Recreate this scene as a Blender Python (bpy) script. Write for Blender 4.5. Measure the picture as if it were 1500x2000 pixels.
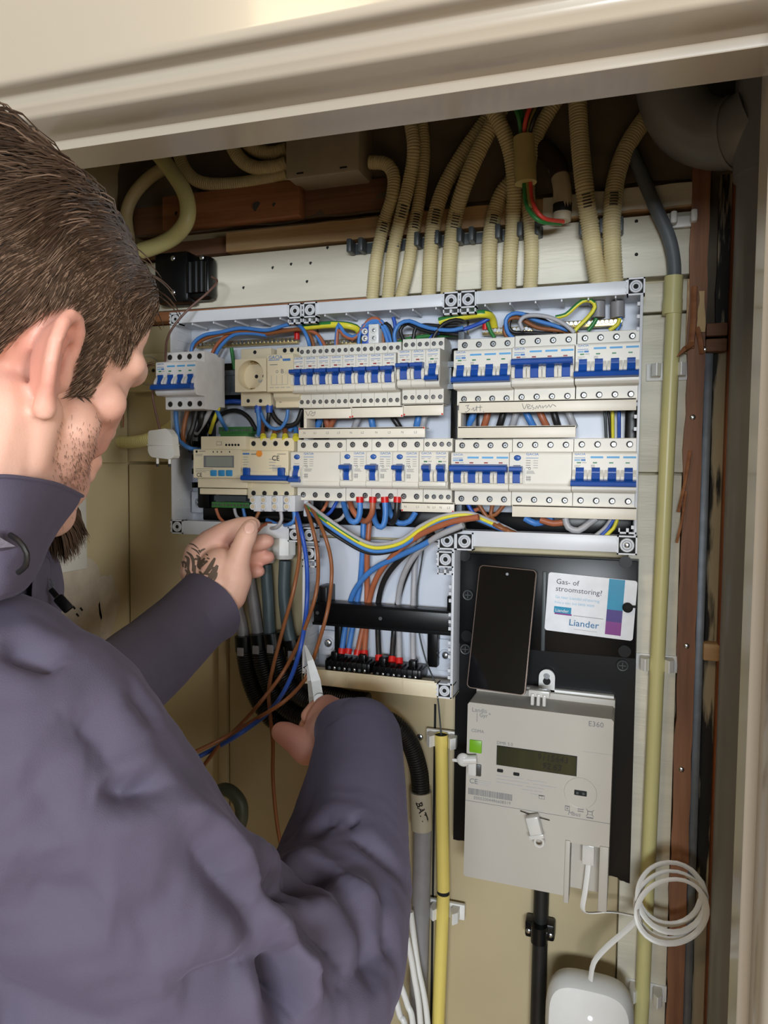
import bpy, bmesh, math, random
from mathutils import Vector, Matrix, noise
random.seed(7)
for o in list(bpy.data.objects): bpy.data.objects.remove(o)
SC = bpy.context.scene
COL = SC.collection
PI = math.pi
# ---------------------------------------------------------------- camera
CZ, CD, F = 1.45, 0.99, 1450.0           # eye height, distance eye to back wall, focal length in pixels of a 1500 wide frame
RW = Matrix(((0.94660534, 0.02659004, -0.32129629), (0.32228106, -0.05158779, 0.94523734), (0.00855893, -0.99831441, -0.05740274)))
def P(px, py, d):
    """point seen at photo pixel (px,py) on the plane parallel to the back wall, d metres in front of the eye"""
    r = RW @ Vector((px-750.0, py-1000.0, F)); t = d/r.y
    return Vector((r.x*t, d-CD, CZ+r.z*t))
def PX(px, py, d): return P(px, py, d).x
def PZ(px, py, d): return P(px, py, d).z
cam = bpy.data.cameras.new('camera'); co = bpy.data.objects.new('camera', cam); COL.objects.link(co)
cam.sensor_fit = 'HORIZONTAL'; cam.sensor_width = 36.0; cam.lens = F/1500*36
cam.clip_start = 0.02
ax, ay, az = RW.col[0], -RW.col[1], -RW.col[2]
co.matrix_world = Matrix(((ax.x, ay.x, az.x, 0), (ax.y, ay.y, az.y, -CD), (ax.z, ay.z, az.z, CZ), (0, 0, 0, 1)))
SC.camera = co
# ---------------------------------------------------------------- light
w = bpy.data.worlds.new('hall'); SC.world = w; w.use_nodes = True
w.node_tree.nodes['Background'].inputs[0].default_value = (1.0, 0.95, 0.88, 1)
w.node_tree.nodes['Background'].inputs[1].default_value = 0.2
def area(name, loc, target, size, power, color, sy=None):
    l = bpy.data.lights.new(name, 'AREA'); l.size = size; l.energy = power; l.color = color
    if sy: l.shape = 'RECTANGLE'; l.size_y = sy
    o = bpy.data.objects.new(name, l); COL.objects.link(o); o.location = loc
    o.rotation_euler = (Vector(target)-Vector(loc)).to_track_quat('-Z', 'Y').to_euler()
    return o
area('hall_window_daylight', (0.40, -3.3, 1.62), (-0.2, 0, 1.50), 1.5, 104, (0.88, 0.94, 1.0), 0.42)
area('hall_side_fill', (2.1, -1.7, 1.55), (-0.6, -.1, 1.25), 1.0, 46, (0.97, 0.95, 0.90), 1.0)  # fill light added from the right to brighten left wall and jamb; no window there
area('hall_ceiling_lamp', (-0.9, -2.1, 2.5), (-0.3, -0.3, 1.4), 0.35, 7, (1.0, 0.78, 0.48))
SC.view_settings.view_transform = 'Standard'; SC.view_settings.look = 'None'
SC.view_settings.gamma = 1.0; SC.view_settings.use_curve_mapping = False
SC.view_settings.exposure = 0.0
# ---------------------------------------------------------------- materials
MATS = {}
def lin(c): return tuple((x/12.92 if x <= 0.04045 else ((x+0.055)/1.055)**2.4) for x in c)
def mat(name, rgb, rough=0.5, metal=0.0, var=0.06, scale=60, bump=0.0, bscale=200, rgb2=None, stretch=None, thr=None, sub=0.0, spec=None, coat=0.0, emit=None, alpha=None, trans=0.0):
    """rgb as 0-255 sRGB; var = random lightness; rgb2 = second colour mixed by stretched noise"""
    if name in MATS: return MATS[name]
    m = bpy.data.materials.new(name); m.use_nodes = True; nt = m.node_tree; N = nt.nodes; L = nt.links
    b = N['Principled BSDF']; b.inputs['Roughness'].default_value = rough; b.inputs['Metallic'].default_value = metal
    c = lin([x/255 for x in rgb]); 
    tc = N.new('ShaderNodeTexCoord'); mp = N.new('ShaderNodeMapping'); L.new(tc.outputs['Object'], mp.inputs['Vector'])
    if stretch: mp.inputs['Scale'].default_value = stretch
    nz = N.new('ShaderNodeTexNoise'); nz.inputs['Scale'].default_value = scale; nz.inputs['Detail'].default_value = 6
    L.new(mp.outputs[0], nz.inputs['Vector'])
    rp = N.new('ShaderNodeValToRGB'); L.new(nz.outputs['Fac'], rp.inputs['Fac'])
    c2 = lin([x/255 for x in rgb2]) if rgb2 else tuple(min(1, x*(1+var)) for x in c)
    c1 = c if rgb2 else tuple(x*(1-var) for x in c)
    lo, hi = thr if thr else (0.3, 0.7)
    rp.color_ramp.elements[0].position = lo; rp.color_ramp.elements[1].position = hi
    rp.color_ramp.elements[0].color = (*c1, 1); rp.color_ramp.elements[1].color = (*c2, 1)
    L.new(rp.outputs['Color'], b.inputs['Base Color'])
    if bump:
        n2 = N.new('ShaderNodeTexNoise'); n2.inputs['Scale'].default_value = bscale; n2.inputs['Detail'].default_value = 4
        L.new(mp.outputs[0], n2.inputs['Vector'])
        bp = N.new('ShaderNodeBump'); bp.inputs['Strength'].default_value = min(1, bump); bp.inputs['Distance'].default_value = 0.001
        L.new(n2.outputs['Fac'], bp.inputs['Height']); L.new(bp.outputs['Normal'], b.inputs['Normal'])
    if sub: b.inputs['Subsurface Weight'].default_value = sub; b.inputs['Subsurface Radius'].default_value = (0.01, 0.004, 0.002); b.inputs['Subsurface Scale'].default_value = 0.5
    if coat: b.inputs['Coat Weight'].default_value = coat; b.inputs['Coat Roughness'].default_value = 0.08
    if spec is not None: b.inputs['Specular IOR Level'].default_value = spec
    if emit: b.inputs['Emission Color'].default_value = (*c, 1); b.inputs['Emission Strength'].default_value = emit
    if trans: b.inputs['Transmission Weight'].default_value = trans
    MATS[name] = m; return m
M_shell = mat('enclosure_plastic', (214, 217, 222), 0.38, var=0.03, scale=25)
M_inner = mat('enclosure_back_panel', (207, 213, 224), 0.3, var=0.04, scale=18)
M_creamstrip = mat('cream_strip_plastic', (226, 214, 184), 0.42, var=0.03)
M_dev = mat('breaker_plastic', (228, 224, 213), 0.38, var=0.02, scale=30)
M_dev2 = mat('warm_breaker_plastic', (232, 220, 190), 0.4, var=0.02, scale=30)
M_comb = mat('busbar_cover_plastic', (230, 223, 207), 0.42, var=0.02)
M_toggle = mat('blue_toggle_plastic', (20, 76, 162), 0.32, var=0.08)
M_blueprint = mat('blue_print', (70, 125, 190), 0.5, var=0.02)
M_cyan = mat('cyan_print', (85, 165, 220), 0.5, var=0.02)
M_grey = mat('grey_print', (120, 120, 122), 0.6, var=0.02)
M_pale = mat('pale_grey_print', (178, 176, 172), 0.6, var=0.02)
M_black = mat('black_plastic', (9, 10, 12), 0.32, var=0.2, scale=20, spec=0.3)
M_ink = mat('black_ink', (22, 20, 20), 0.5, var=0.05)
M_hole = mat('dark_recess', (20, 20, 20), 0.8, var=0.05)
M_red = mat('red_plastic', (205, 28, 25), 0.4, var=0.08)
M_flagred = mat('red_indicator', (150, 35, 38), 0.4)
M_flaggreen = mat('green_indicator', (25, 120, 70), 0.4)
M_green = mat('green_connector_plastic', (62, 122, 62), 0.45, var=0.08)
M_screw = mat('zinc_screw', (200, 205, 210), 0.28, 1.0, var=0.1, scale=300)
M_brass = mat('brass_terminal', (190, 170, 120), 0.35, 0.9, var=0.15, scale=300)
M_wblue = mat('blue_insulation', (70, 128, 200), 0.4, var=0.08)
M_wdblue = mat('dark_blue_insulation', (42, 84, 180), 0.4, var=0.08)
M_wbrown = mat('brown_insulation', (140, 86, 50), 0.42, var=0.08)
M_wcopper = mat('reddish_brown_insulation', (172, 100, 68), 0.42, var=0.08)
M_wblack = mat('black_insulation', (34, 33, 34), 0.4, var=0.15)
M_wgrey = mat('grey_insulation', (172, 172, 176), 0.42, var=0.06)
M_wgreen = mat('green_insulation', (50, 125, 60), 0.42, var=0.08)
M_wyellow = mat('yellow_insulation', (226, 215, 60), 0.42, var=0.05)
M_wred = mat('red_insulation', (215, 70, 55), 0.42, var=0.05)
M_copper = mat('bare_copper', (214, 140, 90), 0.3, 1.0)
M_conduit = mat('cream_corrugated_pvc', (204, 190, 146), 0.45, var=0.05, scale=20)
M_pipe = mat('yellow_pvc', (212, 206, 146), 0.35, var=0.06, scale=14, stretch=(1, 1, 0.3))
M_pipe2 = mat('yellow_pvc_bright', (226, 206, 112), 0.35, var=0.05, scale=14)
M_dgrey = mat('dark_grey_plastic', (72, 78, 80), 0.45, var=0.1)
M_cable = mat('grey_cable_sheath', (98, 104, 108), 0.45, var=0.08)
M_cable2 = mat('light_grey_cable_sheath', (138, 136, 138), 0.45, var=0.08)
M_bcorr = mat('black_corrugated_tube', (24, 23, 24), 0.45, var=0.1)
M_white = mat('white_plastic', (226, 226, 222), 0.35, var=0.02)
M_meter = mat('meter_housing', (182, 177, 167), 0.45, var=0.02, scale=20)
M_paint = mat('old_white_plank_paint', (214, 209, 190), 0.45, var=0.09, scale=9, stretch=(0.6, 1, 5), bump=0.5, bscale=60)
M_boardpaint = mat('cream_board_paint', (180, 166, 132), 0.5, var=0.07, scale=5, bump=0.25, bscale=25)
M_cream = mat('cream_wall_paint', (200, 188, 152), 0.55, var=0.07, scale=4, bump=0.4, bscale=30)
M_gloss = mat('cream_gloss_paint', (184, 174, 158), 0.24, var=0.02, scale=5, bump=0.15, bscale=9, coat=0.3)
M_frame = mat('door_frame_paint', (192, 184, 170), 0.3, var=0.02, scale=6, bump=0.12, bscale=14)
M_plaster = mat('bare_plaster', (205, 196, 182), 0.8, var=0.12, scale=40, bump=0.8, bscale=90)
M_dark = mat('dark_ceiling_soot', (92, 82, 70), 0.85, rgb2=(124, 114, 98), scale=9, bump=0.5, bscale=40)  # uneven dark brown for masonry, ceiling, right wall and backing
M_wood = mat('reddish_raw_wood', (138, 88, 58), 0.6, rgb2=(172, 116, 76), scale=7, stretch=(1, 1, 16), bump=0.4, bscale=30)
M_wood2 = mat('light_pine', (176, 136, 92), 0.6, rgb2=(200, 172, 130), scale=9, stretch=(0.8, 1, 12), bump=0.4, bscale=30)
M_wood3 = mat('dark_old_wood', (108, 76, 56), 0.7, rgb2=(136, 98, 72), scale=8, stretch=(1, 1, 14), bump=0.4, bscale=30)
M_stud = mat('vertical_stud_wood', (104, 68, 48), 0.6, rgb2=(156, 108, 76), scale=10, stretch=(7, 5, 0.5), bump=0.8, bscale=25)
M_peel = mat('peeling_black_and_cream_paint', (24, 24, 22), 0.7, rgb2=(168, 158, 132), scale=26, stretch=(2.2, 1, 0.25), thr=(0.46, 0.52), bump=0.8, bscale=40)
M_copperpipe = mat('oxidised_copper_pipe', (150, 84, 48), 0.38, 0.55, var=0.2, scale=30)
M_galv = mat('galvanised_steel', (120, 126, 132), 0.45, 0.6, var=0.15, scale=60)
M_greypipe = mat('grey_drain_pvc', (136, 137, 136), 0.3, var=0.1, scale=6)
M_blkpipe = mat('tarred_black_pipe', (20, 20, 20), 0.5, var=0.4, scale=30)
M_screen = mat('phone_glass', (6, 8, 9), 0.04, var=0.02, coat=1.0)
M_lcd = mat('dark_meter_lcd', (34, 38, 24), 0.25, rgb2=(58, 58, 34), scale=12, stretch=(3, 1, 0.01))
M_lcd2 = mat('grey_lcd', (150, 156, 146), 0.25, var=0.02)
M_cyanbtn = mat('blue_button', (58, 146, 205), 0.35)
M_orange = mat('orange_button', (240, 150, 60), 0.35)
M_gbtn = mat('green_button', (112, 168, 30), 0.35)
M_teal = mat('teal_print', (14, 140, 178), 0.35, var=0.05); M_purple = mat('violet_print', (66, 44, 128), 0.35, var=0.05); M_magenta = mat('magenta_print', (128, 46, 132), 0.35, var=0.05)
M_logo = mat('teal_dark_print', (36, 112, 160), 0.4)
M_steel = mat('brushed_steel', (150, 150, 148), 0.42, 0.6, var=0.08, scale=60)
M_clear = mat('clear_seal_plastic', (228, 226, 220), 0.2, var=0.02, trans=0.25)
# ---------------------------------------------------------------- mesh builder
ORG = {}
class MB:
    def __init__(s): s.v = []; s.f = []; s.m = []; s.sm = []; s.mats = []
    def mi(s, m):
        if m not in s.mats: s.mats.append(m)
        return s.mats.index(m)
    def add(s, vs, fs, m, smooth=False):
        k = len(s.v); s.v += [tuple(v) for v in vs]; i = s.mi(m)
        for f in fs: s.f.append([k+a for a in f]); s.m.append(i); s.sm.append(smooth)
    def box(s, x0, x1, y0, y1, z0, z1, m, b=0.0, mtx=None):
        if x0 > x1: x0, x1 = x1, x0
        if y0 > y1: y0, y1 = y1, y0
        if z0 > z1: z0, z1 = z1, z0
        if b <= 0:
            vs = [Vector((x, y, z)) for x in (x0, x1) for y in (y0, y1) for z in (z0, z1)]
            fs = [(0, 1, 3, 2), (4, 6, 7, 5), (0, 4, 5, 1), (2, 3, 7, 6), (0, 2, 6, 4), (1, 5, 7, 3)]
        else:
            b = min(b, (x1-x0)*.45, (y1-y0)*.45, (z1-z0)*.45)
            bm = bmesh.new(); bmesh.ops.create_cube(bm, size=1)
            for v in bm.verts: v.co = Vector(((x0+x1)/2+v.co.x*(x1-x0), (y0+y1)/2+v.co.y*(y1-y0), (z0+z1)/2+v.co.z*(z1-z0)))
            bmesh.ops.bevel(bm, geom=bm.edges[:], offset=b, segments=2, affect='EDGES', profile=0.5)
            bm.verts.index_update(); vs = [v.co.copy() for v in bm.verts]; fs = [[v.index for v in f.verts] for f in bm.faces]; bm.free()
        if mtx: vs = [mtx @ v for v in vs]
        s.add(vs, fs, m, b > 0)
        return s
    def prism(s, prof, x0, x1, m, smooth=False, axis='x'):
        """prof: closed list of (a,b); extruded along axis"""
        n = len(prof)
        if axis == 'x': q = lambda a, b, t: (t, a, b)
        elif axis == 'y': q = lambda a, b, t: (a, t, b)
        else: q = lambda a, b, t: (a, b, t)
        vs = [q(a, b, x0) for a, b in prof]+[q(a, b, x1) for a, b in prof]
        fs = [list(range(n))[::-1], list(range(n, 2*n))]+[(i, (i+1) % n, n+(i+1) % n, n+i) for i in range(n)]
        s.add(vs, fs, m, smooth); return s
    def cyl(s, a, b, r, m, n=16, r2=None, cap=True, smooth=True):
        a, b = Vector(a), Vector(b); d = (b-a).normalized(); r2 = r if r2 is None else r2
        u = d.orthogonal().normalized(); w = d.cross(u)
        vs = [a+(u*math.cos(t)+w*math.sin(t))*r for t in [2*PI*i/n for i in range(n)]]+[b+(u*math.cos(t)+w*math.sin(t))*r2 for t in [2*PI*i/n for i in range(n)]]
        s.add(vs, [(i, (i+1) % n, n+(i+1) % n, n+i) for i in range(n)], m, smooth)
        if cap: s.add(vs, [list(range(n))[::-1], list(range(n, 2*n))], m)
        return s
    def torus(s, c, d, R_, r, m, n=20, k=8):
        c = Vector(c); d = Vector(d).normalized(); u = d.orthogonal().normalized(); w = d.cross(u); vs = []
        for i in range(n):
            t = 2*PI*i/n; e = u*math.cos(t)+w*math.sin(t)
            for j in range(k):
                p = 2*PI*j/k; vs.append(c+e*(R_+r*math.cos(p))+d*r*math.sin(p))
        s.add(vs, [(i*k+j, ((i+1) % n)*k+j, ((i+1) % n)*k+(j+1) % k, i*k+(j+1) % k) for i in range(n) for j in range(k)], m, True); return s
    def sphere(s, c, r, m, sx=1, sy=1, sz=1, n=14, k=9):
        c = Vector(c); vs = []; 
        for j in range(k+1):
            th = PI*j/k
            for i in range(n):
                ph = 2*PI*i/n; vs.append(c+Vector((math.sin(th)*math.cos(ph)*sx, math.sin(th)*math.sin(ph)*sy, math.cos(th)*sz))*r)
        s.add(vs, [(j*n+i, (j+1)*n+i, (j+1)*n+(i+1) % n, j*n+(i+1) % n) for j in range(k) for i in range(n)], m, True); return s
    def tube(s, pts, r, m, n=10, stripe=None, cap=True, flat=None, up=None):
        """pts: dense path; r float or list; stripe: second material on part of the girth; flat: (width,thickness) ribbon"""
        N = len(pts); T = []
        for i in range(N):
            a = pts[max(0, i-1)]; b = pts[min(N-1, i+1)]; T.append((b-a).normalized())
        u = (up if up else T[0].orthogonal()).normalized(); u = (u-T[0]*u.dot(T[0])).normalized(); vs = []
        for i in range(N):
            u = (u-T[i]*u.dot(T[i])).normalized(); w = T[i].cross(u); rr = r[i] if isinstance(r, (list, tuple)) else r
            for j in range(n):
                t = 2*PI*(j+.5)/n
                if flat: vs.append(pts[i]+u*math.cos(t)*flat[0]+w*math.sin(t)*flat[1])
                else: vs.append(pts[i]+(u*math.cos(t)+w*math.sin(t))*rr)
        fa = []; fb = []
        for i in range(N-1):
            for j in range(n):
                q = (i*n+j, i*n+(j+1) % n, (i+1)*n+(j+1) % n, (i+1)*n+j)
                (fb if stripe and ((j+ i//9) % n) in (0, 1, 2) else fa).append(q)
        k = len(s.v); s.add(vs, fa, m, True)
        if fb:
            i2 = s.mi(stripe)
            for f in fb: s.f.append([k+a for a in f]); s.m.append(i2); s.sm.append(True)
        if cap:
            i0 = s.mi(m)
            s.f.append([k+a for a in range(n)][::-1]); s.m.append(i0); s.sm.append(False)
            s.f.append([k+(N-1)*n+a for a in range(n)]); s.m.append(i0); s.sm.append(False)
        return s
    def text(s, t, size, x, y, z, m, align='LEFT', depth=0.0003, tilt=0.0, shear=0.0, sx=1.0):
        vs, fs = text_mesh(t, align, shear)
        c, n = math.cos(tilt), math.sin(tilt)
        s.add([(x+(v[0]*c*sx-v[1]*n)*size, y-depth, z+(v[0]*n*sx+v[1]*c)*size) for v in vs], fs, m); return s
    def rect(s, x0, x1, y, z0, z1, m, t=0.0004):
        return s.box(x0, x1, y-t, y, z0, z1, m)
    def build(s, name, parent=None, xf=None, loc=None):
        o3 = ORG.get(parent.name, Vector((0, 0, 0))) if parent else (Vector(loc) if loc else Vector((0, 0, 0)))
        me = bpy.data.meshes.new(name)
        vs = s.v if xf is None else [tuple(xf @ Vector(v)) for v in s.v]
        me.from_pydata([(a-o3.x, b-o3.y, c-o3.z) for a, b, c in vs], [], s.f)
        for m in s.mats: me.materials.append(m)
        me.polygons.foreach_set('material_index', s.m); me.polygons.foreach_set('use_smooth', s.sm); me.update()
        if any(s.sm):
            try: me.set_sharp_from_angle(angle=math.radians(42))
            except Exception: pass
        o = bpy.data.objects.new(name, me); COL.objects.link(o)
        if parent: o.parent = parent
        else: o.location = o3
        ORG[o.name] = o3
        return o
TXT = {}
def text_mesh(t, align='LEFT', shear=0.0, bold=.006):
    k = (t, align, shear)
    if k in TXT: return TXT[k]
    cu = bpy.data.curves.new('t', 'FONT'); cu.body = t; cu.size = 1; cu.align_x = align; cu.align_y = 'TOP_BASELINE'; cu.resolution_u = 2; cu.offset = bold if t in ('GACIA', 'Liander', 'BATT', 'CE') else 0; cu.shear = shear
    ob = bpy.data.objects.new('t', cu); me = ob.to_mesh()
    r = ([tuple(v.co) for v in me.vertices], [list(p.vertices) for p in me.polygons])
    ob.to_mesh_clear(); bpy.data.objects.remove(ob); bpy.data.curves.remove(cu); TXT[k] = r; return r
def tag(o, label=None, cat=None, group=None, kind=None):
    if label: o['label'] = label
    if cat: o['category'] = cat
    if group: o['group'] = group
    if kind: o['kind'] = kind
    return o
def thing(name, label, cat, loc, group=None):
    o = bpy.data.objects.new(name, None); COL.objects.link(o); o.location = loc; o.empty_display_size = 0.02
    ORG[o.name] = Vector(loc); return tag(o, label, cat, group)
def smooth_path(pts, step=0.006):
    P_ = [Vector(p) for p in pts]
    if len(P_) == 2: P_ = [P_[0], (P_[0]+P_[1])/2, P_[1]]
    Q = [P_[0]*2-P_[1]]+P_+[P_[-1]*2-P_[-2]]; out = []
    for i in range(1, len(Q)-2):
        p0, p1, p2, p3 = Q[i-1:i+3]; n = max(2, int((p2-p1).length/step))
        for j in range(n):
            t = j/n
            out.append(0.5*((2*p1)+(p2-p0)*t+(2*p0-5*p1+4*p2-p3)*t*t+(3*p1-p0-3*p2+p3)*t*t*t))
    out.append(P_[-1]); return out
def resample(pts, step):
    out = [pts[0]]; acc = 0
    for a, b in zip(pts, pts[1:]):
        L = (b-a).length; t = step-acc
        while t <= L: out.append(a+(b-a)*(t/L)); t += step
        acc = (acc+L) % step if L else acc
    return out
# ---------------------------------------------------------------- room shell
RIM, TERM, NOSE, BACK = 0.915, 0.917, 0.896, 0.982
XL, XR = -0.765, 0.215
def struct(mb, name): o = mb.build(name); o['kind'] = 'structure'; return o
struct(MB().box(-2.2, 2.2, -3.4, 0.12, -0.06, 0, M_wood2), 'floor')
M_hall = mat('hall_wall_paint', (128, 120, 108), 0.7, var=0.04, scale=3)
struct(MB().box(-2.3, -2.2, -3.4, -.39, 0, 2.75, M_hall), 'wall_hall_left'); struct(MB().box(2.2, 2.3, -3.4, -.39, 0, 2.75, M_hall), 'wall_hall_right')
struct(MB().box(-2.3, 2.3, -3.5, -3.4, 0, 2.75, M_hall), 'wall_hall_rear'); struct(MB().box(-2.3, 2.3, -3.5, -.38, 2.7, 2.8, M_hall), 'ceiling_hall')
wb = struct(MB().box(XL-.1, XR+.1, 0.0, 0.1, 0, 2.3, M_cream), 'wall_back')
wl = struct(MB().box(XL-.08, XL, -0.39, 0.0, 0, 2.3, M_cream), 'wall_left')
struct(MB().box(XR, XR+.08, -0.39, 0.0, 0, 2.3, M_dark), 'wall_right')
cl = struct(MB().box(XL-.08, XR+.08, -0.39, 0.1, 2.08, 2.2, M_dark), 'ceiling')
# dark masonry above the planks, seen in the gap behind the lintel
up = MB(); z0 = PZ(900, 405, .985)
nx, nz_ = 46, 14
vs = [(XL+(XR-XL)*i/nx, -0.020-0.016*noise.noise(Vector((i*.35, j*.6, 3))), z0+(2.08-z0)*j/nz_) for j in range(nz_+1) for i in range(nx+1)]
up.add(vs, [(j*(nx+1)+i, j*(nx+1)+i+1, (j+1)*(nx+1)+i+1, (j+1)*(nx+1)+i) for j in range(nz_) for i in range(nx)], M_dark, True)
up.build('dark_masonry', wb)
tag(bpy.data.objects['dark_masonry'], 'rough dark masonry')
def pl(name, x0, x1, z0, z1, d0, d1, m, parent, b=0.0015, label=None, rag=0):
    mb = MB()
    if rag:
        n = 40; vs = []; f = []
        for i in range(n+1):
            x = x0+(x1-x0)*i/n
            for (y, z) in ((d0-CD, z0), (d0-CD, z1), (d1-CD, z1), (d1-CD, z0)):
                vs.append((x, y+(rag*.2*noise.noise(Vector((x*30, z, 1)))), z+rag*noise.noise(Vector((x*40, z*9, 2)))))
        for i in range(n):
            for j in range(4): f.append((i*4+j, (i+1)*4+j, (i+1)*4+(j+1) % 4, i*4+(j+1) % 4))
        f += [(0, 1, 2, 3), (4*n+3, 4*n+2, 4*n+1, 4*n)]
        mb.add(vs, f, m)
    else: mb.box(x0, x1, d0-CD, d1-CD, z0, z1, m, b)
    o = mb.build(name, parent)
    if label: o['label'] = label
    return o
XB = PX(1368, 450, .966)                # right end of the planks
zA, zB = PZ(1200, 550, .97), PZ(1200, 425, .97)
pl('plank', XL+.004, XB, zA+.002, zB-.002, .966, .99, M_paint, wb, label='wide white painted plank with nail holes')
zC = PZ(1200, 378, .97)
pl('plank', PX(443, 460, .964), XB, zB+.002, zC, .962, .99, M_wood2, wb, label='narrow bare pine batten with paint remains', rag=.0012)
pl('plank', XL+.004, PX(443, 460, .964)-.003, zB+.004, zC-.002, .972, .99, M_wood3, wb)
pl('plank', PX(1060, 420, .96), XB+.001, zB+.004, zC+.001, .9605, .963, M_paint, wb, label='painted end of the narrow batten', rag=.0015)
zE, zF_ = PZ(450, 440, .955), PZ(450, 372, .955)
pl('beam', XL+.03, PX(800, 380, .965), zE+.004, zF_-.004, .965, .99, M_wood3, wb, label='dark brown rough beam')
pl('beam', PX(320, 420, .95), PX(588, 400, .95), zE, zF_, .945, .964, M_wood, wb, .003, 'reddish brown board with bevelled end')
mb = MB()
for px_, py_, r in ((503, 404, .007), (536, 400, .003), (345, 417, .003)): mb.cyl(P(px_, py_, .9452), P(px_, py_, .9446), r, M_ink, 10)
mb.build('nail_hole', wb)
mb = MB()
for px_, py_ in ((533, 523), (569, 516), (607, 514), (600, 550), (640, 484), (476, 562), (1243, 432), (1243, 497)):
    mb.cyl(P(px_, py_, .9665), P(px_, py_, .9655), .0022, M_hole, 8)
mb.build('nail_hole', wb)
pl('strip', XL+.004, PX(725, 575, .96), zA-.016, zA-.001, .955, .99, M_wood, wb, .002, 'thin raw wood strip below the white plank')
# right hand painted planks behind the yellow pipe
XR1 = PX(1350, 700, .966)
zz = [zA-.004, PZ(1290, 611, .966), PZ(1290, 925, .966), 0.45]
for i, (a, b_) in enumerate(zip(zz, zz[1:])):
    pl('plank', PX(1235, 800, .966), XR1-.003*i, b_+.0015, a-.0015, .966+.002*(i % 2), .99, M_paint, wb)
# mounting board behind the boxes
XBL = PX(448, 1400, .972)
mbx = PX(1235, 800, .966)-.001
pl('mounting_board', XBL, mbx, .45, PZ(500, 1060, .972), .970, .99, M_boardpaint, wb, .004, 'cream painted board below the boxes')
pl('board_batten', XBL-.017, XBL-.001, .45, PZ(500, 1060, .972), .966, .99, M_boardpaint, wb, .005)
pl('mounting_board', XL+.004, XBL-.018, .45, PZ(300, 902, .98)-.004, .983, .99, M_cream, wb, .001)
pl('mounting_board', XL+.004, mbx, PZ(300, 902, .98), zA-.017, .974, .99, M_cream, wb, .003, 'cream painted panel behind the upper boxes')
# left wall: ledge batten, switch plate, painted-over plaster damage
pl('batten', XL, XL+.012, PZ(255, 905, .98), PZ(255, 905, .98)+.1, .62, .972, M_cream, wl, .003)
pp = MB(); n = 26
for (cy, cz, ry, rz, sd) in ((-.125, CZ-.205, .075, .062, 1), (-.06, CZ-.215, .03, .045, 5), (-.17, CZ-.25, .05, .04, 9)):
    vs = [(XL+.004, cy, cz)]
    for ring, (q, h) in enumerate(((.7, .004), (1, 0.0005))):
        for i in range(n):
            t = 2*PI*i/n; k = q*(1+.35*noise.noise(Vector((math.cos(t)*1.6+sd, math.sin(t)*1.6, sd)))); vs.append((XL+h, cy+ry*k*math.cos(t), cz+rz*k*math.sin(t)))
    fs = [(0, 1+i, 1+(i+1) % n) for i in range(n)]+[(1+i, 1+n+i, 1+n+(i+1) % n, 1+(i+1) % n) for i in range(n)]
    pp.add(vs, fs, M_plaster, True)
o = pp.build('plaster_patch', wl); o['label'] = 'chipped bare plaster patches'
o = MB().box(XL, XL+.012, -.172, -.112, CZ-.148, CZ+.03, M_white, .002).build('cover_plate', wl); o['label'] = 'white cover plate on the left wall'
mb = MB()
for t, (a, b_) in enumerate(((-.135, -.20), (-.128, -.212), (-.12, -.205))):
    mb.cyl((XL+.005, a, CZ+b_), (XL+.0045, a+.004, CZ+b_-.004), .0014, M_hole, 7)
mb.build('screw_hole', wl)
# front wall with the door frame: profile swept along the lintel
h = .2833; K = CZ
prof = [(.60, h), (.56, h+.0004), (.5595, h+.0012), (.559, h+.0060), (.5575, h+.0076), (.54, h+.0072), (.519, h+.0078), (.5165, h+.0086), (.5145, h+.0105), (.5135, h+.0128), (.5115, h+.0142), (.5105, h+.016), (.5098, h+.0185), (.5094, h+.0215), (.5088, h+.0232), (.507, h+.0245), (.5035, h+.0247), (.498, h+.0243), (.494, h+.0247), (.4915, h+.0258), (.4902, h+.028), (.4898, h+.033), (.4898, 2.72-K), (.60, 2.72-K)]
ln = MB()
X0, X1 = -2.2, 2.2; tl = -.0105
ring = []
for X in (X0, X1): ring.append([(X, d-CD, K+hh+tl*(X+.2)*(1 if abs(X) < 3 else 0)) for d, hh in prof])
nn = len(prof)
ln.add(ring[0]+ring[1], [(i, (i+1), nn+i+1, nn+i) for i in range(nn-1)], M_gloss, True)
struct(ln, 'trim_1')
XJ = .1275*.60
jp = [(.60, 0), (.56, .0004), (.559, .0015), (.5585, .006), (.557, .0078), (.519, .0082), (.5145, .0105), (.5115, .0142), (.5098, .0185), (.5088, .0232), (.5035, .0247), (.494, .0247), (.4898, .028), (.4898, 2.1), (.60, 2.1)]
for sgn, nm, xb in ((1, 'wall_front_right', XJ), (-1, 'wall_front_left', -.553)):
    jb = MB(); vs = []
    for z in (0, K+h+.004): vs += [(xb+sgn*o_, d-CD, z) for d, o_ in jp]
    nj = len(jp)
    fs = [(i, i+1, nj+i+1, nj+i) for i in range(nj-1)]
    if sgn > 0: fs = [f[::-1] for f in fs]
    jb.add(vs, fs, M_gloss if sgn > 0 else M_frame, True)
    struct(jb, nm)
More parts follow.
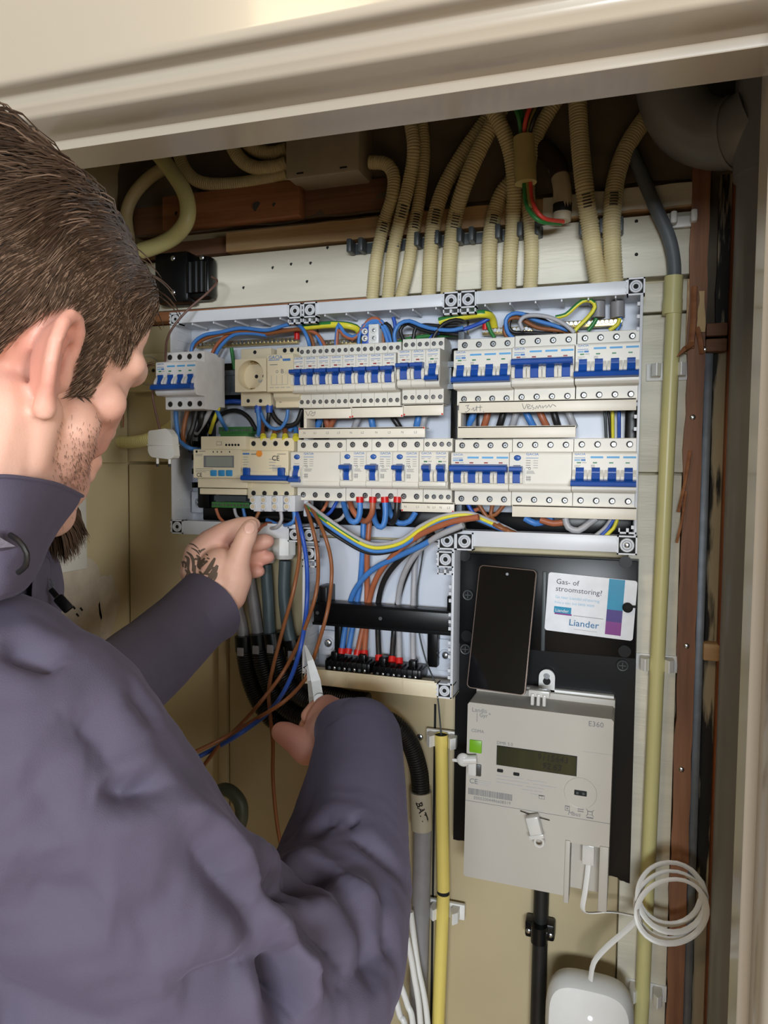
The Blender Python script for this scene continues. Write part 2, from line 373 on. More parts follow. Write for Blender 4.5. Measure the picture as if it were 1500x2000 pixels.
# ---------------------------------------------------------------- enclosures
BACK = .967
yR, yT, yN, yB = RIM-CD, TERM-CD, NOSE-CD, BACK-CD
zTop = .2405*RIM+CZ; zTopI = .2232*RIM+CZ; zBot = -.1045*RIM+CZ; zBotI = -.083*RIM+CZ
xa, xj1, xj2, xe = PX(333, 830, RIM), PX(590, 830, RIM), PX(894, 830, RIM), .0016
def latch(par, cx, cz, r=.0082, y=None, hole=True, tabs=None):
    y = yR if y is None else y; mb = MB()
    mb.box(cx-r*1.2, cx+r*1.2, y-.001, y+.012, cz-r*1.2, cz+r*1.2, M_hole)
    mb.torus((cx, y-.0012, cz), (0, 1, 0), r*.82, r*.17, M_shell, 20, 6)
    mb.torus((cx, y-.001, cz), (0, 1, 0), r*.5, r*.13, M_shell, 16, 6)
    if not hole: mb.sphere((cx, y-.001, cz), r*.4, M_screw, sy=.4)
    t = r*1.32
    for a, b_, c_, d_ in ((-t, t, t-.0018, t), (-t, t, -t, -t+.0018), (-t, -t+.0018, -t, t), (t-.0018, t, -t, t)):
        mb.box(cx+a, cx+b_, y-.0018, y+.01, cz+c_, cz+d_, M_shell)
    for i in (-.7, -.1, .55): mb.box(cx-t-.0016, cx-t, y-.0016, y+.006, cz+i*t, cz+i*t+.0022, M_shell)
    if tabs: mktabs(mb, cx, cz+tabs)
    mb.build('corner_latch', par)
def mktabs(mb, cx, cz, y=None):
    y = yR if y is None else y
    mb.box(cx-.010, cx+.010, y-.0018, y+.006, cz-.0035, cz-.0015, M_shell); mb.box(cx-.010, cx-.0085, y-.0018, y+.006, cz-.0035, cz+.003, M_shell)
    mb.box(cx+.0085, cx+.010, y-.0018, y+.006, cz-.0035, cz+.003, M_shell); mb.box(cx-.0015, cx+.0015, y-.0018, y+.006, cz-.0035, cz+.003, M_shell)
def enclosure(name, label, x0, x1, z0, z0i, z1, z1i, left=True, right=True, bottom=True, lm=M_shell, wallt=.0035):
    root = thing(name, label, 'enclosure', ((x0+x1)/2, yB, z0))
    s = MB()
    s.box(x0+.001, x1-.001, yB-.002, yB+.004, z0+.002, z1-.002, M_inner)
    # top rail, with its sloped underside and ribs
    if z1i is not None:
        s.box(x0, x1, yR, yR+.004, z1i, z1, M_shell, .0006)
        s.box(x0, x1, yR+.0035, yB, z1-.0035, z1-.0003, M_shell)
        s.box(x0, x1, yR+.001, yB, z1i+.0005, z1i+.003, M_shell)
        n = max(3, int((x1-x0)/.03))
        for i in range(1, n): x = x0+(x1-x0)*i/n; s.box(x-.0008, x+.0008, yR+.004, yB-.01, z1i-.0025, z1i+.001, M_shell)
    if bottom:
        s.box(x0, x1, yR, yR+.003, z0, z0i, lm, .0006); s.box(x0, x1, yR+.0025, yB, z0+.0003, z0+.0035, lm)
        s.box(x0, x1, yR+.001, yR+.02, z0i-.003, z0i-.0005, lm)
    zz0 = z0+.001; zz1 = z1-.001
    if left:
        s.box(x0, x0+wallt, yR, yB, zz0, zz1, M_shell, .0008)
        n = int((z1-z0)/.012)
        for i in range(1, n): z = z0+(z1-z0)*i/n; s.box(x0+wallt, x0+wallt+.0008, yR+.012, yB-.008, z-.0008, z+.0008, M_shell)
    if right:
        s.box(x1-wallt, x1, yR, yB, zz0, zz1, M_shell, .0008)
        for i in range(1, 22): z = z0+(z1-z0)*i/22; s.box(x1-wallt-.003, x1-wallt, yR-.0005, yR+.004, z-.0006, z+.0035, M_shell) if i % 4 != 1 else None
    s.build('housing', root); return root
E1 = enclosure('distribution_enclosure', 'open grey plastic enclosure at the left end, holding the socket and energy meter', xa, xj1-.0006, zBot, zBotI, zTop, zTopI, right=False)
E2 = enclosure('distribution_enclosure', 'open middle enclosure holding the row of eleven narrow breakers', xj1+.0006, xj2-.0006, zBot, zBotI, zTop, zTopI, left=False, right=False, bottom=False)
E3 = enclosure('distribution_enclosure', 'open right-hand enclosure above the black meter board', xj2+.0006, xe, zBot, zBotI, zTop, zTopI, left=False)
zL0, zL0i = CZ-.3215*RIM, CZ-.3*RIM
E4 = enclosure('distribution_enclosure', 'open lower enclosure with black rail and row of red-tipped wires', xj1+.0006, PX(886, 1200, RIM), zL0, zL0i, zBot, None, lm=M_creamstrip)
# latches
x4 = PX(886, 1200, RIM)
latch(E1, xa+.010, zTop-.010, .0062); latch(E1, xa+.0105, zBot+.0105, .0075); latch(E1, xj1-.0105, zTop-.0095, .0075, tabs=-.014); latch(E1, xj1-.0105, zBot+.006, .0075)
latch(E2, xj1+.0115, zTop-.0095, .0075, tabs=-.014); latch(E2, xj2-.0105, zTop-.0095, .0078, tabs=-.014); latch(E2, xj1+.0115, zBot+.006, .0078); latch(E2, xj2-.0115, zBot+.006, .0085)
latch(E3, xj2+.0110, zTop-.0095, .0078, tabs=-.014); latch(E3, xe-.0085, zTop-.0075, .0075); latch(E3, xj2+.0110, zBot+.006, .0085); latch(E3, xe-.0105, zBot+.009, .0085, hole=False, tabs=.017)
latch(E4, xj1+.0115, zBot-.019, .0075, tabs=-.015); latch(E4, x4-.0115, zBot-.018, .0078, tabs=-.016); latch(E4, x4-.0105, zL0+.011, .0072); latch(E4, xj1+.009, zL0+.018, .004)
# inner black frames and rails
def rail(parent, x0, x1, zc, hgt=.035, m=M_galv, y=.945):
    s = MB(); y = y-CD
    s.box(x0, x1, y, y+.0015, zc-hgt/2+.005, zc+hgt/2-.005, m); s.box(x0, x1, y-.006, y, zc+hgt/2-.0065, zc+hgt/2-.005, m); s.box(x0, x1, y-.006, y, zc-hgt/2+.005, zc-hgt/2+.0065, m)
    s.box(x0, x1, y-.0075, y-.006, zc+hgt/2-.005, zc+hgt/2, m); s.box(x0, x1, y-.0075, y-.006, zc-hgt/2, zc-hgt/2+.005, m)
    return s.build('din_rail', parent)
zr1, zr2 = PZ(700, 735, TERM), PZ(700, 915, TERM)
for E_, a, b_ in ((E1, xa+.03, xj1-.004), (E2, xj1+.004, xj2-.004), (E3, xj2+.004, xe-.005)):
    rail(E_, a, b_, zr1); rail(E_, a, b_, zr2)
    s = MB()
    for z in (zr1, zr2): s.box(a-.004, b_+.003, .952-CD, .965-CD, z-.03, z+.03, M_black, .002)
    s.box(a-.006, a+.014, .945-CD, .975-CD, zr2-.06, zr1+.035, M_black, .003); s.box(b_-.012, b_+.003, .94-CD, .975-CD, zr2-.06, zr1+.035, M_black, .003)
    s.box(a, b_, .95-CD, .972-CD, zr2-.078, zr2-.055, M_black, .002)
    for k in range(4): s.box(a-.008, a-.004, .935-CD, .95-CD, zr2-.03+k*.02, zr2-.022+k*.02, M_black)
    s.build('rail_frame', E_)
for a, b_ in ((xj1-.0035, xj1+.0035), (xj2-.004, xj2+.004)): s = MB(); s.box(a, b_, yR+.012, .965-CD, zBot+.03, zTopI-.03, M_galv if a > -.3 else M_shell, .001); s.build('divider', E2)
# screw lugs at the left
def lug(parent, px, py, d, w=.022, hh=.026, name='screw_lug'):
    s = MB(); c = P(px, py, d); s.box(c.x-w/2, c.x+w/2, c.y, c.y+.006, c.z-hh/2, c.z+hh/2, M_inner, .002); s.torus((c.x, c.y-.001, c.z), (0, 1, 0), w*.28, .0014, M_inner, 16, 6)
    s.sphere((c.x, c.y-.0004, c.z), w*.2, M_screw, sy=.5); s.box(c.x-w*.13, c.x+w*.13, c.y-.0028, c.y-.002, c.z-.0004, c.z+.0004, M_hole); s.box(c.x-.0004, c.x+.0004, c.y-.0028, c.y-.002, c.z-w*.13, c.z+w*.13, M_hole); return s.build(name, parent)
lug(E1, 388, 981, .955, .026, .032); lug(E4, 646, 1091, .968, .014, .014); lug(E4, 641, 1256, .958, .03, .036); lug(E4, 870, 1280, .962, .026, .044); lug(E4, 872, 1108, .95, .013, .014)
# lower enclosure: rail carrier, terminal block base, qr left out, label
s = MB()
A, B = P(610, 1192, .93), P(886, 1222, .93)
zc = (A.z+B.z)/2
s.box(PX(612, 1200, .93), x4-.005, .93-CD, .945-CD, zc-.016, zc+.016, M_black, .0015)
s.box(PX(612, 1200, .93), x4-.005, .927-CD, .93-CD, zc+.0125, zc+.016, M_black); s.box(PX(612, 1200, .93), x4-.005, .927-CD, .93-CD, zc-.016, zc-.0125, M_black)
s.box(PX(622, 1180, .94), PX(641, 1180, .94), .935-CD, .975-CD, zc, PZ(630, 1144, .94), M_black, .002); s.box(PX(874, 1200, .94), x4-.004, .935-CD, .975-CD, zc, PZ(880, 1163, .94), M_black, .002)
s.box(PX(655, 1260, .955), PX(668, 1260, .955), .95-CD, .975-CD, zL0i+.01, zc, M_black, .002); s.box(PX(836, 1260, .955), PX(856, 1260, .955), .95-CD, .975-CD, zL0i+.01, zc, M_black, .002)
for px_ in (620, 743, 880): c = P(px_, 1196+(px_-610)*.09, .9268); s.cyl(c, c-Vector((0, .0006, 0)), .0025, M_screw, 10)
s.build('mounting_rail', E4)
s = MB()
for i in range(9):
    x = PX(690, 1400, RIM)
for px_ in (678, 786): c = PX(px_, 1330, RIM); s.box(c-.001, c+.001, yR-.0008, yR+.004, zL0+.003, zL0i+.002, M_creamstrip)
s.box(PX(612, 1330, RIM), x4-.024, yR-.0004, yR+.002, zL0i-.001, zL0i+.002, M_creamstrip, .0005)
s.build('bottom_strip', E4)
s = MB(); c = P(850, 1140, .974); s.box(c.x-.0125, c.x+.0125, c.y, c.y+.0006, c.z-.015, c.z+.0135, M_white); s.text('69184A', .0042, c.x, c.y-.0002, c.z-.0135, M_ink, 'CENTER'); o = s.build('sticker', E4); o['label'] = 'small white sticker'
# ---------------------------------------------------------------- breakers
MSCREW = {}
def screw_part(parent, x, z, r, y=None, lit=True, ang=0.0):
    y = yT if y is None else y
    k = (round(r, 4), lit, round(ang, 1))
    if k not in MSCREW:
        b = MB(); b.cyl((0, -.0003, 0), (0, .0002, 0), r, M_hole, 16, smooth=False); b.torus((0, -.0002, 0), (0, 1, 0), r*1.04, r*.09, M_pale, 16, 5)
        if lit:
            b.cyl((r*.12, -.0007, -r*.05), (r*.12, 0, -r*.05), r*.66, M_screw, 12)
            for q in (0, PI/2):
                c, s_ = math.cos(ang+q), math.sin(ang+q); b.box(-r*.5, r*.5, -.0009, -.0006, -r*.09, r*.09, M_hole, mtx=Matrix(((c, 0, -s_, r*.12), (0, 1, 0, 0), (s_, 0, c, -r*.05), (0, 0, 0, 1))))
        me_o = b.build('terminal_screw'); me = me_o.data; bpy.data.objects.remove(me_o); MSCREW[k] = me
    o = bpy.data.objects.new('terminal_screw', MSCREW[k]); COL.objects.link(o); o.parent = parent; o.location = Vector((x, y, z))-ORG[parent.name]; ORG[o.name] = Vector((x, y, z)); return o
def chamfer_prof(pr, c=.001):
    out = []; n = len(pr)
    for i in range(n):
        p, a, b = Vector(pr[i]), Vector(pr[i-1]), Vector(pr[(i+1) % n]); q = min(c, (a-p).length*.4, (b-p).length*.4)
        out += [tuple(p+(a-p).normalized()*q), tuple(p+(b-p).normalized()*q)]
    return out
def fine(mb, x, z, w_, rows, y, m=M_pale, hh=.0009, gap=.0019, seed=0):
    rnd = random.Random(seed)
    for i in range(rows): mb.rect(x, x+w_*(.55+.45*rnd.random()), y, z-i*gap-hh, z-i*gap, m, .0002)
def schem(mb, x, z, s_, y, m=M_grey):
    for i in range(4): mb.rect(x+i*s_*.22, x+i*s_*.22+.0004, y, z-s_, z, m, .0002)
    for zz_ in (z-s_*.3, z-s_*.7): mb.rect(x-s_*.1, x+s_*.85, y, zz_, zz_+.0004, m, .0002)
M_test = mat('blue_test_button', (52, 96, 170), .35)
def din(name, label, x0, x1, zt, kind, poles=1, flag='red', m=M_dev, group=None, H=.083, dy=0.0, spp=None, cat='breaker', brand='GACIA', sr=None, lit=True, up=True, nosex=None):
    yt, yn = yT+dy, yN+dy; zb = zt-H; W = x1-x0
    root = thing(name, label, cat, ((x0+x1)/2, yt+.045, zb), group)
    s = MB(); g = .0002
    zn0, zn1 = zt-.2*H, zt-.775*H
    pr = [(yt+.044, zb+.012), (yt+.044, zt-.012), (yt+.03, zt-.001), (yt, zt-.0005), (yt, zn0), (yn+.0015, zn0-.0005), (yn, zn0-.0025), (yn, zt-.66*H), (yn-.002, zt-.69*H), (yn-.0018, zn1+.003), (yn+.002, zn1), (yt, zn1), (yt, zb+.0005), (yt+.03, zb+.001)]
    s.prism(chamfer_prof(pr, .0008), x0+g, x1-g, m)
    if nosex: pass
    n_t = poles if kind in ('mcb', '4p') else 1
    wt = W/poles
    # cheeks beside the toggles
    tx = []
    if kind == 'mcb': tx = [(x0+W*.5, W)]
    elif kind == '4p': tx = [(x0+wt*(i+.5), wt) for i in range(poles)]
    elif kind == 'rcd4': tx = [(x0+W*.125, W*.23)]
    elif kind == 'rcbo2': tx = [(x0+W*.27, W*.46)]
    elif kind == 'link': tx = [(x0+wt*(i+.55), wt) for i in range(poles)]
    tz0, tz1 = zt-.42*H, zt-.66*H
    for cx, tw in tx:
        for sg in (-1, 1):
            xx = cx+sg*tw*.37
            s.prism(chamfer_prof([(yn+.001, tz1-.001), (yn+.001, tz0-(.004 if up else .002)), (yn-.004, tz0-.008), (yn-.006, (tz0+tz1)/2-.002), (yn-.004, tz1)], .0008), xx-tw*.1, xx+tw*.1, m)
    if kind == 'link': s.box(x0+W*.02, x1-W*.04, yn-.0055, yn, zt-.735*H, zt-.665*H, m, .0012)
    s.build('body', root)
    # toggles
    b = MB()
    for cx, tw in tx:
        if up:
            b.prism(chamfer_prof([(yn+.001, tz0+.002), (yn-.010, tz0-.0005), (yn-.0105, tz0-.0045), (yn-.004, tz0-.0075), (yn-.0015, tz0-.0085), (yn-.0025, tz1+.0005), (yn+.001, tz1)], .0006), cx-tw*.26, cx+tw*.26, M_toggle)
            if kind != 'link': b.prism(chamfer_prof([(yn-.002, tz0+.001), (yn-.012, tz0-.0005), (yn-.0122, tz0-.005), (yn-.004, tz0-.0065)], .0008), cx-tw*.46, cx+tw*.44, M_toggle)
        else:
            b.prism(chamfer_prof([(yn+.001, tz0), (yn-.0025, tz0-.0015), (yn-.0015, tz0-.006), (yn-.004, tz1+.006), (yn-.010, tz1+.002), (yn-.0105, tz1-.002), (yn+.001, tz1-.001)], .0006), cx-tw*.25, cx+tw*.25, M_toggle)
            b.prism(chamfer_prof([(yn-.003, tz1+.006), (yn-.011, tz1+.0025), (yn-.0125, tz1-.002), (yn-.004, tz1-.003)], .0008), cx-tw*.44, cx+tw*.46, M_toggle)
    if kind == '4p':
        if up: b.prism(chamfer_prof([(yn-.004, tz0+.0035), (yn-.0125, tz0+.001), (yn-.013, tz0-.0045), (yn-.005, tz0-.006)], .001), x0+W*.01, x1-W*.02, M_toggle)
        else: b.prism(chamfer_prof([(yn-.004, tz1+.006), (yn-.012, tz1+.0035), (yn-.0135, tz1-.002), (yn-.005, tz1-.003)], .001), x0-W*.005, x1-W*.005, M_toggle)
    b.build('toggle', root)
    # printing
    t = MB(); y = yn-.0001; zl = zn0-.0035; sd = int(abs(x0)*1e4)
    def brandtxt(x, w_):
        if brand: t.text(brand, w_*.29, x, y, zl-.0010, M_blueprint, depth=.00015, sx=1.16); t.rect(x, x+w_, y, zl-.0044, zl-.0038, M_blueprint, .0002)
    fl = M_flagred if flag == 'red' else M_flaggreen
    if kind in ('mcb', 'link'):
        for i in range(poles if kind == 'link' else 1):
            xx = x0+wt*i if kind == 'link' else x0
            ww = wt if kind == 'link' else W
            brandtxt(xx+ww*.14, ww*.7); fine(t, xx+ww*.16, zl-.0058, ww*.3, 1, y, seed=sd); fine(t, xx+ww*.62, zl-.0058, ww*.22, 1, y, seed=sd+1)
            t.rect(xx+ww*.32, xx+ww*.56, y, zl-.0108, zl-.0092, fl, .0004); t.rect(xx+ww*.62, xx+ww*.86, y, zl-.0105, zl-.0092, M_pale, .0002)
            fine(t, xx+ww*.16, zl-.0125, ww*.36, 4, y, M_pale, .0006, .0014, sd+2); schem(t, xx+ww*.6, zl-.0122, .0042, y, M_pale)
    elif kind == '4p':
        brandtxt(x0+W*.035, W*.17); t.rect(x0+W*.035, x0+W*.13, y, zl-.0078, zl-.0056, M_blueprint if False else mat('light_blue_print', (150, 185, 215), .5), .0002); t.rect(x0+W*.14, x0+W*.21, y, zl-.0078, zl-.0056, M_blueprint, .0002)
        for i in range(1, 4):
            t.rect(x0+wt*(i+.15), x0+wt*(i+.93), y, zl-.0045, zl-.0023, M_cyan, .0002)
        for i in range(4): t.rect(x0+wt*(i+.3), x0+wt*(i+.56), y, zl-.0105, zl-.009, fl, .0004)
        fine(t, x0+wt*.62, zl-.0092, wt*.3, 1, y); fine(t, x0+wt*.15, zl-.0125, wt*.5, 3, y, M_pale, .0006, .0014, sd); schem(t, x0+wt*1.2, zl-.0118, .005, y, M_pale)
    elif kind in ('rcd4', 'rcbo2'):
        bx = x0+(W*.13 if kind == 'rcd4' else W*.27); r = .0035 if kind == 'rcd4' else .0034
        xt = x0+(W*.27 if kind == 'rcd4' else W*.52); ww = W*(.2 if kind == 'rcd4' else .4)
        brandtxt(xt, ww); fine(t, bx-.004, zl-.0125, .0085, 1, y, M_pale)
        for q in range(4): fine(t, xt, zl-.0068-q*.0028, ww*.4, 1, y, M_grey, .0007); fine(t, xt+ww*.6, zl-.0068-q*.0028, ww*.4, 1, y, M_pale, .0009)
        t.torus((xt+ww*.3, y, zl-.0165), (0, 1, 0), .0014, .00025, M_grey, 12, 4); fine(t, xt+.001, zl-.0195, ww*.8, 3, y, M_grey, .0005, .0014, sd); schem(t, xt+.001, zl-.0255, .0062, y, M_grey)
        bb = MB(); bb.sphere((bx, yn, zl-.004), r*1.25, M_test, sy=.35, sz=.78, n=22, k=12); bt = bb.build('test_button', root)
        t.rect(x0+W*(.25 if kind == 'rcd4' else .5), x0+W*(.25 if kind == 'rcd4' else .5)+.0003, y, zn1+.008, zl-.016, M_pale, .0002)
    t.build('printed_marking', root)
    spp = spp or (2 if kind in ('mcb', 'link') else 1); ns = poles*spp if kind != 'mcb' else spp
    r = sr or min(.0036, W/ns*.3)
    rnd = random.Random(sd)
    for zz_ in (zt-.095*H, zb+.1*H):
        for i in range(ns): screw_part(root, x0+W*(i+.5)/ns, zz_, r, yt, lit, rnd.choice((0, .4, .8, 1.2)))
    return root
zA1 = PZ(700, 670.5, TERM)
xs = [PX(584+ (783.5-584)*0, 700, TERM)]
XA0, XA1 = PX(584, 680, TERM), PX(783.5, 680, TERM)
ordn = ['first', 'second', 'third', 'fourth', 'fifth', 'sixth', 'seventh', 'eighth']
for i in range(8):
    din('circuit_breaker', f'narrow breaker with red flag, {ordn[i]} from the left in the row of eight', XA0+(XA1-XA0)*i/8, XA0+(XA1-XA0)*(i+1)/8, zA1, 'mcb', 1, 'red', group='narrow breakers in the upper middle row')
XC0, XC1 = PX(786.5, 680, TERM), PX(868, 680, TERM)
for i, (fl_, u, lb) in enumerate((('red', True, 'narrow breaker with red flag, directly right of the row of eight'), ('red', True, 'narrow red-flagged breaker just left of the green-flagged one'), ('green', False, 'narrow breaker with green flag and lowered toggle, end of the upper middle row'))):
    din('circuit_breaker', lb, XC0+(XC1-XC0)*i/3, XC0+(XC1-XC0)*(i+1)/3, zA1+.0028, 'mcb', 1, fl_, up=u, group='narrow breakers in the upper middle row')
zA2 = PZ(700, 857.5, TERM)
din('residual_current_breaker', 'wide four-pole breaker with blue test button and lowered toggle, in the lower middle row', PX(581, 870, TERM), PX(676, 870, TERM), zA2, 'rcd4', 4, up=False)
xx = [PX(p, 870, TERM) for p in (676.5, 726.5, 777, 827.5)]
for i, lb in enumerate(('two-module breaker with oval blue test button, nearest the wide four-pole one', 'two-module breaker with blue test button, middle one of the three', 'two-module breaker with blue test button, beside the pair with green flags')):
    din('residual_current_breaker', lb, xx[i], xx[i+1], zA2+.0006, 'rcbo2', 2, group='two-module breakers in the lower middle row', sr=.0036)
din('linked_breaker', 'linked pair of narrow breakers with green flags and a white handle bar', PX(828, 870, TERM), PX(884, 870, TERM), zA2+.0008, 'link', 2, 'green', sr=.0029)
# right enclosure
zr_ = PZ(1100, 651.5, TERM)
for a, b_, lb, u, fl_, dz in ((893.5, 1004.5, 'four-pole breaker with green flags and lowered blue bar, above the handwritten Batt, on the strip', False, 'green', -.0004), (1005, 1124.5, 'four-pole breaker with red flags and raised blue bar, top row centre of the right enclosure', True, 'red', .0006), (1126, 1249, 'four-pole breaker with green flags at the top right corner of the right enclosure', False, 'green', .0012)):
    din('circuit_breaker', lb, PX(a, 720, TERM), PX(b_, 720, TERM), zr_+dz, '4p', 4, fl_, up=u, group='four-pole breakers in the right enclosure', sr=.0036)
zr2_ = PZ(1100, 856.5, TERM)
din('circuit_breaker', 'four-pole breaker with red flags and raised blue bar, lower row left of the right enclosure', PX(889, 870, TERM), PX(1000.5, 870, TERM), zr2_, '4p', 4, 'red', up=True, group='four-pole breakers in the right enclosure', sr=.0036)
din('residual_current_breaker', 'wide four-pole breaker with blue test button and raised toggle, in the right enclosure', PX(1001, 870, TERM), PX(1120.5, 870, TERM), zr2_+.0004, 'rcd4', 4, up=True)
din('circuit_breaker', 'four-pole breaker with green flags and lowered bar, bottom right of the right enclosure', PX(1121, 870, TERM), PX(1245.5, 870, TERM), zr2_+.0008, '4p', 4, 'green', up=False, group='four-pole breakers in the right enclosure', sr=.0036)
# loose breaker hanging from its wires in front of the left edge (mounted block)
dl = .865
x0l, x1l = PX(323, 740, dl), PX(400, 740, dl)
_r = din('circuit_breaker', 'loose white four-pole breaker hanging in front of the left edge of the enclosure', x0l, x1l, PZ(360, 686, dl), '4p', 4, 'green', up=False, dy=dl-TERM, lit=False, m=mat('white_breaker_plastic', (222, 222, 224), .38), sr=.0037, H=.078)
mb = MB(); mb.box(x0l+.0005, x1l-.0005, dl+.03-CD, dl+.052-CD, PZ(360, 790, dl)-.001, PZ(360, 690, dl)-.001, MATS['white_breaker_plastic'], .001); mb.build('rear_housing', _r)
# busbar covers
def cover(name, label, pa, pb, zt_, zb_, d, red=(), txt=None, hand=None, side=0, m=M_comb):
    x0, x1 = PX(*pa, d), PX(*pb, d)
    r = thing(name, label, 'busbar cover', ((x0+x1)/2, d-CD+.015, zb_)); s = MB(); s.box(x0, x1, d-CD, d-CD+.004, zb_, zt_, m, .0007); s.box(x0, x1, d-CD, d-CD+.02, zt_-.002, zt_-.0005, m)
    if side: s.box(x0, x0+.004, d-CD+.0005, d-CD+.03, zt_-.002+side[0], zt_+side[1], m, .0005)
    s.build('cover_body', r)
    if red:
        for e, f in red:
            q = MB(); cx = x0+.0015 if e == 0 else x1-.0015; cz = zt_-.0015 if f else zb_+.0015; q.cyl((cx, d-CD-.0002, cz), (cx, d-CD+.001, cz), .0012, M_red, 8); q.build('red_dot', r)
    if txt or hand:
        q = MB()
        for fr, w_ in (txt or ()): q.text(w_, .0042, x0+(x1-x0)*fr, d-CD-.0001, (zt_+zb_)/2-.0015, M_grey, 'CENTER')
        q2 = q
        if hand:
            for pts in hand: q2.tube(smooth_path([P(a, b, d-.0002) for a, b in pts], .002), .00035, M_grey, 5)
        q.build('marking', r)
    return r
dc = .910
zc0, zc1 = PZ(700, 794.5, dc), PZ(700, 816.5, dc)
cover('busbar_cover', 'busbar cover strip with a faint scribble, left of three in a row', (593, 800), (686, 800), zc0, zc1, dc, [(1, 0)], hand=[[(597, 803), (602, 812), (606, 803), (611, 806), (606, 810), (612, 812), (616, 804), (611, 807)]], side=(-.03, -.004))
cover('busbar_cover', 'plain busbar cover strip, middle one of three in a row', (686.5, 800), (787, 800), zc0+.0006, zc1+.0006, dc, [(0, 0), (1, 0)])
cover('busbar_cover', 'short busbar cover strip under the green-flagged narrow breaker', (787.5, 800), (866, 800), zc0+.0022, zc1+.002, dc, [(0, 0), (1, 0)])
cover('busbar_cover', 'long busbar cover strip with printed letters and red corner dots', (583, 844), (830, 844), PZ(700, 834.5, dc), PZ(700, 855, dc), dc, [(0, 1), (1, 1)], [(.05, 'N'), (.14, 'L1'), (.24, 'L2'), (.33, 'L3'), (.43, 'N'), (.52, 'L2'), (.63, 'N'), (.73, 'L2'), (.83, 'N'), (.93, 'L2')])
cover('busbar_cover', 'small busbar cover with printed letters under the lower middle row', (783.5, 990), (887, 990), PZ(830, 980.5, dc), PZ(830, 1000, dc), dc, [(0, 0), (1, 0)], [(.08, 'N'), (.32, 'L1'), (.52, 'N'), (.63, 'L1'), (.75, 'N'), (.9, 'L3')])
cover('busbar_cover', 'long busbar cover with handwritten Batt. and Viesman', (896, 795), (1243, 795), PZ(1100, 779.5, dc), PZ(1100, 803.5, dc), dc, hand=[[(909, 793), (916, 791), (912, 797), (918, 799), (911, 805), (908, 804)], [(921, 801), (925, 796), (926, 803), (931, 797)], [(931, 792), (931, 803)], [(928, 796), (942, 795)], [(938, 791), (938, 803)], [(944, 803), (945, 805)], [(1020, 788), (1024, 799), (1029, 789)], [(1030, 796), (1036, 792), (1031, 790), (1031, 798), (1038, 797)], [(1041, 791), (1038, 794), (1044, 797), (1040, 800)], [(1046, 799), (1048, 792), (1051, 798), (1054, 791), (1057, 797)], [(1060, 792), (1060, 797), (1066, 791), (1067, 797)], [(1069, 796), (1072, 790), (1075, 796), (1079, 790), (1086, 794)]])
cover('busbar_cover', 'plain busbar cover strip above the lower row of the right enclosure', (893.5, 840), (1124.5, 840), PZ(1010, 831.5, dc), PZ(1010, 855, dc), dc, side=(.0, .02))
cover('busbar_cover', 'plain busbar cover strip at the bottom of the right enclosure', (1000, 1000), (1244, 1000), PZ(1120, 988, dc), PZ(1120, 1012.5, dc), dc)
# din socket
def plate_hole(s, x0, x1, z0, z1, cx, cz, r, y, dep, m, n=32):
    sq = []
    for i in range(n):
        t = 2*PI*(i+.5)/n; c, d = math.cos(t), math.sin(t)
        k = min((x1-cx)/c if c > 1e-6 else (x0-cx)/c if c < -1e-6 else 9, (z1-cz)/d if d > 1e-6 else (z0-cz)/d if d < -1e-6 else 9); sq.append((cx+c*k, y, cz+d*k))
    # snap nearest to corners
    for c in ((x0, z0), (x0, z1), (x1, z0), (x1, z1)):
        j = min(range(n), key=lambda i: (sq[i][0]-c[0])**2+(sq[i][2]-c[1])**2); sq[j] = (c[0], y, c[1])
    ci = [(cx+r*math.cos(2*PI*(i+.5)/n), y, cz+r*math.sin(2*PI*(i+.5)/n)) for i in range(n)]
    cb = [(a, y+dep, c) for a, _, c in ci]; ob = [(a, y+.008, c) for a, _, c in sq]
    vs = sq+ci+cb+ob
    fs = [(i, (i+1) % n, n+(i+1) % n, n+i) for i in range(n)]+[(3*n+i, 3*n+(i+1) % n, (i+1) % n, i) for i in range(n)]
    s.add(vs, fs, m); s.add(ci+cb, [(i, (i+1) % n, n+(i+1) % n, n+i) for i in range(n)], m, True); s.add(cb, [list(range(n))], m)
sx0, sx1 = PX(470, 740, TERM), PX(529, 740, TERM)
zt_ = PZ(500, 680.5, TERM); zb_ = PZ(500, 793, TERM)
so = thing('rail_socket', 'cream earthed power socket clipped on the rail in the left enclosure', 'socket', ((sx0+sx1)/2, yT+.045, zb_))
s = MB(); s.box(sx0, sx1, yT, yT+.044, zb_, zt_, M_dev2, .0012)
dn = .893; fx0, fx1 = PX(459, 740, dn), PX(520, 740, dn); fz0, fz1 = PZ(490, 765, dn), PZ(490, 701, dn)
s.build('body', so)
s = MB(); ccx, ccz = (fx0+fx1)/2, (fz0+fz1)/2+.0005; plate_hole(s, fx0, fx1, fz0, fz1, ccx, ccz, .0195, dn-CD, .018, M_dev2)
s.box(fx0+.0005, fx1-.0005, dn-CD+.0175, yT+.001, fz0+.0005, fz1-.0005, M_dev2)
s.text('GACIA', .0052, ccx+.002, dn-CD+.0178, ccz-.008, M_blueprint, 'LEFT'); fpl = s.build('face_plate', so)
s = MB()
for dx in (-.0005, .0115): s.cyl((ccx+dx, dn-CD+.0176, ccz), (ccx+dx, dn-CD+.0172, ccz), .0026, M_hole, 12)
for sg in (1, -1): s.box(ccx-.003, ccx+.003, dn-CD+.004, dn-CD+.017, ccz+sg*.0178-.001, ccz+sg*.0178+.001, M_brass, .0004)
s.build('contact', fpl)
for px_ in (485, 509): screw_part(so, PX(px_, 783, TERM), PZ(px_, 783, TERM), .0026, lit=False)
screw_part(so, PX(498, 688, TERM), PZ(498, 688, TERM), .0026, lit=False)
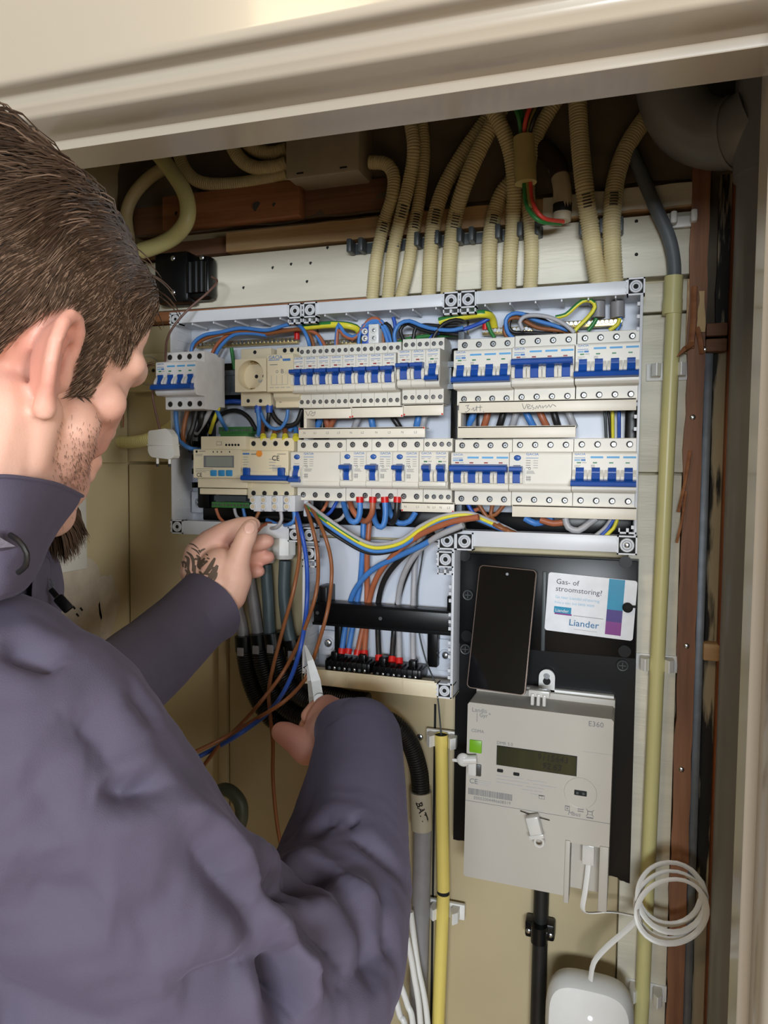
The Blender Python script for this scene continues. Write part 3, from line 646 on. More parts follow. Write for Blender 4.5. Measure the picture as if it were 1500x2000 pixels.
# din module beside the socket
mx0, mx1 = PX(522, 740, dn), PX(573.5, 740, dn)
mo = thing('rail_module', 'cream rail module with printed wiring diagram, between the socket and the breakers', 'module', ((mx0+mx1)/2, yT+.045, zb_))
s = MB(); s.prism(chamfer_prof([(yT+.044, zb_+.01), (yT+.044, zt_-.008), (yT+.004, zt_+.0), (yT+.004, zt_-.012), (dn-CD, zt_-.013), (dn-CD, fz0-.001), (yT-.006, fz0-.001), (yT-.006, fz0-.006), (yT+.001, fz0-.012), (yT+.001, zb_-.003), (yT+.03, zb_-.002)], .0008), mx0, mx1-.0005, M_dev2); s.build('body', mo)
s = MB(); y = dn-CD-.0001; s.text('GACIA', .0068, mx0+.002, y, zt_-.0195, M_blueprint); s.rect(mx0+.002, mx0+.018, y, zt_-.0212, zt_-.0204, M_blueprint); s.rect(mx0+.023, mx0+.034, y, zt_-.0225, zt_-.0195, M_blueprint)
fine(s, mx0+.004, zt_-.0265, .012, 1, y, M_grey)
for i in range(4): s.rect(mx0+.006+i*.008, mx0+.0064+i*.008, y, zt_-.053, zt_-.041, M_pale)
s.rect(mx0+.006, mx0+.0304, y, zt_-.0534, zt_-.053, M_pale); s.text('B', .008, mx0+.02, y, zt_-.0385, M_grey)
for i in range(4): fine(s, mx0+.004+i*.008, zt_-.0565, .006, 1, y, M_pale)
s.torus((mx0+.0145, y, zt_-.036), (0, 1, 0), .0016, .0003, M_grey, 10, 4); s.build('printed_marking', mo)
for i in range(3): screw_part(mo, mx0+.012+i*.0105, zt_-.004, .003, yT+.004, lit=False)
screw_part(mo, mx0+.007, zb_+.007, .0028, yT+.001, lit=False)
# energy meter on the rail
def Q(px, py, d=TERM): return P(px, py, d)
ex0, ex1 = PX(388, 910, TERM), PX(486, 910, TERM)
em = thing('energy_meter', 'cream rail energy meter with grey display and three blue buttons', 'energy meter', ((ex0+ex1)/2, yT+.045, PZ(430, 970, TERM)))
de = .893; gz0, gz1 = PZ(430, 934, de), PZ(430, 876, de)
s = MB(); gx0, gx1 = PX(378, 905, de), PX(470, 905, de)
s.box(PX(386, 960, .905), PX(483, 960, .905), .905-CD, yT+.04, PZ(430, 953, .905), gz0+.002, M_dev2, .0012); s.box(PX(390, 970, TERM), PX(481, 970, TERM), yT, yT+.04, PZ(430, 966, TERM), PZ(430, 954, TERM), M_dev2, .001)
s.box(PX(392, 860, .905), PX(480, 860, .905), .905-CD, yT+.04, gz1-.001, PZ(430, 852, .905), M_dev2, .0012)
s.prism(chamfer_prof([(de-CD, gz0), (de-CD, gz1-.001), (yT+.03, gz1), (yT+.03, gz0-.001)], .001), gx0, gx1, M_dev2); s.build('body', em)
q = MB(); q.rect(PX(398, 900, de), PX(457, 900, de), de-CD+.0002, PZ(420, 913, de), PZ(420, 890, de), M_grey, .0006); q.rect(PX(403, 900, de), PX(454, 900, de), de-CD-.0003, PZ(420, 911, de), PZ(420, 892, de), M_lcd2, .0003); q.build('display', em)
for px_ in (417.5, 433, 448): q = MB(); c = P(px_, 924, de); q.box(c.x-.005, c.x+.005, c.y-.0016, c.y+.001, c.z-.0042, c.z+.0042, M_cyanbtn, .0014); q.build('button', em)
q = MB(); y = de-CD-.0001; c = P(384, 882, de); q.sphere((c.x, c.y, c.z), .0018, M_ink, sy=.1); fine(q, c.x+.004, c.z+.001, .011, 1, y, M_grey)
q.text('CE', .0075, PX(384, 932, de), y, PZ(384, 931, de), M_ink)
for i in range(3): fine(q, PX(382, 918, de), PZ(382, 915+i*3, de), .03-.006*i, 1, y, M_grey, .0005)
fine(q, PX(382, 888, de), PZ(382, 887, de), .012, 2, y, M_grey, .0005)
for px_ in (416, 424, 432, 448): q.rect(PX(px_, 882, de), PX(px_+1.5, 882, de), y, PZ(px_, 884, de), PZ(px_, 881, de), M_ink)
y = .905-CD-.0001; c = P(428, 866, .905); q.rect(c.x-.004, c.x+.004, y, c.z-.0025, c.z+.0025, M_grey); q.rect(c.x-.0035, c.x+.0035, y-.0002, c.z-.002, c.z+.002, M_dev2)
for i in range(5): c = P(442+i*6, 869, .905); q.cyl((c.x, y, c.z), (c.x, y-.0003, c.z), .0017, M_hole, 10)
q.build('printed_marking', em)
def green_conn(px0, px1, py0, py1, d, lab):
    s = MB(); a, b_ = P(px0, py0, d), P(px1, py1, d)
    s.box(a.x, b_.x, d-CD, d-CD+.016, b_.z, a.z, M_green, .0006); n = 12
    for i in range(n): x = a.x+(b_.x-a.x)*(i+.5)/n; s.cyl((x, d-CD-.0002, (a.z+b_.z)/2), (x, d-CD+.001, (a.z+b_.z)/2), .0017, M_screw if i > 2 else M_dgrey, 8)
    s.build('plug_connector', em)['label'] = lab
green_conn(413, 486, 980, 993, .925, 'green screw connector under the meter'); green_conn(427, 492, 834, 847, .945, 'green screw connector above the meter')
s = MB(); s.box(PX(418, 975, .93), PX(480, 975, .93), .93-CD, .95-CD, PZ(450, 979, .93), PZ(450, 968, .93), M_dgrey, .0006); s.build('connector_header', em); s = MB(); s.box(PX(430, 848, .93), PX(484, 848, .93), .93-CD, .95-CD, PZ(450, 855, .93), PZ(450, 847, .93), M_green, .0006); s.build('connector_header', em)
# four pole residual current breaker beside the energy meter
rx0, rx1 = PX(483.5, 900, TERM), PX(574, 900, TERM)
rt = PZ(530, 855.5, TERM)
rr = thing('residual_current_breaker', 'cream four-pole breaker with orange test button and one long blue lever', 'breaker', ((rx0+rx1)/2, yT+.045, rt-.083))
nx0, nx1 = PX(472, 910, NOSE), PX(563, 910, NOSE); H = .084; zn0, zn1 = PZ(520, 880, NOSE), PZ(520, 943, NOSE)
s = MB(); s.box(rx0, rx1, yT, yT+.044, rt-H, rt, M_dev2, .001); s.box(nx0, nx1, yN, yT+.001, zn1, zn0, M_dev2, .0015); s.box(nx0, nx1-.002, yN-.002, yN+.001, zn1+.001, PZ(520, 921, NOSE), M_dev2, .001); s.build('body', rr)
b = MB(); c0, c1 = P(471, 933, NOSE-.01), P(561, 933, NOSE-.01)
b.prism(chamfer_prof([(yN-.003, c0.z+.004), (yN-.012, c0.z+.003), (yN-.013, c0.z-.003), (yN-.004, c0.z-.004)], .0015), c0.x, c1.x, M_toggle)
for px_ in (481, 549): c = P(px_, 925, NOSE-.004); b.box(c.x-.005, c.x+.005, yN-.006, yN, c.z-.008, c.z+.008, M_toggle, .0015)
b.build('toggle', rr)
q = MB(); c = P(507, 886, NOSE); q.cyl((c.x, yN, c.z), (c.x, yN-.002, c.z), .0042, M_orange, 18); q.build('test_button', rr)
q = MB(); y = yN-.0001; c = P(474, 889, NOSE); fine(q, c.x, c.z+.003, .011, 1, y, M_blueprint, .0022); fine(q, c.x+.013, c.z+.002, .01, 1, y, M_grey, .0012)
fine(q, c.x, c.z-.002, .012, 5, y, M_pale, .0009, .0035, 4); fine(q, c.x+.04, c.z-.005, .014, 4, y, M_pale, .001, .004, 9); fine(q, c.x+.052, c.z+.002, .014, 1, y, M_grey, .0008); q.text('CE', .0095, PX(531, 900, NOSE), y, PZ(531, 899.5, NOSE), M_ink); fine(q, c.x+.045, c.z-.014, .02, 4, y, M_pale, .0008, .002, 3); q.build('printed_marking', rr)
for i in range(4): screw_part(rr, rx0+(rx1-rx0)*(i+.56)/4.2, rt-.0075, .0035, lit=False); screw_part(rr, rx0+(rx1-rx0)*(i+.56)/4.2, rt-H+.008, .0035, lit=False)
# small white connectors under it
CT = None
nmb = ['leftmost white two-screw connector under the orange-button breaker', 'second white two-screw connector from the left under the orange-button breaker', 'third white two-screw connector, left of the last one', 'rightmost white two-screw connector under the orange-button breaker']
for i, px_ in enumerate((496, 516.5, 538.5, 562)):
    c = P(px_, 983, .897); r_ = thing('screw_connector', nmb[i], 'connector', c, 'white connectors under the breaker'); s = MB()
    s.box(c.x-.001, c.x+.0105, c.y, c.y+.03, c.z-.0112, c.z+.0105, M_shell, .001)
    for dz in (.0045, -.0045): s.cyl((c.x-.001, c.y-.002, c.z+dz), (c.x-.001, c.y+.012, c.z+dz), .0044, M_shell, 14)
    s.build('housing', r_); q = MB()
    for dz in (.0045, -.0045): q.cyl((c.x-.001, c.y-.0022, c.z+dz), (c.x-.001, c.y-.001, c.z+dz), .0031, mat('connector_bore', (205, 190, 160), .5), 12)
    q.build('terminal_bore', r_)
# spare connector above the narrow breakers
c = P(722, 655, .925); r_ = thing('screw_connector', 'white and blue two-pole connector above the row of eight narrow breakers', 'connector', c); s = MB()
s.box(c.x-.001, c.x+.013, c.y-.002, c.y+.022, c.z-.012, c.z+.014, M_white, .001); s.build('housing', r_)
s = MB(); s.box(c.x-.011, c.x-.0012, c.y, c.y+.02, c.z-.012, c.z+.011, M_wdblue, .001); s.build('blue_housing', r_); q = MB()
for dx, dz in ((.006, .006), (.006, -.004), (-.006, .005), (-.006, -.004)): q.torus((c.x+dx, c.y-.0026, c.z+dz), (0, 1, 0), .0032, .0011, M_white, 12, 6); q.sphere((c.x+dx, c.y-.002, c.z+dz), .0022, M_screw, sy=.4)
q.build('terminal_screw', r_)
# earth and neutral bars at the top
def bar(px0, py0, px1, py1, d, lab, n, m=M_brass):
    a, b_ = P(px0, py0, d), P(px1, py1, d); z = (a.z+b_.z)/2
    r_ = thing('terminal_bar', lab, 'terminal bar', ((a.x+b_.x)/2, d-CD, z)); s = MB(); s.box(a.x, b_.x, d-CD, d-CD+.008, z-.0042, z+.0042, m, .0006); s.build('bar_body', r_); s = MB()
    for i in range(n): x = a.x+(b_.x-a.x)*(i+.5)/n; s.cyl((x, d-CD, z+.0005), (x, d-CD-.003, z+.0005), .0024, M_screw, 8)
    o = s.build('bar_screws', r_)
bar(383, 675, 580, 664, .955, 'brass terminal bar behind the wires at the top of the left enclosure', 26)
bar(632, 672, 700, 665, .955, 'short brass terminal bar behind the row of eight narrow breakers', 9)
bar(776, 660, 868, 655, .958, 'brass terminal bar behind the black wires of the middle enclosure', 12)
bar(942, 648, 1040, 643, .95, 'long terminal bar above the left breakers of the right enclosure', 13)
bar(1095, 635, 1216, 628, .945, 'terminal bar above the top right corner breaker', 14)
# terminal blocks in the lower enclosure
def tblock(px0, px1, py0, lab):
    d = .925; a, b_ = P(px0, py0, d), P(px1, py0, d); z = a.z; r_ = thing('terminal_block', lab, 'terminal block', ((a.x+b_.x)/2, d-CD+.02, z-.008)); s = MB()
    s.box(a.x, b_.x, d-CD, d-CD+.035, z-.009, z+.006, M_black, .002); n = 9
    for i in range(n): x = a.x+(b_.x-a.x)*(i+.5)/n; s.box(x-.0005, x+.0005, d-CD-.002, d-CD+.02, z-.006, z+.009, M_black)
    for f in (.18, .8): x = a.x+(b_.x-a.x)*f; s.box(x-.005, x+.005, d-CD+.004, d-CD+.02, z+.004, z+.017, M_black, .002)
    s.build('block_body', r_); q = MB()
    for i in range(8): x = a.x+(b_.x-a.x)*(i+1)/9; q.sphere((x, d-CD-.0005, z-.004), .0024, M_screw if i % 2 else M_dgrey, sy=.5)
    q.build('clamp_screw', r_)
tblock(634, 722, 1297, 'black terminal block taking the blue and brown wires'); tblock(727, 822, 1309, 'black terminal block taking the black and grey wires')
# cable glands and grey cables below the left enclosure come with the wires
# ---------------------------------------------------------------- helpers for runs of tube
def path(pts, step=.006):
    q = []; d = pts[0][2]
    for p in pts:
        if len(p) > 2: d = p[2]
        q.append(P(p[0], p[1], d))
    return smooth_path(q, step)
def corrugate(mb, pts, r, m, pitch=.0034, amp=.09, n=14):
    q = resample(smooth_path(pts, .004), pitch/3); rr = [r*(1-amp) if i % 3 == 0 else r for i in range(len(q))]
    mb.tube(q, rr, m, n); return q
def conduit(pts, r, label, m=None, name='corrugated_conduit', cat='conduit', corr=True, group=None, marks=None, amp=.1, pitch=.0034):
    p = path(pts, .004); root = thing(name, label, cat, p[-1], group); mb = MB(); m = m or M_conduit
    if corr: corrugate(mb, p[::2]+[p[-1]], r, m, amp=amp, pitch=pitch)
    else: mb.tube(p, r, m, 16)
    mb.build('tube_wall', root)
    if marks:
        q = MB(); rnd = random.Random(int(r*1e5+pts[0][0]))
        for px, py, n_ in marks:
            c = min(p, key=lambda v: (v-P(px, py, CD+v.y)).length); i = p.index(c); T = (p[min(i+3, len(p)-1)]-p[max(0, i-3)]).normalized(); e = (Vector((0, -CD, CZ))-c).normalized(); s_ = T.cross(e).normalized(); e = s_.cross(T).normalized()*(1 if s_.cross(T).dot(e) > 0 else -1)
            for k in range(n_):
                o = c+T*(k-n_/2)*.0034; arc = [o+(e*math.cos(a)+s_*math.sin(a))*(r+.0002) for a in [(-.55+.9*t/5+rnd.uniform(-.05, .05)) for t in range(6)]]; q.tube(arc, .0007, M_ink, 5)
        q.build('pen_mark', root)
    return root
def wire(pts, r, m, label, group=None, stripe=None, ferrule=None, name='wire', n=9, ends=None):
    p = path(pts, .005); root = thing(name, label, 'wire' if name == 'wire' else 'cable', p[0], group); mb = MB(); mb.tube(p, r, m, n, stripe=stripe); mb.build('insulation', root)
    if ferrule:
        i = -1 if ferrule[1] == 'end' else 0; a = p[i]; T = (p[-1]-p[-3]).normalized() if i == -1 else (p[0]-p[2]).normalized()
        q = MB(); q.cyl(a-T*.001, a+T*.0065, r*1.3, ferrule[0], 12); q.build('ferrule', root)
    return root
# ---------------------------------------------------------------- right side timber and pipes
xs0, xs1 = PX(1331, 1000, .968), PX(1365, 1000, .968); ztop = PZ(1380, 300, .97)
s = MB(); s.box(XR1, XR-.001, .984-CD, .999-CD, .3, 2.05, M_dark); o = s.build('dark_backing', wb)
s = MB(); nzz = 60
def ragged(mb, x0, x1, d0, d1, z0, z1, m, amp, n=70, seed=0, am2=None):
    vs = []; am2 = amp if am2 is None else am2
    for i in range(n+1):
        z = z0+(z1-z0)*i/n; a = amp*noise.noise(Vector((z*22, seed, 0)))+amp*.5*noise.noise(Vector((z*70, seed, 3))); b_ = am2*noise.noise(Vector((z*25, seed+5, 0)))
        vs += [(x0+a, d0-CD, z), (x1+b_, d0-CD, z), (x1+b_, d1-CD, z), (x0+a, d1-CD, z)]
    fs = [(i*4+j, i*4+(j+1) % 4, i*4+4+(j+1) % 4, i*4+4+j) for i in range(n) for j in range(4)]+[(3, 2, 1, 0), tuple(4*n+j for j in range(4))]
    mb.add(vs, fs, m)
ragged(s, xs0, xs1, .955, .99, .3, ztop, M_stud, .003, seed=2, am2=.0015)
st = s.build('stud', wb); st['label'] = 'reddish vertical stud with splintered edge'
s = MB()
for (px, py) in ((1353, 815), (1341, 1262), (1331, 1503), (1377, 682)): c = P(px, py, .9548); s.sphere((c.x, c.y, c.z), .0034, M_screw, sy=.5)
s.build('screw_head', st)['kind'] = 'stuff'
s = MB()
for (a, b_, w_) in (((1322, 697), (1352, 672), .003), (1 and (1300, 1), 0, 0),)[:1]: s.tube([P(a[0], a[1], .945), P((a[0]+b_[0])/2, (a[1]+b_[1])/2-3, .94), P(b_[0], b_[1], .95)], [.0006, w_, .0035], M_wood2 if False else M_wood, 7)
for (a, b_, w_) in (((1356, 560), (1350, 680), .0035), ((1348, 880), (1325, 1000), .002), ((1340, 960), (1322, 1060), .0016), ((1362, 640), (1371, 690), .003)): s.tube(smooth_path([P(*a, .951), P((a[0]+b_[0])/2+2, (a[1]+b_[1])/2, .948), P(*b_, .952)]), w_, M_wood, 6)
s.build('splinter', wb)['kind'] = 'stuff'
s = MB(); s.box(XR1-.001, PX(1332, 900, .96), .960-CD, .99-CD, PZ(1340, 690, .96), PZ(1340, 545, .96), M_wood2); ragged(s, PX(1362, 640, .954), PX(1375, 640, .954), .951, .956, PZ(1360, 650, .954), PZ(1360, 570, .954), mat('peeled_wallpaper', (205, 178, 130), .7), .004, 14, 7); s.build('paint_remnant', wb)['label'] = 'peeled cream paint remnant'
s = MB(); s.box(xs1+.0005, PX(1382, 1000, .975), .965-CD, .99-CD, .3, PZ(1380, 680, .97), M_galv, .001); s.build('metal_channel', wb)
s = MB(); ragged(s, PX(1383, 1000, .98), PX(1408, 1000, .98), .972, .99, .3, PZ(1400, 320, .98), M_peel, .002, 60, 4); s.build('post', wb)['label'] = 'post with peeling black and cream paint'
s = MB(); s.box(PX(1410, 1000, .96), PX(1421, 1000, .96), .955-CD, .975-CD, .3, PZ(1400, 160, .98), mat('orange_stained_wood', (150, 84, 40), .5, rgb2=(108, 60, 34), scale=8, stretch=(9, 5, .6)), .002); s.build('edge_strip', wb)
s = MB(); z = PZ(1385, 645, .96)
for k, dz in enumerate((.0, -.018)): s.box(PX(1378, 650, .96), PX(1420, 650, .96), .952-CD, .97-CD, z+dz-.008, z+dz+.007, M_wood3, .002)
s.build('wood_block', wb)
s = MB(); c = P(1395, 1276, .955); s.box(c.x-.012, c.x+.014, c.y, c.y+.02, c.z-.01, c.z+.011, M_wood2, .002); s.build('spacer_block', wb)
zz = P(1402, 1000, .94)
o = MB(); o.tube([Vector((PX(1408, 1600, .95), .95-CD, .3)), Vector((PX(1408, 1600, .95), .95-CD, 1.2)), Vector((PX(1409, 1600, .95), .95-CD, PZ(1400, 1250, .95)))], .0075, M_copperpipe, 14); o = o.build('copper_pipe', loc=(PX(1408, 1600, .95), .95-CD, .3)); tag(o, 'thin oxidised copper pipe rising beside the grey drain pipe', 'pipe')
# grey drain pipe with bend
dp = .90; xp = PX(1444, 1000, dp)+.022; root = thing('drain_pipe', 'grey plastic drain pipe with a bend at the top right of the cupboard', 'pipe', (xp, dp-CD, .3))
s = MB(); s.tube([Vector((xp, dp-CD, .3)), Vector((xp, dp-CD, 1.2)), Vector((xp, dp-CD, PZ(1450, 345, dp)))], .037, M_greypipe, 28); s.build('vertical_pipe', root)
s = MB(); zt2 = PZ(1450, 345, dp); s.cyl((xp, dp-CD, zt2-.002), (xp, dp-CD, PZ(1450, 150, dp)), .0405, M_greypipe, 28); s.build('socket_collar', root)
s = MB(); bp = path([(1300, 120, .93), (1312, 190), (1340, 240), (1385, 262, .925), (1430, 262, .915), (1475, 235, .905)], .008); s.tube(bp, .036, M_greypipe, 28); bnd = s.build('bend', root)
s = MB(); a = P(1428, 262, .917); b_ = P(1437, 259, .914); s.cyl(a, b_, .0385, M_greypipe, 28); s.build('seam_ring', bnd)
# ---------------------------------------------------------------- yellow pipes
def clip(px, py, d, label, w_=.050, h_=.015, right=True, m=M_white, gap=.0095):
    c = P(px, py, d); r_ = thing('pipe_clip', label, 'pipe clip', c); s = MB(); s.box(c.x-w_/2, c.x+w_/2, c.y+.012, c.y+.018, c.z-h_/2-.004, c.z+h_/2+.002, m, .001); s.build('clip_base', r_)
    for sg in (-1, 1):
        q = MB(); q.prism(chamfer_prof([(c.x+sg*gap, c.y+.013), (c.x+sg*(gap+.009), c.y+.013), (c.x+sg*(gap+.010), c.y-.003), (c.x+sg*(gap+.004), c.y-.010), (c.x+sg*(gap-.001), c.y-.002)][::sg], .001), c.z-h_/2, c.z+h_/2, m, axis='z'); q.build('clip_arm', r_)
    return r_
r_ = thing('yellow_conduit_pipe', 'long pale yellow pipe running down right of the enclosures and meter board', 'pipe', P(1250, 2000, .952)); s = MB(); s.tube([Vector((PX(1200, 2900, .952), .952-CD, .01)), P(1237, 2250, .952), P(1253, 1980, .952), P(1284, 1290, .952), P(1316, 612, .952)], .0088, M_pipe, 20); s.build('tube_wall', r_)
s = MB(); s.cyl(P(1312.5, 614, .952), P(1314, 585, .952), .0112, M_pipe, 22); s.cyl(P(1314, 586, .952), P(1316, 540, .952), .0106, M_pipe, 22); s.build('coupling', r_)
clip(1306, 722, .952, 'white double clip holding the long yellow pipe beside the breakers'); clip(1283, 1298, .952, 'white clip on the long yellow pipe beside the meter board'); clip(1261, 1945, .952, 'white clip on the long yellow pipe at the bottom, beside the router')
wire([(1230, 290, .962), (1250, 335, .957), (1278, 400, .952), (1305, 460), (1316, 510), (1317, 560)], .0078, M_cable, 'thick grey cable bending down into the long yellow pipe', name='grey_cable', n=16)
r_ = thing('yellow_conduit_pipe', 'short bright yellow pipe below the lower enclosure, left of the meter board', 'pipe', P(852, 2000, .95)); s = MB(); s.tube([Vector((PX(852, 2200, .945), .945-CD, .01)), P(852, 2200, .945), P(856, 1990, .945), P(866, 1745, .945)], .0088, M_pipe2, 20); s.tube([P(866, 1738, .945), P(864, 1600, .945), P(862, 1434, .945)], .0088, M_pipe2, 20, cap=False); s.cyl(P(866, 1746, .945), P(866, 1737, .945), .0082, M_hole, 16); s.cyl(P(862, 1437, .945), P(862, 1435.5, .945), .0084, M_hole, 16); s.build('tube_wall', r_)
clip(863, 1447, .945, 'white clip at the top end of the bright yellow pipe', gap=.010); clip(868, 1785, .945, 'white clip halfway down the bright yellow pipe')
r_ = thing('grey_conduit_pipe', 'grey pipe with handwritten BATT on its collar, left of the bright yellow pipe', 'pipe', P(815, 2000, .94)); s = MB(); s.tube([Vector((PX(812, 2200, .94), .94-CD, .01)), P(812, 2200, .94), P(816, 1990, .94), P(824, 1700, .94), P(826, 1600, .94)], .0125, M_cable2, 20); s.build('tube_wall', r_)
s = MB(); s.cyl(P(824, 1618, .94), P(822, 1545, .94), .0145, mat('beige_collar', (176, 168, 148), .4), 24); s.build('coupling', r_)
s = MB(); c0_, c1_ = P(822, 1545, .94), P(824, 1618, .94); cc_ = (c0_+c1_)/2; tv, tf = text_mesh('BATT', 'CENTER', .15, .03); Rr = .0148; tl = -1.2
vs = []
for q in tv: u, v = q[0]*.0125, (q[1]+.35)*.0125; dx, dz = u*math.cos(tl)-v*math.sin(tl), u*math.sin(tl)+v*math.cos(tl); a = dx/Rr-.18; vs.append((cc_.x+Rr*math.sin(a), cc_.y-Rr*math.cos(a), cc_.z+dz))
s.add(vs, tf, M_ink)
s.build('handwriting', r_)
conduit([(640, 1395, .9), (700, 1392, .905), (760, 1408, .92), (797, 1445, .935), (817, 1500, .94), (822, 1548, .94)], .0125, 'black corrugated hose running from behind the arm into the grey BATT pipe', M_bcorr, 'corrugated_hose', 'hose')
for i, (pts, lb) in enumerate((([(802, 1780, .915), (815, 1880), (836, 2010), (845, 2300, .93), (850, 2900, .93)], 'white cable hanging nearest the grey pipe at the bottom'), ([(795, 1830, .905), (808, 1900), (822, 2010), (832, 2300, .925), (838, 2900, .925)], 'second white cable from the grey pipe at the bottom'), ([(776, 1905, .9), (795, 1960), (808, 2020), (820, 2300, .92), (826, 2900, .92)], 'third white cable from the grey pipe at the bottom'), ([(768, 1930, .89), (780, 1980), (794, 2030), (808, 2300, .915), (814, 2900, .915)], 'leftmost white cable emerging beside the sleeve at the bottom'))):
    wire(pts, .0042, M_white, lb, 'white cables at the bottom', name='white_cable')
# dark joint between the two boards
s = MB(); s.box(PX(846, 1500, .969), PX(850.5, 1500, .969), .9695-CD, .9705-CD, .45, PZ(850, 1375, .97), M_hole); s.build('board_joint', wb)
s = MB(); c = P(820, 1440, .969); s.sphere((c.x, c.y, c.z), .0048, M_screw, sy=.4); s.box(c.x-.003, c.x+.003, c.y-.0022, c.y-.0018, c.z-.0005, c.z+.0005, M_hole); s.box(c.x-.0005, c.x+.0005, c.y-.0022, c.y-.0018, c.z-.003, c.z+.003, M_hole); s.build('board_screw', wb)
# ---------------------------------------------------------------- meter board, meter, phone, card
dpl = .952; y0 = dpl-CD
X0, X1 = PX(893, 1080, dpl), PX(1248, 1090, dpl); zt_ = PZ(893, 1078, dpl)
r_ = thing('meter_board', 'black plastic meter board with snapped-off bottom edge, behind the electricity meter', 'meter board', ((X0+X1)/2, y0+.02, CZ-.5)); s = MB(); n = 60; vs = []
zl, zr = PZ(890, 1640, dpl), PZ(1228, 1718, dpl)
for i in range(n+1):
    x = X0+(X1-X0)*i/n; zb = (zl if x < PX(1005, 1700, dpl) else zr)+.0035*noise.noise(Vector((x*90, 0, 1))) - (.004 if i in (57, 58, 59, 60) else 0)
    vs += [(x, y0, zb), (x, y0, zt_), (x, y0+.016, zt_), (x, y0+.016, zb)]
s.add(vs, [(i*4+j, (i+1)*4+j, (i+1)*4+(j+1) % 4, i*4+(j+1) % 4) for i in range(n) for j in range(4)]+[(0, 1, 2, 3), tuple(4*n+j for j in (3, 2, 1, 0))], M_black)
s.build('board_body', r_)
s = MB(); zq = PZ(1230, 1285, dpl); s.box(X0+.001, X1-.001, y0-.0025, y0+.001, zq, zt_-.001, M_black, .001); s.build('upper_cover', r_)
s = MB(); s.box(PX(1060, 1120, dpl), PX(1068, 1120, dpl), y0-.005, y0-.002, PZ(1060, 1270, dpl), PZ(1060, 1115, dpl), M_dgrey, .0015); s.build('vertical_rib', r_)
for i, (px, py, q) in enumerate(((908, 1085, 0), (1222, 1098, 0), (914, 1162, 1), (912, 1242, 0), (909, 1268, 1), (1216, 1300, 1), (1220, 1272, 0))):
    s = MB(); c = P(px, py, dpl-.003); s.cyl((c.x, c.y, c.z), (c.x, c.y-.0012, c.z), .0075, M_black, 20)
    if q: s.torus((c.x, c.y-.0012, c.z), (0, 1, 0), .006, .0008, M_dgrey, 18, 5); s.box(c.x-.004, c.x+.004, c.y-.0016, c.y-.001, c.z-.0004, c.z+.0004, M_dgrey); s.box(c.x-.0004, c.x+.0004, c.y-.0016, c.y-.001, c.z-.004, c.z+.004, M_dgrey)
    s.build('cover_screw' if q else 'plug', r_)
# meter: front face corners
dm = .887; mX0, mX1 = PX(912, 1500, dm), PX(1196, 1560, dm); mzt, mzb = PZ(1050, 1385, dm), PZ(1050, 1743, dm); tl_ = 0.006   # hangs slightly out of level
mX0 = -.1912; mX1 = -.0190; mzt = CZ-.2865; mzb = CZ-.508
MR = thing('electricity_meter', 'large grey electricity meter with dark display, green button and cable port', 'electricity meter', ((mX0+mX1)/2, -.04, mzb))
Mx = Matrix.Translation(((mX0+mX1)/2, 0, (mzt+mzb)/2)) @ Matrix.Rotation(.010, 4, 'Y') @ Matrix.Translation((-(mX0+mX1)/2, 0, -(mzt+mzb)/2))
yF = dm-CD; xm = lambda f: mX0+(mX1-mX0)*f; zm = lambda f: mzt+(mzb-mzt)*f
s = MB(); fx0, fx1, fz = .745, .94, .70
def face(f0, f1, g0, g1, y=yF, yb=-.045, m=M_meter, b=.002): s.box(xm(f0), xm(f1), y, yb, zm(g1), zm(g0), m, b)
pr = [(xm(0), zm(0.012)), (xm(.012), zm(0)), (xm(.985), zm(0)), (xm(1), zm(.012)), (xm(1), zm(1.035)), (xm(fx1), zm(1.035)), (xm(fx1), zm(fz)), (xm(fx0), zm(fz)), (xm(fx0), zm(1.0)), (xm(.012), zm(1.0)), (xm(0), zm(.99))][::-1]
s.prism(pr, yF, -.045, M_meter, axis='y'); s.box(xm(fx0-.005), xm(fx1+.005), yF+.022, -.046, zm(1.0), zm(fz-.02), M_meter)
s.build('housing', MR, Mx)
s = MB(); s.box(xm(fx0-.035), xm(fx0), yF-.002, yF+.02, zm(1.035), zm(fz-.012), M_meter, .001); s.build('port_frame', MR, Mx)
s = MB(); s.box(xm(fx1), xm(1.0), yF-.002, yF+.02, zm(1.045), zm(fz-.012), M_meter, .001); s.build('port_frame', MR, Mx)
s = MB(); s.box(xm(.0), xm(.99), -.0465, -.036, zm(-.03)-.002, zm(-.03)+.004, M_white, .0008); s.box(xm(0), xm(1), -.052, -.038, zm(0)-.01, zm(-.03)+.001, M_meter, .001); s.build('rear_plate', MR, Mx)
s = MB(); cxh, cz1 = xm(.515), zm(-.115); n = 18; pr = [(cxh-.010, zm(-.02)), (cxh+.010, zm(-.02))]+[(cxh+.010*math.cos(t), cz1+.010*math.sin(t)) for t in [PI*i/n for i in range(n+1)]]
s.prism(pr, -.0465, -.043, M_white, axis='y'); s.cyl((cxh, -.0468, cz1-.005), (cxh, -.044, cz1-.005), .0048, M_hole, 16); s.cyl((cxh, -.049, cz1+.002), (cxh, -.045, cz1+.002), .0038, M_screw, 12); s.build('hanging_lug', MR, Mx)
s = MB(); s.box(xm(.217), xm(.77), yF-.0004, yF+.001, zm(.332), zm(.222), M_hole); s.box(xm(.222), xm(.765), yF-.0008, yF, zm(.329), zm(.225), M_lcd)
for k, t_ in enumerate(('9115643', '92.63')): s.text(t_, .0105, xm(.50)+.006*k, yF-.0009, zm(.268+.046*k), mat('lcd_segment', (10, 12, 7), .4), shear=.1)
s.build('display', MR, Mx)
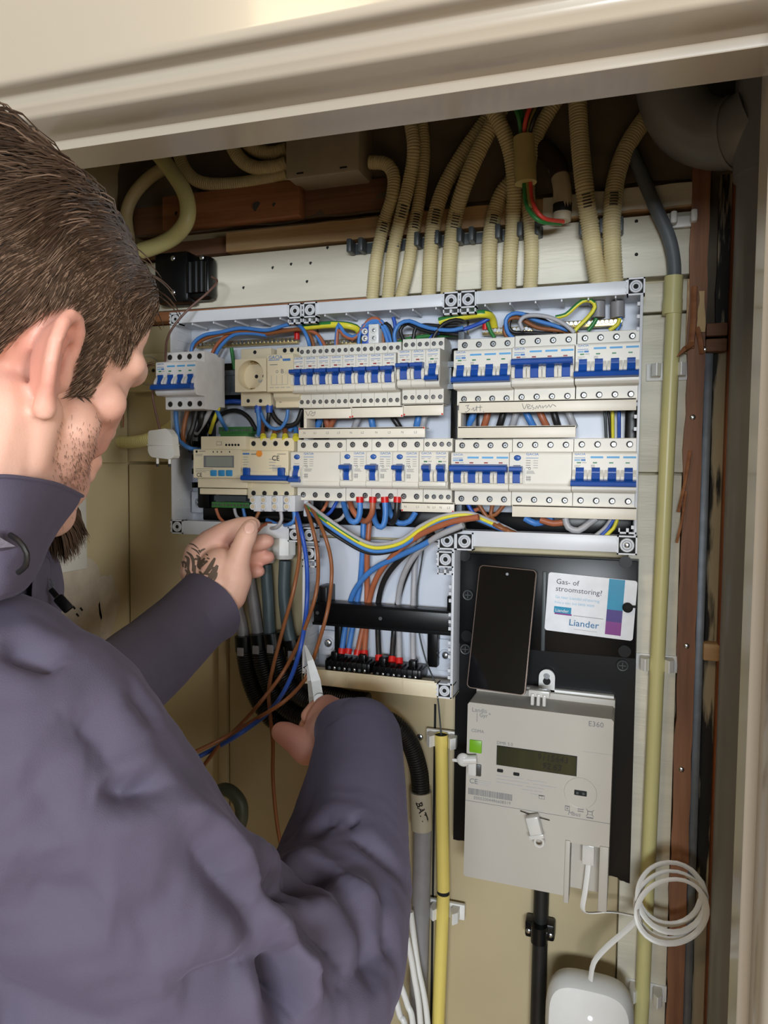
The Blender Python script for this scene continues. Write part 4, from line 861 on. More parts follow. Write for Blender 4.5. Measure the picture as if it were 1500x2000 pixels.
def mbtn(f, g, wd, hh, m, nm, label=None):
    s = MB(); s.box(xm(f)-wd/2, xm(f)+wd/2, yF-.0018, yF+.001, zm(g)-hh/2, zm(g)+hh/2, m, .0012); o = s.build(nm, MR, Mx)
    if label: o['label'] = label
mbtn(.065, .245, .0155, .0160, M_gbtn, 'button', 'bright green button'); mbtn(.065, .378, .0155, .0150, mat('dark_button', (58, 60, 56), .4), 'button', 'dark grey button')
for f, g in ((.245, .362), (.36, .368)): mbtn(f, g, .0075, .004, M_hole, 'pulse_led')
s = MB(); c = (xm(.80), yF, zm(.42)); s.torus(c, (0, 1, 0), .0185, .0006, M_meter, 30, 5); s.build('optical_port_ring', MR, Mx)
s = MB(); s.box(c[0]-.0072, c[0]+.0072, yF-.0008, yF+.001, c[2]-.0032, c[2]+.0032, M_hole, .003)
for dx in (-.0035, .0035): s.cyl((c[0]+dx, yF-.0009, c[2]), (c[0]+dx, yF-.0012, c[2]), .0016, M_dgrey, 10)
s.build('optical_port', MR, Mx)
s = MB(); y = yF-.0001; s.text('Landis', .0075, xm(.03), y, zm(.05), M_grey); s.text('Gyr', .0068, xm(.085), y, zm(.075), M_grey); s.text('+', .006, xm(.15), y, zm(.062), M_grey); s.rect(xm(.068), xm(.071), y, zm(.105), zm(.055), M_grey)
s.text('E360', .0088, xm(.835), y, zm(.050), M_grey); s.text('CDMA', .0055, xm(.03), y, zm(.165), M_grey); s.text('DMR 5.0', .0055, xm(.215), y, zm(.215), M_grey); fine(s, xm(.52), zm(.215), .035, 1, y, M_pale, .0006)
s.text('CE', .0088, xm(.025), y, zm(.458), M_grey); fine(s, xm(.075), zm(.435), .020, 3, y, M_pale, .0008, .0024)
rnd = random.Random(5); x = xm(.02)
while x < xm(.335):
    w_ = rnd.choice((.0003, .0005, .0009)); s.rect(x, x+w_, y, zm(.522), zm(.487), M_grey); x += w_+rnd.choice((.0004, .0006))
s.text('E0052004486608319', .0054, xm(.06), y, zm(.546), M_grey)
for q, (f, g, wd) in enumerate(((.22, .393, .06), (.22, .412, .072), (.22, .431, .058), (.40, .449, .024), (.46, .467, .016))): s.rect(xm(f), xm(f)+wd*.55, y, zm(g)-.0006, zm(g)+.0006, M_pale); s.rect(xm(f)+wd*.62, xm(f)+wd, y, zm(g)-.0006, zm(g)+.0006, M_pale)
s.rect(xm(0), xm(1), y, zm(.5615), zm(.560), M_grey); s.rect(xm(.8), xm(1), y, zm(.192), zm(.19), M_pale); s.rect(xm(.915), xm(.917), y, zm(.56), zm(.2), mat('seam_grey', (186, 180, 170), .5))
s.rect(xm(.70), xm(.732), y, zm(.527), zm(.500), M_grey); s.rect(xm(.704), xm(.728), y-.0003, zm(.523), zm(.504), M_meter); s.rect(xm(.711), xm(.721), y-.0004, zm(.518), zm(.509), M_grey)
for k in range(2): s.rect(xm(.785), xm(.825), y, zm(.509+.012*k), zm(.505+.012*k), M_grey)
s.text('Mbus', .0068, xm(.72), y, zm(.548), M_grey, shear=.2)
s.rect(xm(.85), xm(.885), y, zm(.530), zm(.510), M_grey); s.rect(xm(.855), xm(.88), y-.0003, zm(.527), zm(.513), M_meter); s.rect(xm(.845), xm(.89), y, zm(.549), zm(.543), M_grey)
for q in ((.538, .502), (.502, .538)): s.tube([Vector((xm(.842), y, zm(q[0]))), Vector((xm(.868), y, zm(.52))), Vector((xm(.893), y, zm(q[1])))], .0003, M_grey, 5)
s.rect(xm(.52), xm(.56), y, zm(.485), zm(.465), M_grey); s.rect(xm(.523), xm(.539), y-.0003, zm(.482), zm(.468), M_meter); s.rect(xm(.542), xm(.557), y-.0003, zm(.482), zm(.468), M_meter)
s.build('printed_marking', MR, Mx)
# white push seals
def seal(px, py, d, label, kind):
    c = P(px, py, d); r_ = thing('meter_seal', label, 'seal', c); s = MB()
    if kind == 0:
        s.cyl(c+Vector((0, 0, 0)), c+Vector((.016, .002, .002)), .0055, M_clear, 14); s.sphere(c, .0085, M_clear, sy=.5); s.box(c.x-.014, c.x-.004, c.y-.001, c.y+.002, c.z-.004, c.z, M_clear, .001); s.box(c.x+.006, c.x+.016, c.y-.001, c.y+.003, c.z-.018, c.z+.002, M_clear, .001)
    else:
        mt = Matrix.Translation(c) @ Matrix.Rotation(-.28, 4, 'Y') @ Matrix.Translation(-c); s.box(c.x-.0075, c.x+.0075, c.y-.006, c.y+.006, c.z-.012, c.z+.012, M_clear, .0015, mtx=mt); s.box(c.x-.009, c.x+.009, c.y-.007, c.y-.004, c.z-.014, c.z-.009, M_clear, .001, mtx=mt); s.torus(c+Vector((.006, -.002, -.019)), (0, 1, 0), .0052, .0016, M_clear, 16, 6)
    s.build('seal_body', r_)
    if kind: q = MB(); q.tube([c+Vector((-.018, .006, .012)), c+Vector((0, .004, .009)), c+Vector((.017, .006, .006))], .0005, M_ink, 5); q.build('seal_wire', r_)
seal(905, 1484, .878, 'clear white push seal at the left edge of the meter beside the dark button', 0); seal(1044, 1612, .878, 'white wire seal in the middle of the meter below the small code', 1)
c = P(1052, 1358, .897); r_ = thing('meter_seal', 'clear toothed plastic seal on top of the meter, right of the phone', 'seal', c); s = MB()
for k in range(3): s.box(c.x-.009+.007*k, c.x-.005+.007*k, c.y-.004, c.y+.010, c.z-.012+(.006 if k == 1 else 0)*0, c.z+.002, M_clear, .0008)
s.box(c.x-.012, c.x+.013, c.y-.002, c.y+.010, c.z-.002, c.z+.006, M_clear, .001); s.build('seal_body', r_)
# phone leaning on the meter board
A_, B_, C_, D_ = P(936, 1104, .934), P(1051, 1114, .934), P(1024, 1362, .899), P(914, 1340, .899)
up = ((A_+B_)/2-(C_+D_)/2); Lh = .158; Wd = .074; up.normalize(); rt_ = ((B_-A_)+(C_-D_)).normalized(); rt_ = (rt_-up*rt_.dot(up)).normalized(); nr = rt_.cross(up).normalized(); cc = (A_+B_+C_+D_)/4
Mp = Matrix(((rt_.x, -nr.x, up.x, cc.x), (rt_.y, -nr.y, up.y, cc.y), (rt_.z, -nr.z, up.z, cc.z), (0, 0, 0, 1)))
if (Mp.to_3x3() @ Vector((0, -1, 0))).y > 0: Mp = Mp @ Matrix.Scale(-1, 4, Vector((0, 1, 0)))
Wd = ((B_-A_).length+(C_-D_).length)/2; Lh = ((A_-D_).length+(B_-C_).length)/2
r_ = thing('mobile_phone', 'black mobile phone standing on the meter and leaning on the black board', 'phone', cc); s = MB()
def rr_prof(w_, h_, r, n=6):
    o = []
    for cx, cz, a in ((w_/2-r, h_/2-r, 0), (-w_/2+r, h_/2-r, PI/2), (-w_/2+r, -h_/2+r, PI), (w_/2-r, -h_/2+r, 1.5*PI)): o += [(cx+r*math.cos(a+PI/2*i/n), cz+r*math.sin(a+PI/2*i/n)) for i in range(n+1)]
    return o
s.prism(rr_prof(Wd, Lh, .0055), -.0035, .0035, mat('bronze_phone_frame', (92, 78, 70), .3, .7), axis='y'); s.prism(rr_prof(Wd-.001, Lh-.001, .005), .0034, .0045, M_black, axis='y'); s.build('phone_body', r_, Mp)
s = MB(); s.prism(rr_prof(Wd-.0022, Lh-.0022, .0048), -.0040, -.0033, M_screen, axis='y'); s.build('screen', r_, Mp)
s = MB(); s.cyl((0, -.0041, Lh/2-.0085), (0, -.0043, Lh/2-.0085), .0018, mat('lens_grey', (150, 155, 160), .2), 14); s.build('front_camera', r_, Mp)
# information card
A_, B_, C_, D_ = P(1071, 1117, .944), P(1246, 1135, .944), P(1235, 1252, .944), P(1064, 1230, .944)
cc = (A_+B_+C_+D_)/4; rt_ = (B_-A_).normalized(); up = Vector((0, -1, 0)).cross(rt_).normalized(); up = up if up.z > 0 else -up
Mc = Matrix(((rt_.x, 0, up.x, cc.x), (rt_.y, 1, up.y, cc.y), (rt_.z, 0, up.z, cc.z), (0, 0, 0, 1)))
cw, ch = ((B_-A_).length+(C_-D_).length)/2, ((A_-D_).length+(B_-C_).length)/2
r_ = thing('information_card', 'white plastic card with teal and violet bar reading Gas- of stroomstoring?', 'card', cc); s = MB(); s.prism(rr_prof(cw, ch, .0035), -.0004, .0006, mat('card_white', (232, 234, 238), .3), axis='y'); s.build('card_body', r_, Mc)
s = MB(); L_ = -cw/2; T_ = ch/2; y = -.0005
xb0, xb1 = cw*.19, cw*.365
s.rect(xb0, xb1, y, -ch*.02, T_-.0005, M_teal); s.rect(xb0, xb1, y, -ch*.22, -ch*.02, M_purple); s.rect(xb0, xb1, y, -ch*.44, -ch*.22, M_magenta)
mt_ = mat('card_text', (70, 60, 80), .5); lb_ = mat('card_light_text', (150, 190, 215), .5)
s.text('Gas- of', .0092, L_+.010, y, T_-.0135, mt_, sx=1.02); s.text('stroomstoring?', .0092, L_+.010, y, T_-.0225, mt_, sx=1.0); s.text('Ga naar Liander.nl/storing', .0051, L_+.010, y, T_-.0315, lb_, sx=1.0); s.text('Kies u van: bel 0800 9009', .0042, L_+.010, y, T_-.038, lb_, sx=1.1)
s.rect(L_+.010, L_+.031, y, T_-.050, T_-.042, M_teal); s.rect(L_+.011, L_+.032, y, T_-.052, T_-.050, M_magenta); s.text('Liander', .0055, L_+.0115, y-.0006, T_-.0485, M_white, sx=1.0); s.rect(L_+.034, L_+.07, y, T_-.0515, T_-.0510, M_grey)
s.text('Liander', .0115, L_+.029, y, T_-.064, M_logo, sx=1.05); s.rect(L_+.036, L_+.064, y, T_-.0685, T_-.068, M_pale)
s.build('card_print', r_, Mc)
s = MB(); c = P(1226, 1187, .938); s.sphere(c, .0062, M_hole, sy=.5); s.box(c.x+.004, c.x+.010, c.y, c.y+.002, c.z, c.z+.003, M_hole, .0005); s.build('card_fixing', r_)
# black supply pipe and its clamp
r_ = thing('supply_pipe', 'black supply pipe coming up to the bottom of the electricity meter', 'pipe', P(1050, 2000, .955)); s = MB(); s.tube([Vector((PX(1046, 2250, .955), .955-CD, .01)), P(1046, 2250, .955), P(1050, 2000, .955), P(1059, 1700, .955)], .0098, M_blkpipe, 20); s.build('pipe_wall', r_)
c = P(1054, 1818, .95); r_ = thing('pipe_clamp', 'black screwed clamp around the black supply pipe', 'pipe clamp', c); s = MB(); s.box(c.x-.019, c.x+.019, c.y-.002, c.y+.018, c.z-.011, c.z+.011, M_black, .003); s.cyl((c.x, c.y-.006, c.z-.011), (c.x, c.y-.006, c.z+.011), .0105, M_black, 20); s.build('clamp_body', r_)
for dx in (-.014, .014): q = MB(); q.sphere((c.x+dx, c.y-.002, c.z-.002), .0035, M_screw, sy=.5); q.build('clamp_screw', r_)
# router and its flat cable
c = P(1150, 1990, .90); r_ = thing('wifi_router', 'white rounded router with a small lit status light at the bottom', 'router', c); s = MB(); n = 40; lv = [(0.0, .0), (.6, .0), (.9, .004), (1.0, .014), (1.0, .03), (.97, .036)]; vs = []
def sq(t, e=.42): a, b_ = math.cos(t), math.sin(t); return math.copysign(abs(a)**e, a), math.copysign(abs(b_)**e, b_)
for q, yy in lv:
    for i in range(n): a, b_ = sq(2*PI*i/n, .55); vs.append((c.x+a*.052*max(q, .001), c.y-.012+yy, c.z-.012+b_*.058*max(q, .001)))
s.add(vs, [(k*n+i, k*n+(i+1) % n, (k+1)*n+(i+1) % n, (k+1)*n+i) for k in range(len(lv)-1) for i in range(n)], M_white, True); s.build('router_shell', r_)
s = MB(); s.cyl((c.x+.002, c.y-.0125, c.z+.010), (c.x+.002, c.y-.0118, c.z+.010), .0024, mat('status_light', (235, 240, 255), .4, emit=3.0), 14); s.build('status_light', r_)
fl = thing('flat_data_cable', 'flat white data cable coiled beside the yellow pipe, from the meter port to the router', 'cable', P(1310, 1765, .90)); s = MB()
def ribbon(pts, seed=0): s.tube(smooth_path(pts, .006), .003, M_white, 8, flat=(.0034, .0011), up=Vector((1, -.4, .3)))
R2 = lambda px, py, d: P(px, py, d)
pts = [R2(1150, 1652, .90), R2(1149, 1690, .90), R2(1143, 1740, .90), R2(1138, 1775, .905), R2(1150, 1783, .91), R2(1195, 1781, .915), R2(1248, 1790, .91)]
ribbon(pts)
def loop(cx, cy, rx, ry, a0, a1, d, ph=0): return [R2(cx+rx*math.cos(t)*math.cos(ph)-ry*math.sin(t)*math.sin(ph), cy+rx*math.cos(t)*math.sin(ph)+ry*math.sin(t)*math.cos(ph), d+.006*math.sin(t*2)) for t in [a0+(a1-a0)*i/14 for i in range(15)]]
for (cx, cy, rx, ry, ph, d) in ((1312, 1752, 66, 70, -.5, .90), (1309, 1768, 68, 66, -.7, .905), (1312, 1780, 70, 62, -.35, .895), (1308, 1745, 62, 60, .2, .91)): ribbon(loop(cx, cy, rx, ry, 0, 2*PI, d, ph))
ribbon([R2(1250, 1790, .9), R2(1225, 1815, .9), R2(1185, 1850, .9), R2(1160, 1880, .9), R2(1153, 1915, .9)])
s.build('flat_sheath', fl)
s = MB(); c = R2(1250, 1790, .897); s.torus(c, (1, 0, .3), .007, .0012, M_clear, 14, 6); s.build('tie', fl)
s = MB(); c = R2(1149, 1668, .90); s.box(c.x-.007, c.x+.007, c.y-.004, c.y+.004, c.z-.012, c.z+.012, M_clear, .001); s.build('plug', fl)
# ---------------------------------------------------------------- upper conduits
C = conduit; gq = 'corrugated conduits entering the top of the enclosures'
C([(722, 317, .94), (755, 321), (769, 345), (766, 385), (752, 430, .95), (740, 480), (732, 530), (727, 590)], .0088, 'cream corrugated conduit curving out of the junction box to the enclosure', marks=[(742, 448, 4)])
C([(800, 225, .93), (808, 290), (800, 350, .94), (786, 410), (770, 480, .95), (763, 530), (757, 590)], .0088, 'second cream conduit from the junction box side, bent near the clip rail', marks=[(777, 415, 5)])
C([(822, 225, .955), (828, 300), (820, 380), (808, 450, .952), (798, 520), (781, 590)], .0085, 'third cream conduit from the left, marked with five short pen strokes', marks=[(806, 440, 6)])
C([(958, 225, .955), (905, 300), (868, 365), (848, 430, .952), (841, 500), (837, 590)], .0100, 'fourth cream conduit from the left, leaning to the right at its top', marks=[(842, 430, 6)])
C([(985, 200, .935), (940, 285), (908, 360), (888, 430, .952), (879, 500), (874, 590)], .0102, 'fifth cream conduit from the left, with a block of dark pen strokes', marks=[(886, 428, 7)])
C([(940, 180, .92), (975, 240), (997, 300, .93), (1004, 370, .94), (1001, 440, .952), (996, 510), (993, 580)], .0094, 'cream conduit passing behind the yellow sleeve with coloured wires')
C([(1010, 345, .96), (982, 375), (965, 420), (957, 470, .952), (955, 520), (955, 580)], .0102, 'cream conduit left of the two straight ones, kinked left at its top', marks=[(957, 435, 4)])
C([(1090, 190, .955), (1055, 250), (1035, 310), (1031, 380), (1036, 440, .952), (1038, 500), (1035, 575)], .0092, 'cream conduit under the bent red and green wires')
C([(1127, 180, .93), (1132, 270), (1142, 370), (1152, 440, .945), (1160, 500), (1170, 560)], .0110, 'thick cream conduit right of the taped pipe, dropping almost straight', marks=[(1146, 395, 5)])
C([(1330, 160, .985), (1275, 215, .972), (1228, 280, .958), (1203, 350, .95), (1195, 430, .945), (1196, 490), (1200, 560)], .0108, 'thick cream conduit sweeping in from the grey bend at the right', marks=[(1196, 395, 5)])
C([(345, 290, .95), (365, 335), (395, 357), (450, 360), (510, 352), (562, 340)], .0092, 'cream corrugated conduit running low into the left side of the junction box', group=None)
C([(445, 270, .945), (468, 310), (500, 328), (540, 326), (562, 318)], .0098, 'cream corrugated conduit, middle one entering the junction box from the left')
C([(470, 262, .955), (495, 290), (530, 300), (562, 292)], .0098, 'uppermost cream corrugated conduit entering the junction box from the left')
C([(340, 318, .955), (295, 345), (262, 380), (247, 420), (252, 470)], .0092, 'dull cream smooth hose arching behind the head into the junction area', corr=False, name='smooth_hose', cat='hose')
C([(300, 290, .92), (335, 335), (362, 380), (366, 425), (345, 458), (312, 478), (276, 490)], .0112, 'bright yellowish smooth hose bent in a bow above the black box', M_pipe, corr=False, name='smooth_hose', cat='hose')
C([(372, 770, .952), (350, 820), (315, 848), (270, 862), (225, 862), (190, 845)], .0095, 'yellowish corrugated hose curving behind the face at the left', M_pipe, name='corrugated_hose', cat='hose', amp=.06)
# sleeve on wires, taped pipe
r_ = thing('pipe_sleeve', 'yellow-beige double sleeve holding red and green wires below the lintel', 'sleeve', P(1026, 300, .90)); s = MB(); s.cyl(P(1023, 268, .90), P(1025, 312, .90), .0122, mat('beige_sleeve', (190, 174, 116), .4), 22); s.cyl(P(1025, 312, .90), P(1027, 358, .90), .0128, MATS['beige_sleeve'], 22); s.build('sleeve_wall', r_)
for i, (m, pts, lb) in enumerate(((M_wgreen, [(995, 190, .89), (1012, 225), (1018, 265, .9), (1022, 310), (1024, 365), (1030, 405), (1055, 432), (1095, 437, .93)], 'green wire through the beige sleeve, bent to the taped pipe'), (M_wred, [(1042, 195, .89), (1028, 230), (1024, 265, .9), (1031, 310), (1036, 360), (1040, 395), (1060, 425), (1100, 433, .93)], 'red wire through the beige sleeve, bent to the taped pipe'), (M_wgreen, [(1010, 190, .9), (1020, 230), (1021, 268, .9)], 'second green wire entering the top of the beige sleeve'), (M_wblack, [(1062, 195, .89), (1042, 235), (1032, 268, .9)], 'dark wire entering the top of the beige sleeve'), (mat('dull_yellow_insulation', (150, 140, 70), .5), [(1052, 200, .895), (1036, 240), (1028, 300, .9), (1031, 365), (1036, 405)], 'dull yellow wire beside the red one in the beige sleeve'))): wire(pts, .0026, m, lb)
r_ = thing('taped_pipe', 'old bent pipe with white wrapping and black tape near its open end', 'pipe', P(1096, 430, .94)); s = MB(); s.tube(path([(1030, 290, .965), (1062, 293, .96), (1086, 318, .95), (1094, 345, .945)]), .0115, mat('brown_sooty_pipe', (58, 42, 34), .7, var=.3, scale=60), 18); s.build('bare_pipe', r_)
s = MB(); s.tube(path([(1088, 326, .95), (1096, 355, .945), (1099, 390, .94), (1097, 432, .94)]), .0110, mat('dirty_white_wrap', (196, 184, 158), .6, var=.12), 18); s.build('white_wrap', r_); s = MB(); s.tube(path([(1098.5, 399, .94), (1098, 416, .94)]), .0114, M_ink, 18); s.build('tape_band', r_)
# grey clip rails
def cliprail(px0, px1, py0, py1, d, xs_, lb):
    a, b_ = P(px0, py0, d), P(px1, py1, d); r_ = thing('clip_rail', lb, 'clip rail', ((a.x+b_.x)/2, d-CD, (a.z+b_.z)/2)); z = (a.z+b_.z)/2; s = MB(); s.box(a.x, b_.x, d-CD, d-CD+.006, z-.008, z+.006, M_dgrey, .001); s.build('rail_base', r_)
    for px in xs_:
        x = PX(px, py0, d); q = MB(); q.box(x-.0035, x+.0035, d-CD-.018, d-CD+.002, z-.009, z+.009, M_dgrey, .002); q.build('clamp_arm', r_)
    return r_
cliprail(688, 1060, 482, 455, .962, (690, 712, 745, 781, 820, 858, 902, 925, 976, 1018, 1052), 'long dark grey clip rail holding seven conduits on the white plank')
cliprail(1132, 1216, 452, 446, .962, (1138, 1177, 1212), 'short dark grey clip rail holding the two thick right-hand conduits')
c = P(1335, 428, .958); r_ = thing('empty_clip', 'empty white double saddle clip on the plank near the grey bend', 'pipe clip', c); s = MB(); s.box(c.x-.017, c.x+.017, c.y, c.y+.006, c.z-.009, c.z+.004, M_white, .001); s.build('clip_base', r_)
for dx in (-.011, .011): q = MB(); q.box(c.x+dx-.004, c.x+dx+.004, c.y-.012, c.y+.002, c.z-.007, c.z+.008, M_white, .003); q.build('clip_arm', r_)
# junction box
jx0, jx1 = PX(560, 300, .92), PX(701, 300, .92); jz0, jz1 = PZ(640, 340, .92), PZ(640, 225, .92)
r_ = thing('junction_box', 'flat grey-beige junction box under the ceiling with conduits on both sides', 'junction box', ((jx0+jx1)/2, -.03, jz0)); s = MB(); s.box(jx0, jx1, .92-CD, .975-CD, jz0, jz1, mat('beige_box_plastic', (168, 158, 138), .5), .004); s.build('box_body', r_); s = MB(); s.box(jx0-.001, jx1+.001, .918-CD, .925-CD, jz0-.001, jz1, MATS['beige_box_plastic'], .003); s.build('lid', r_)
for f in (.2, .8): x = jx0+(jx1-jx0)*f; q = MB(); q.box(x-.005, x+.005, .9175-CD, .919-CD, jz0+.004, jz0+.006, M_hole); q.build('lid_slot', r_)
# black transformer with hanging plug
tx0, tx1 = PX(300, 540, .93), PX(402, 540, .93); tz0, tz1 = PZ(350, 590, .93), PZ(350, 489, .93)
r_ = thing('bell_transformer', 'old black box with rounded ribs on the white plank above the left enclosure', 'transformer', ((tx0+tx1)/2, -.03, tz0)); s = MB(); y = .93-CD; W_ = tx1-tx0
s.box(tx0, tx0+W_*.66, y, -.028, tz0, tz1, M_black, .006); s.box(tx0-.003, tx0+W_*.3, y+.01, -.026, tz0+.010, tz1-.012, M_black, .003); s.box(tx0+W_*.5, tx1, y+.008, -.026, tz0+.005, tz1-.006, M_black, .008); s.build('case', r_)
s = MB()
for f in (.68, .80, .9): s.cyl((tx0+W_*f, y+.004, tz0+.012), (tx0+W_*f, y+.004, tz1-.018), .0062, M_black, 16)
s.build('rib', r_)['kind'] = 'stuff'
for fx, fz_ in ((.38, .86), (.38, .2), (.93, .82)): q = MB(); q.sphere((tx0+W_*fx, y-.0005, tz0+(tz1-tz0)*fz_), .0038, M_screw, sy=.4); q.build('screw', r_)
M_bell = mat('brown_bell_wire', (104, 76, 66), .45, var=.1)
r_ = wire([(414, 541, .93), (424, 550, .92), (405, 572, .905), (370, 602, .89), (341, 635, .88), (326, 665, .87), (322, 710, .855), (310, 735, .85), (298, 765, .85), (303, 800, .85), (313, 842, .85)], .0016, M_bell, 'thin brown twin flex from the black box down to the white plug')
c = P(316, 868, .85); r_ = thing('mains_plug', 'white flat two-pin plug hanging beside the left enclosure', 'plug', c); s = MB()
s.prism(chamfer_prof([(c.x-.017, c.z+.018), (c.x+.012, c.z+.021), (c.x+.020, c.z+.012), (c.x+.023, c.z-.017), (c.x+.016, c.z-.020), (c.x-.013, c.z-.017), (c.x-.018, c.z-.010)][::-1], .002), c.y-.006, c.y+.008, M_white, axis='y'); s.build('plug_body', r_); s = MB(); s.box(c.x-.019, c.x+.022, c.y-.0075, c.y+.009, c.z-.002, c.z+.0, M_white, .0008); s.build('grip_ridge', r_)
for dx in (-.007, .012): q = MB(); q.cyl((c.x+dx, c.y, c.z-.018), (c.x+dx, c.y, c.z-.026), .0020, M_white, 10); q.cyl((c.x+dx, c.y, c.z-.026), (c.x+dx, c.y, c.z-.030), .0018, M_ink, 10); q.build('pin', r_)
# old wall socket and cable clip on the left
wx0, wx1 = PX(268, 725, .965), PX(334, 725, .965); wz0, wz1 = PZ(300, 766, .965), PZ(300, 691, .965)
r_ = thing('wall_socket', 'old cream wall socket partly behind the face at the left', 'socket', ((wx0+wx1)/2, -.02, wz0)); s = MB(); s.box(wx0-.012, wx1+.003, .958-CD, -.016, wz0, wz1, M_cream, .003); r_ = s.build('face_plate', r_); s = MB(); c = P(288, 724, .957); s.torus(c, (0, 1, 0), .0215, .0008, M_pale, 30, 5); s.build('socket_ring', r_)
for dx in (-.0105, 0, .0105): q = MB(); q.cyl((c.x+dx, c.y, c.z), (c.x+dx, c.y-.0008, c.z), .0026 if dx else .0022, M_hole if dx else M_screw, 12); q.build('contact_hole', r_)
wire([(240, 785, .95), (241, 820), (240, 835)], .0012, M_wbrown, 'short dark lead hanging below the old wall socket')
# ---------------------------------------------------------------- cable glands and grey cables below the left enclosure
def gland(px, py, d, lb):
    c = P(px, py, d); r_ = thing('cable_gland', lb, 'cable gland', c); s = MB(); s.cyl(c+Vector((0, 0, .014)), c+Vector((0, 0, .028)), .011, M_white, 18); s.build('gland_body', r_); s = MB(); s.cyl(c+Vector((0, 0, -.012)), c+Vector((0, 0, .014)), .0165, M_white, 8, smooth=False); s.cyl(c+Vector((0, 0, -.018)), c+Vector((0, 0, -.012)), .012, M_white, 16, r2=.0155); s.build('gland_nut', r_)
gland(556, 1066, .935, 'white cable gland under the end of the left enclosure, right one'); gland(518, 1074, .94, 'white cable gland behind the fingertips, left one')
s = MB()
M_dcab = mat('dark_teal_grey_sheath', (74, 88, 92), .45, var=.08)
for i, (pts, m, lb) in enumerate((([(557, 1095, .935), (555, 1160), (563, 1230), (572, 1262)], M_dcab, 'dark grey cable below the right gland'), ([(519, 1103, .94), (523, 1160), (527, 1235), (531, 1262)], M_dcab, 'dark grey cable below the left gland'), ([(484, 1070, .95), (488, 1130), (497, 1190), (506, 1250)], M_cable2, 'light grey cable between the wrist and the dark grey cables'), ([(452, 1120, .95), (462, 1180), (472, 1220), (478, 1262)], M_cable2, 'light grey cable nearest the wrist'))): wire(pts, .0085, m, lb, name='grey_cable', n=14)
for i, (pts, lb) in enumerate((([(477, 1250, .945), (480, 1290), (492, 1340), (515, 1385), (550, 1418), (600, 1432)], 'leftmost black corrugated hose curving to the right below the wrist'), ([(506, 1246, .94), (511, 1290), (525, 1335), (550, 1375), (590, 1400), (660, 1405)], 'second black corrugated hose curving behind the loose wires'), ([(533, 1244, .935), (540, 1285), (556, 1325), (585, 1358), (630, 1378), (700, 1388)], 'third black corrugated hose curving under the lower enclosure'), ([(573, 1256, .94), (580, 1290), (598, 1325), (625, 1348), (665, 1362), (720, 1370)], 'rightmost black corrugated hose directly behind the lower enclosure corner'))):
    r_ = conduit(pts, .0125, lb, M_bcorr, 'corrugated_hose', 'hose', group='black hoses under the lower enclosure'); a, b_ = path(pts)[0], path(pts)[3]; q = MB(); T = (b_-a).normalized(); q.cyl(a-T*.006, a+T*.016, .0138, M_black, 18); q.build('end_collar', r_)
    q = MB(); e = a+T*.014; q.box(e.x-.004, e.x+.006, e.y-.0155, e.y-.0125, e.z-.006, e.z+.006, M_cable2, .0008); q.build('saddle_tab', r_)
conduit([(385, 1600, .9), (410, 1560), (440, 1542), (466, 1562), (472, 1592), (462, 1630), (440, 1680)], .0095, 'dark green-grey hose looping up behind the shoulder at the bottom left', mat('green_grey_hose', (72, 78, 66), .5), 'smooth_hose', 'hose', corr=False)
# ---------------------------------------------------------------- wires
W = wire
bw = .0026
W([(579, 985, .93), (580, 1020, .9), (585, 1080), (574, 1150, .88), (555, 1220), (534, 1300), (525, 1350), (528, 1400, .87), (533, 1450), (533, 1520), (540, 1600, .87), (550, 1660)], bw, M_wbrown, 'loose brown wire hanging straight down, leftmost where it leaves the enclosure')
W([(574, 985, .93), (587, 1030, .89), (599, 1100), (599, 1180), (588, 1260, .86), (565, 1330), (530, 1385), (470, 1432, .8), (400, 1472), (318, 1512, .74)], bw*1.15, M_wdblue, 'single loose blue wire swinging down to the left in front of the wall')
W([(596, 985, .93), (610, 1030, .89), (621, 1090), (617, 1160, .87), (590, 1240), (555, 1310), (510, 1370, .84), (470, 1415), (430, 1455, .8), (395, 1500), (368, 1548, .78)], bw, M_wbrown, 'loose brown wire crossing to the lower left, middle one of three')
W([(603, 982, .93), (630, 1035, .89), (646, 1090), (647, 1140), (638, 1200, .87), (616, 1275), (597, 1325), (555, 1370, .83), (490, 1410), (430, 1445, .79), (330, 1492, .75)], bw, M_wbrown, 'loose brown wire, rightmost at the top and reaching furthest left')
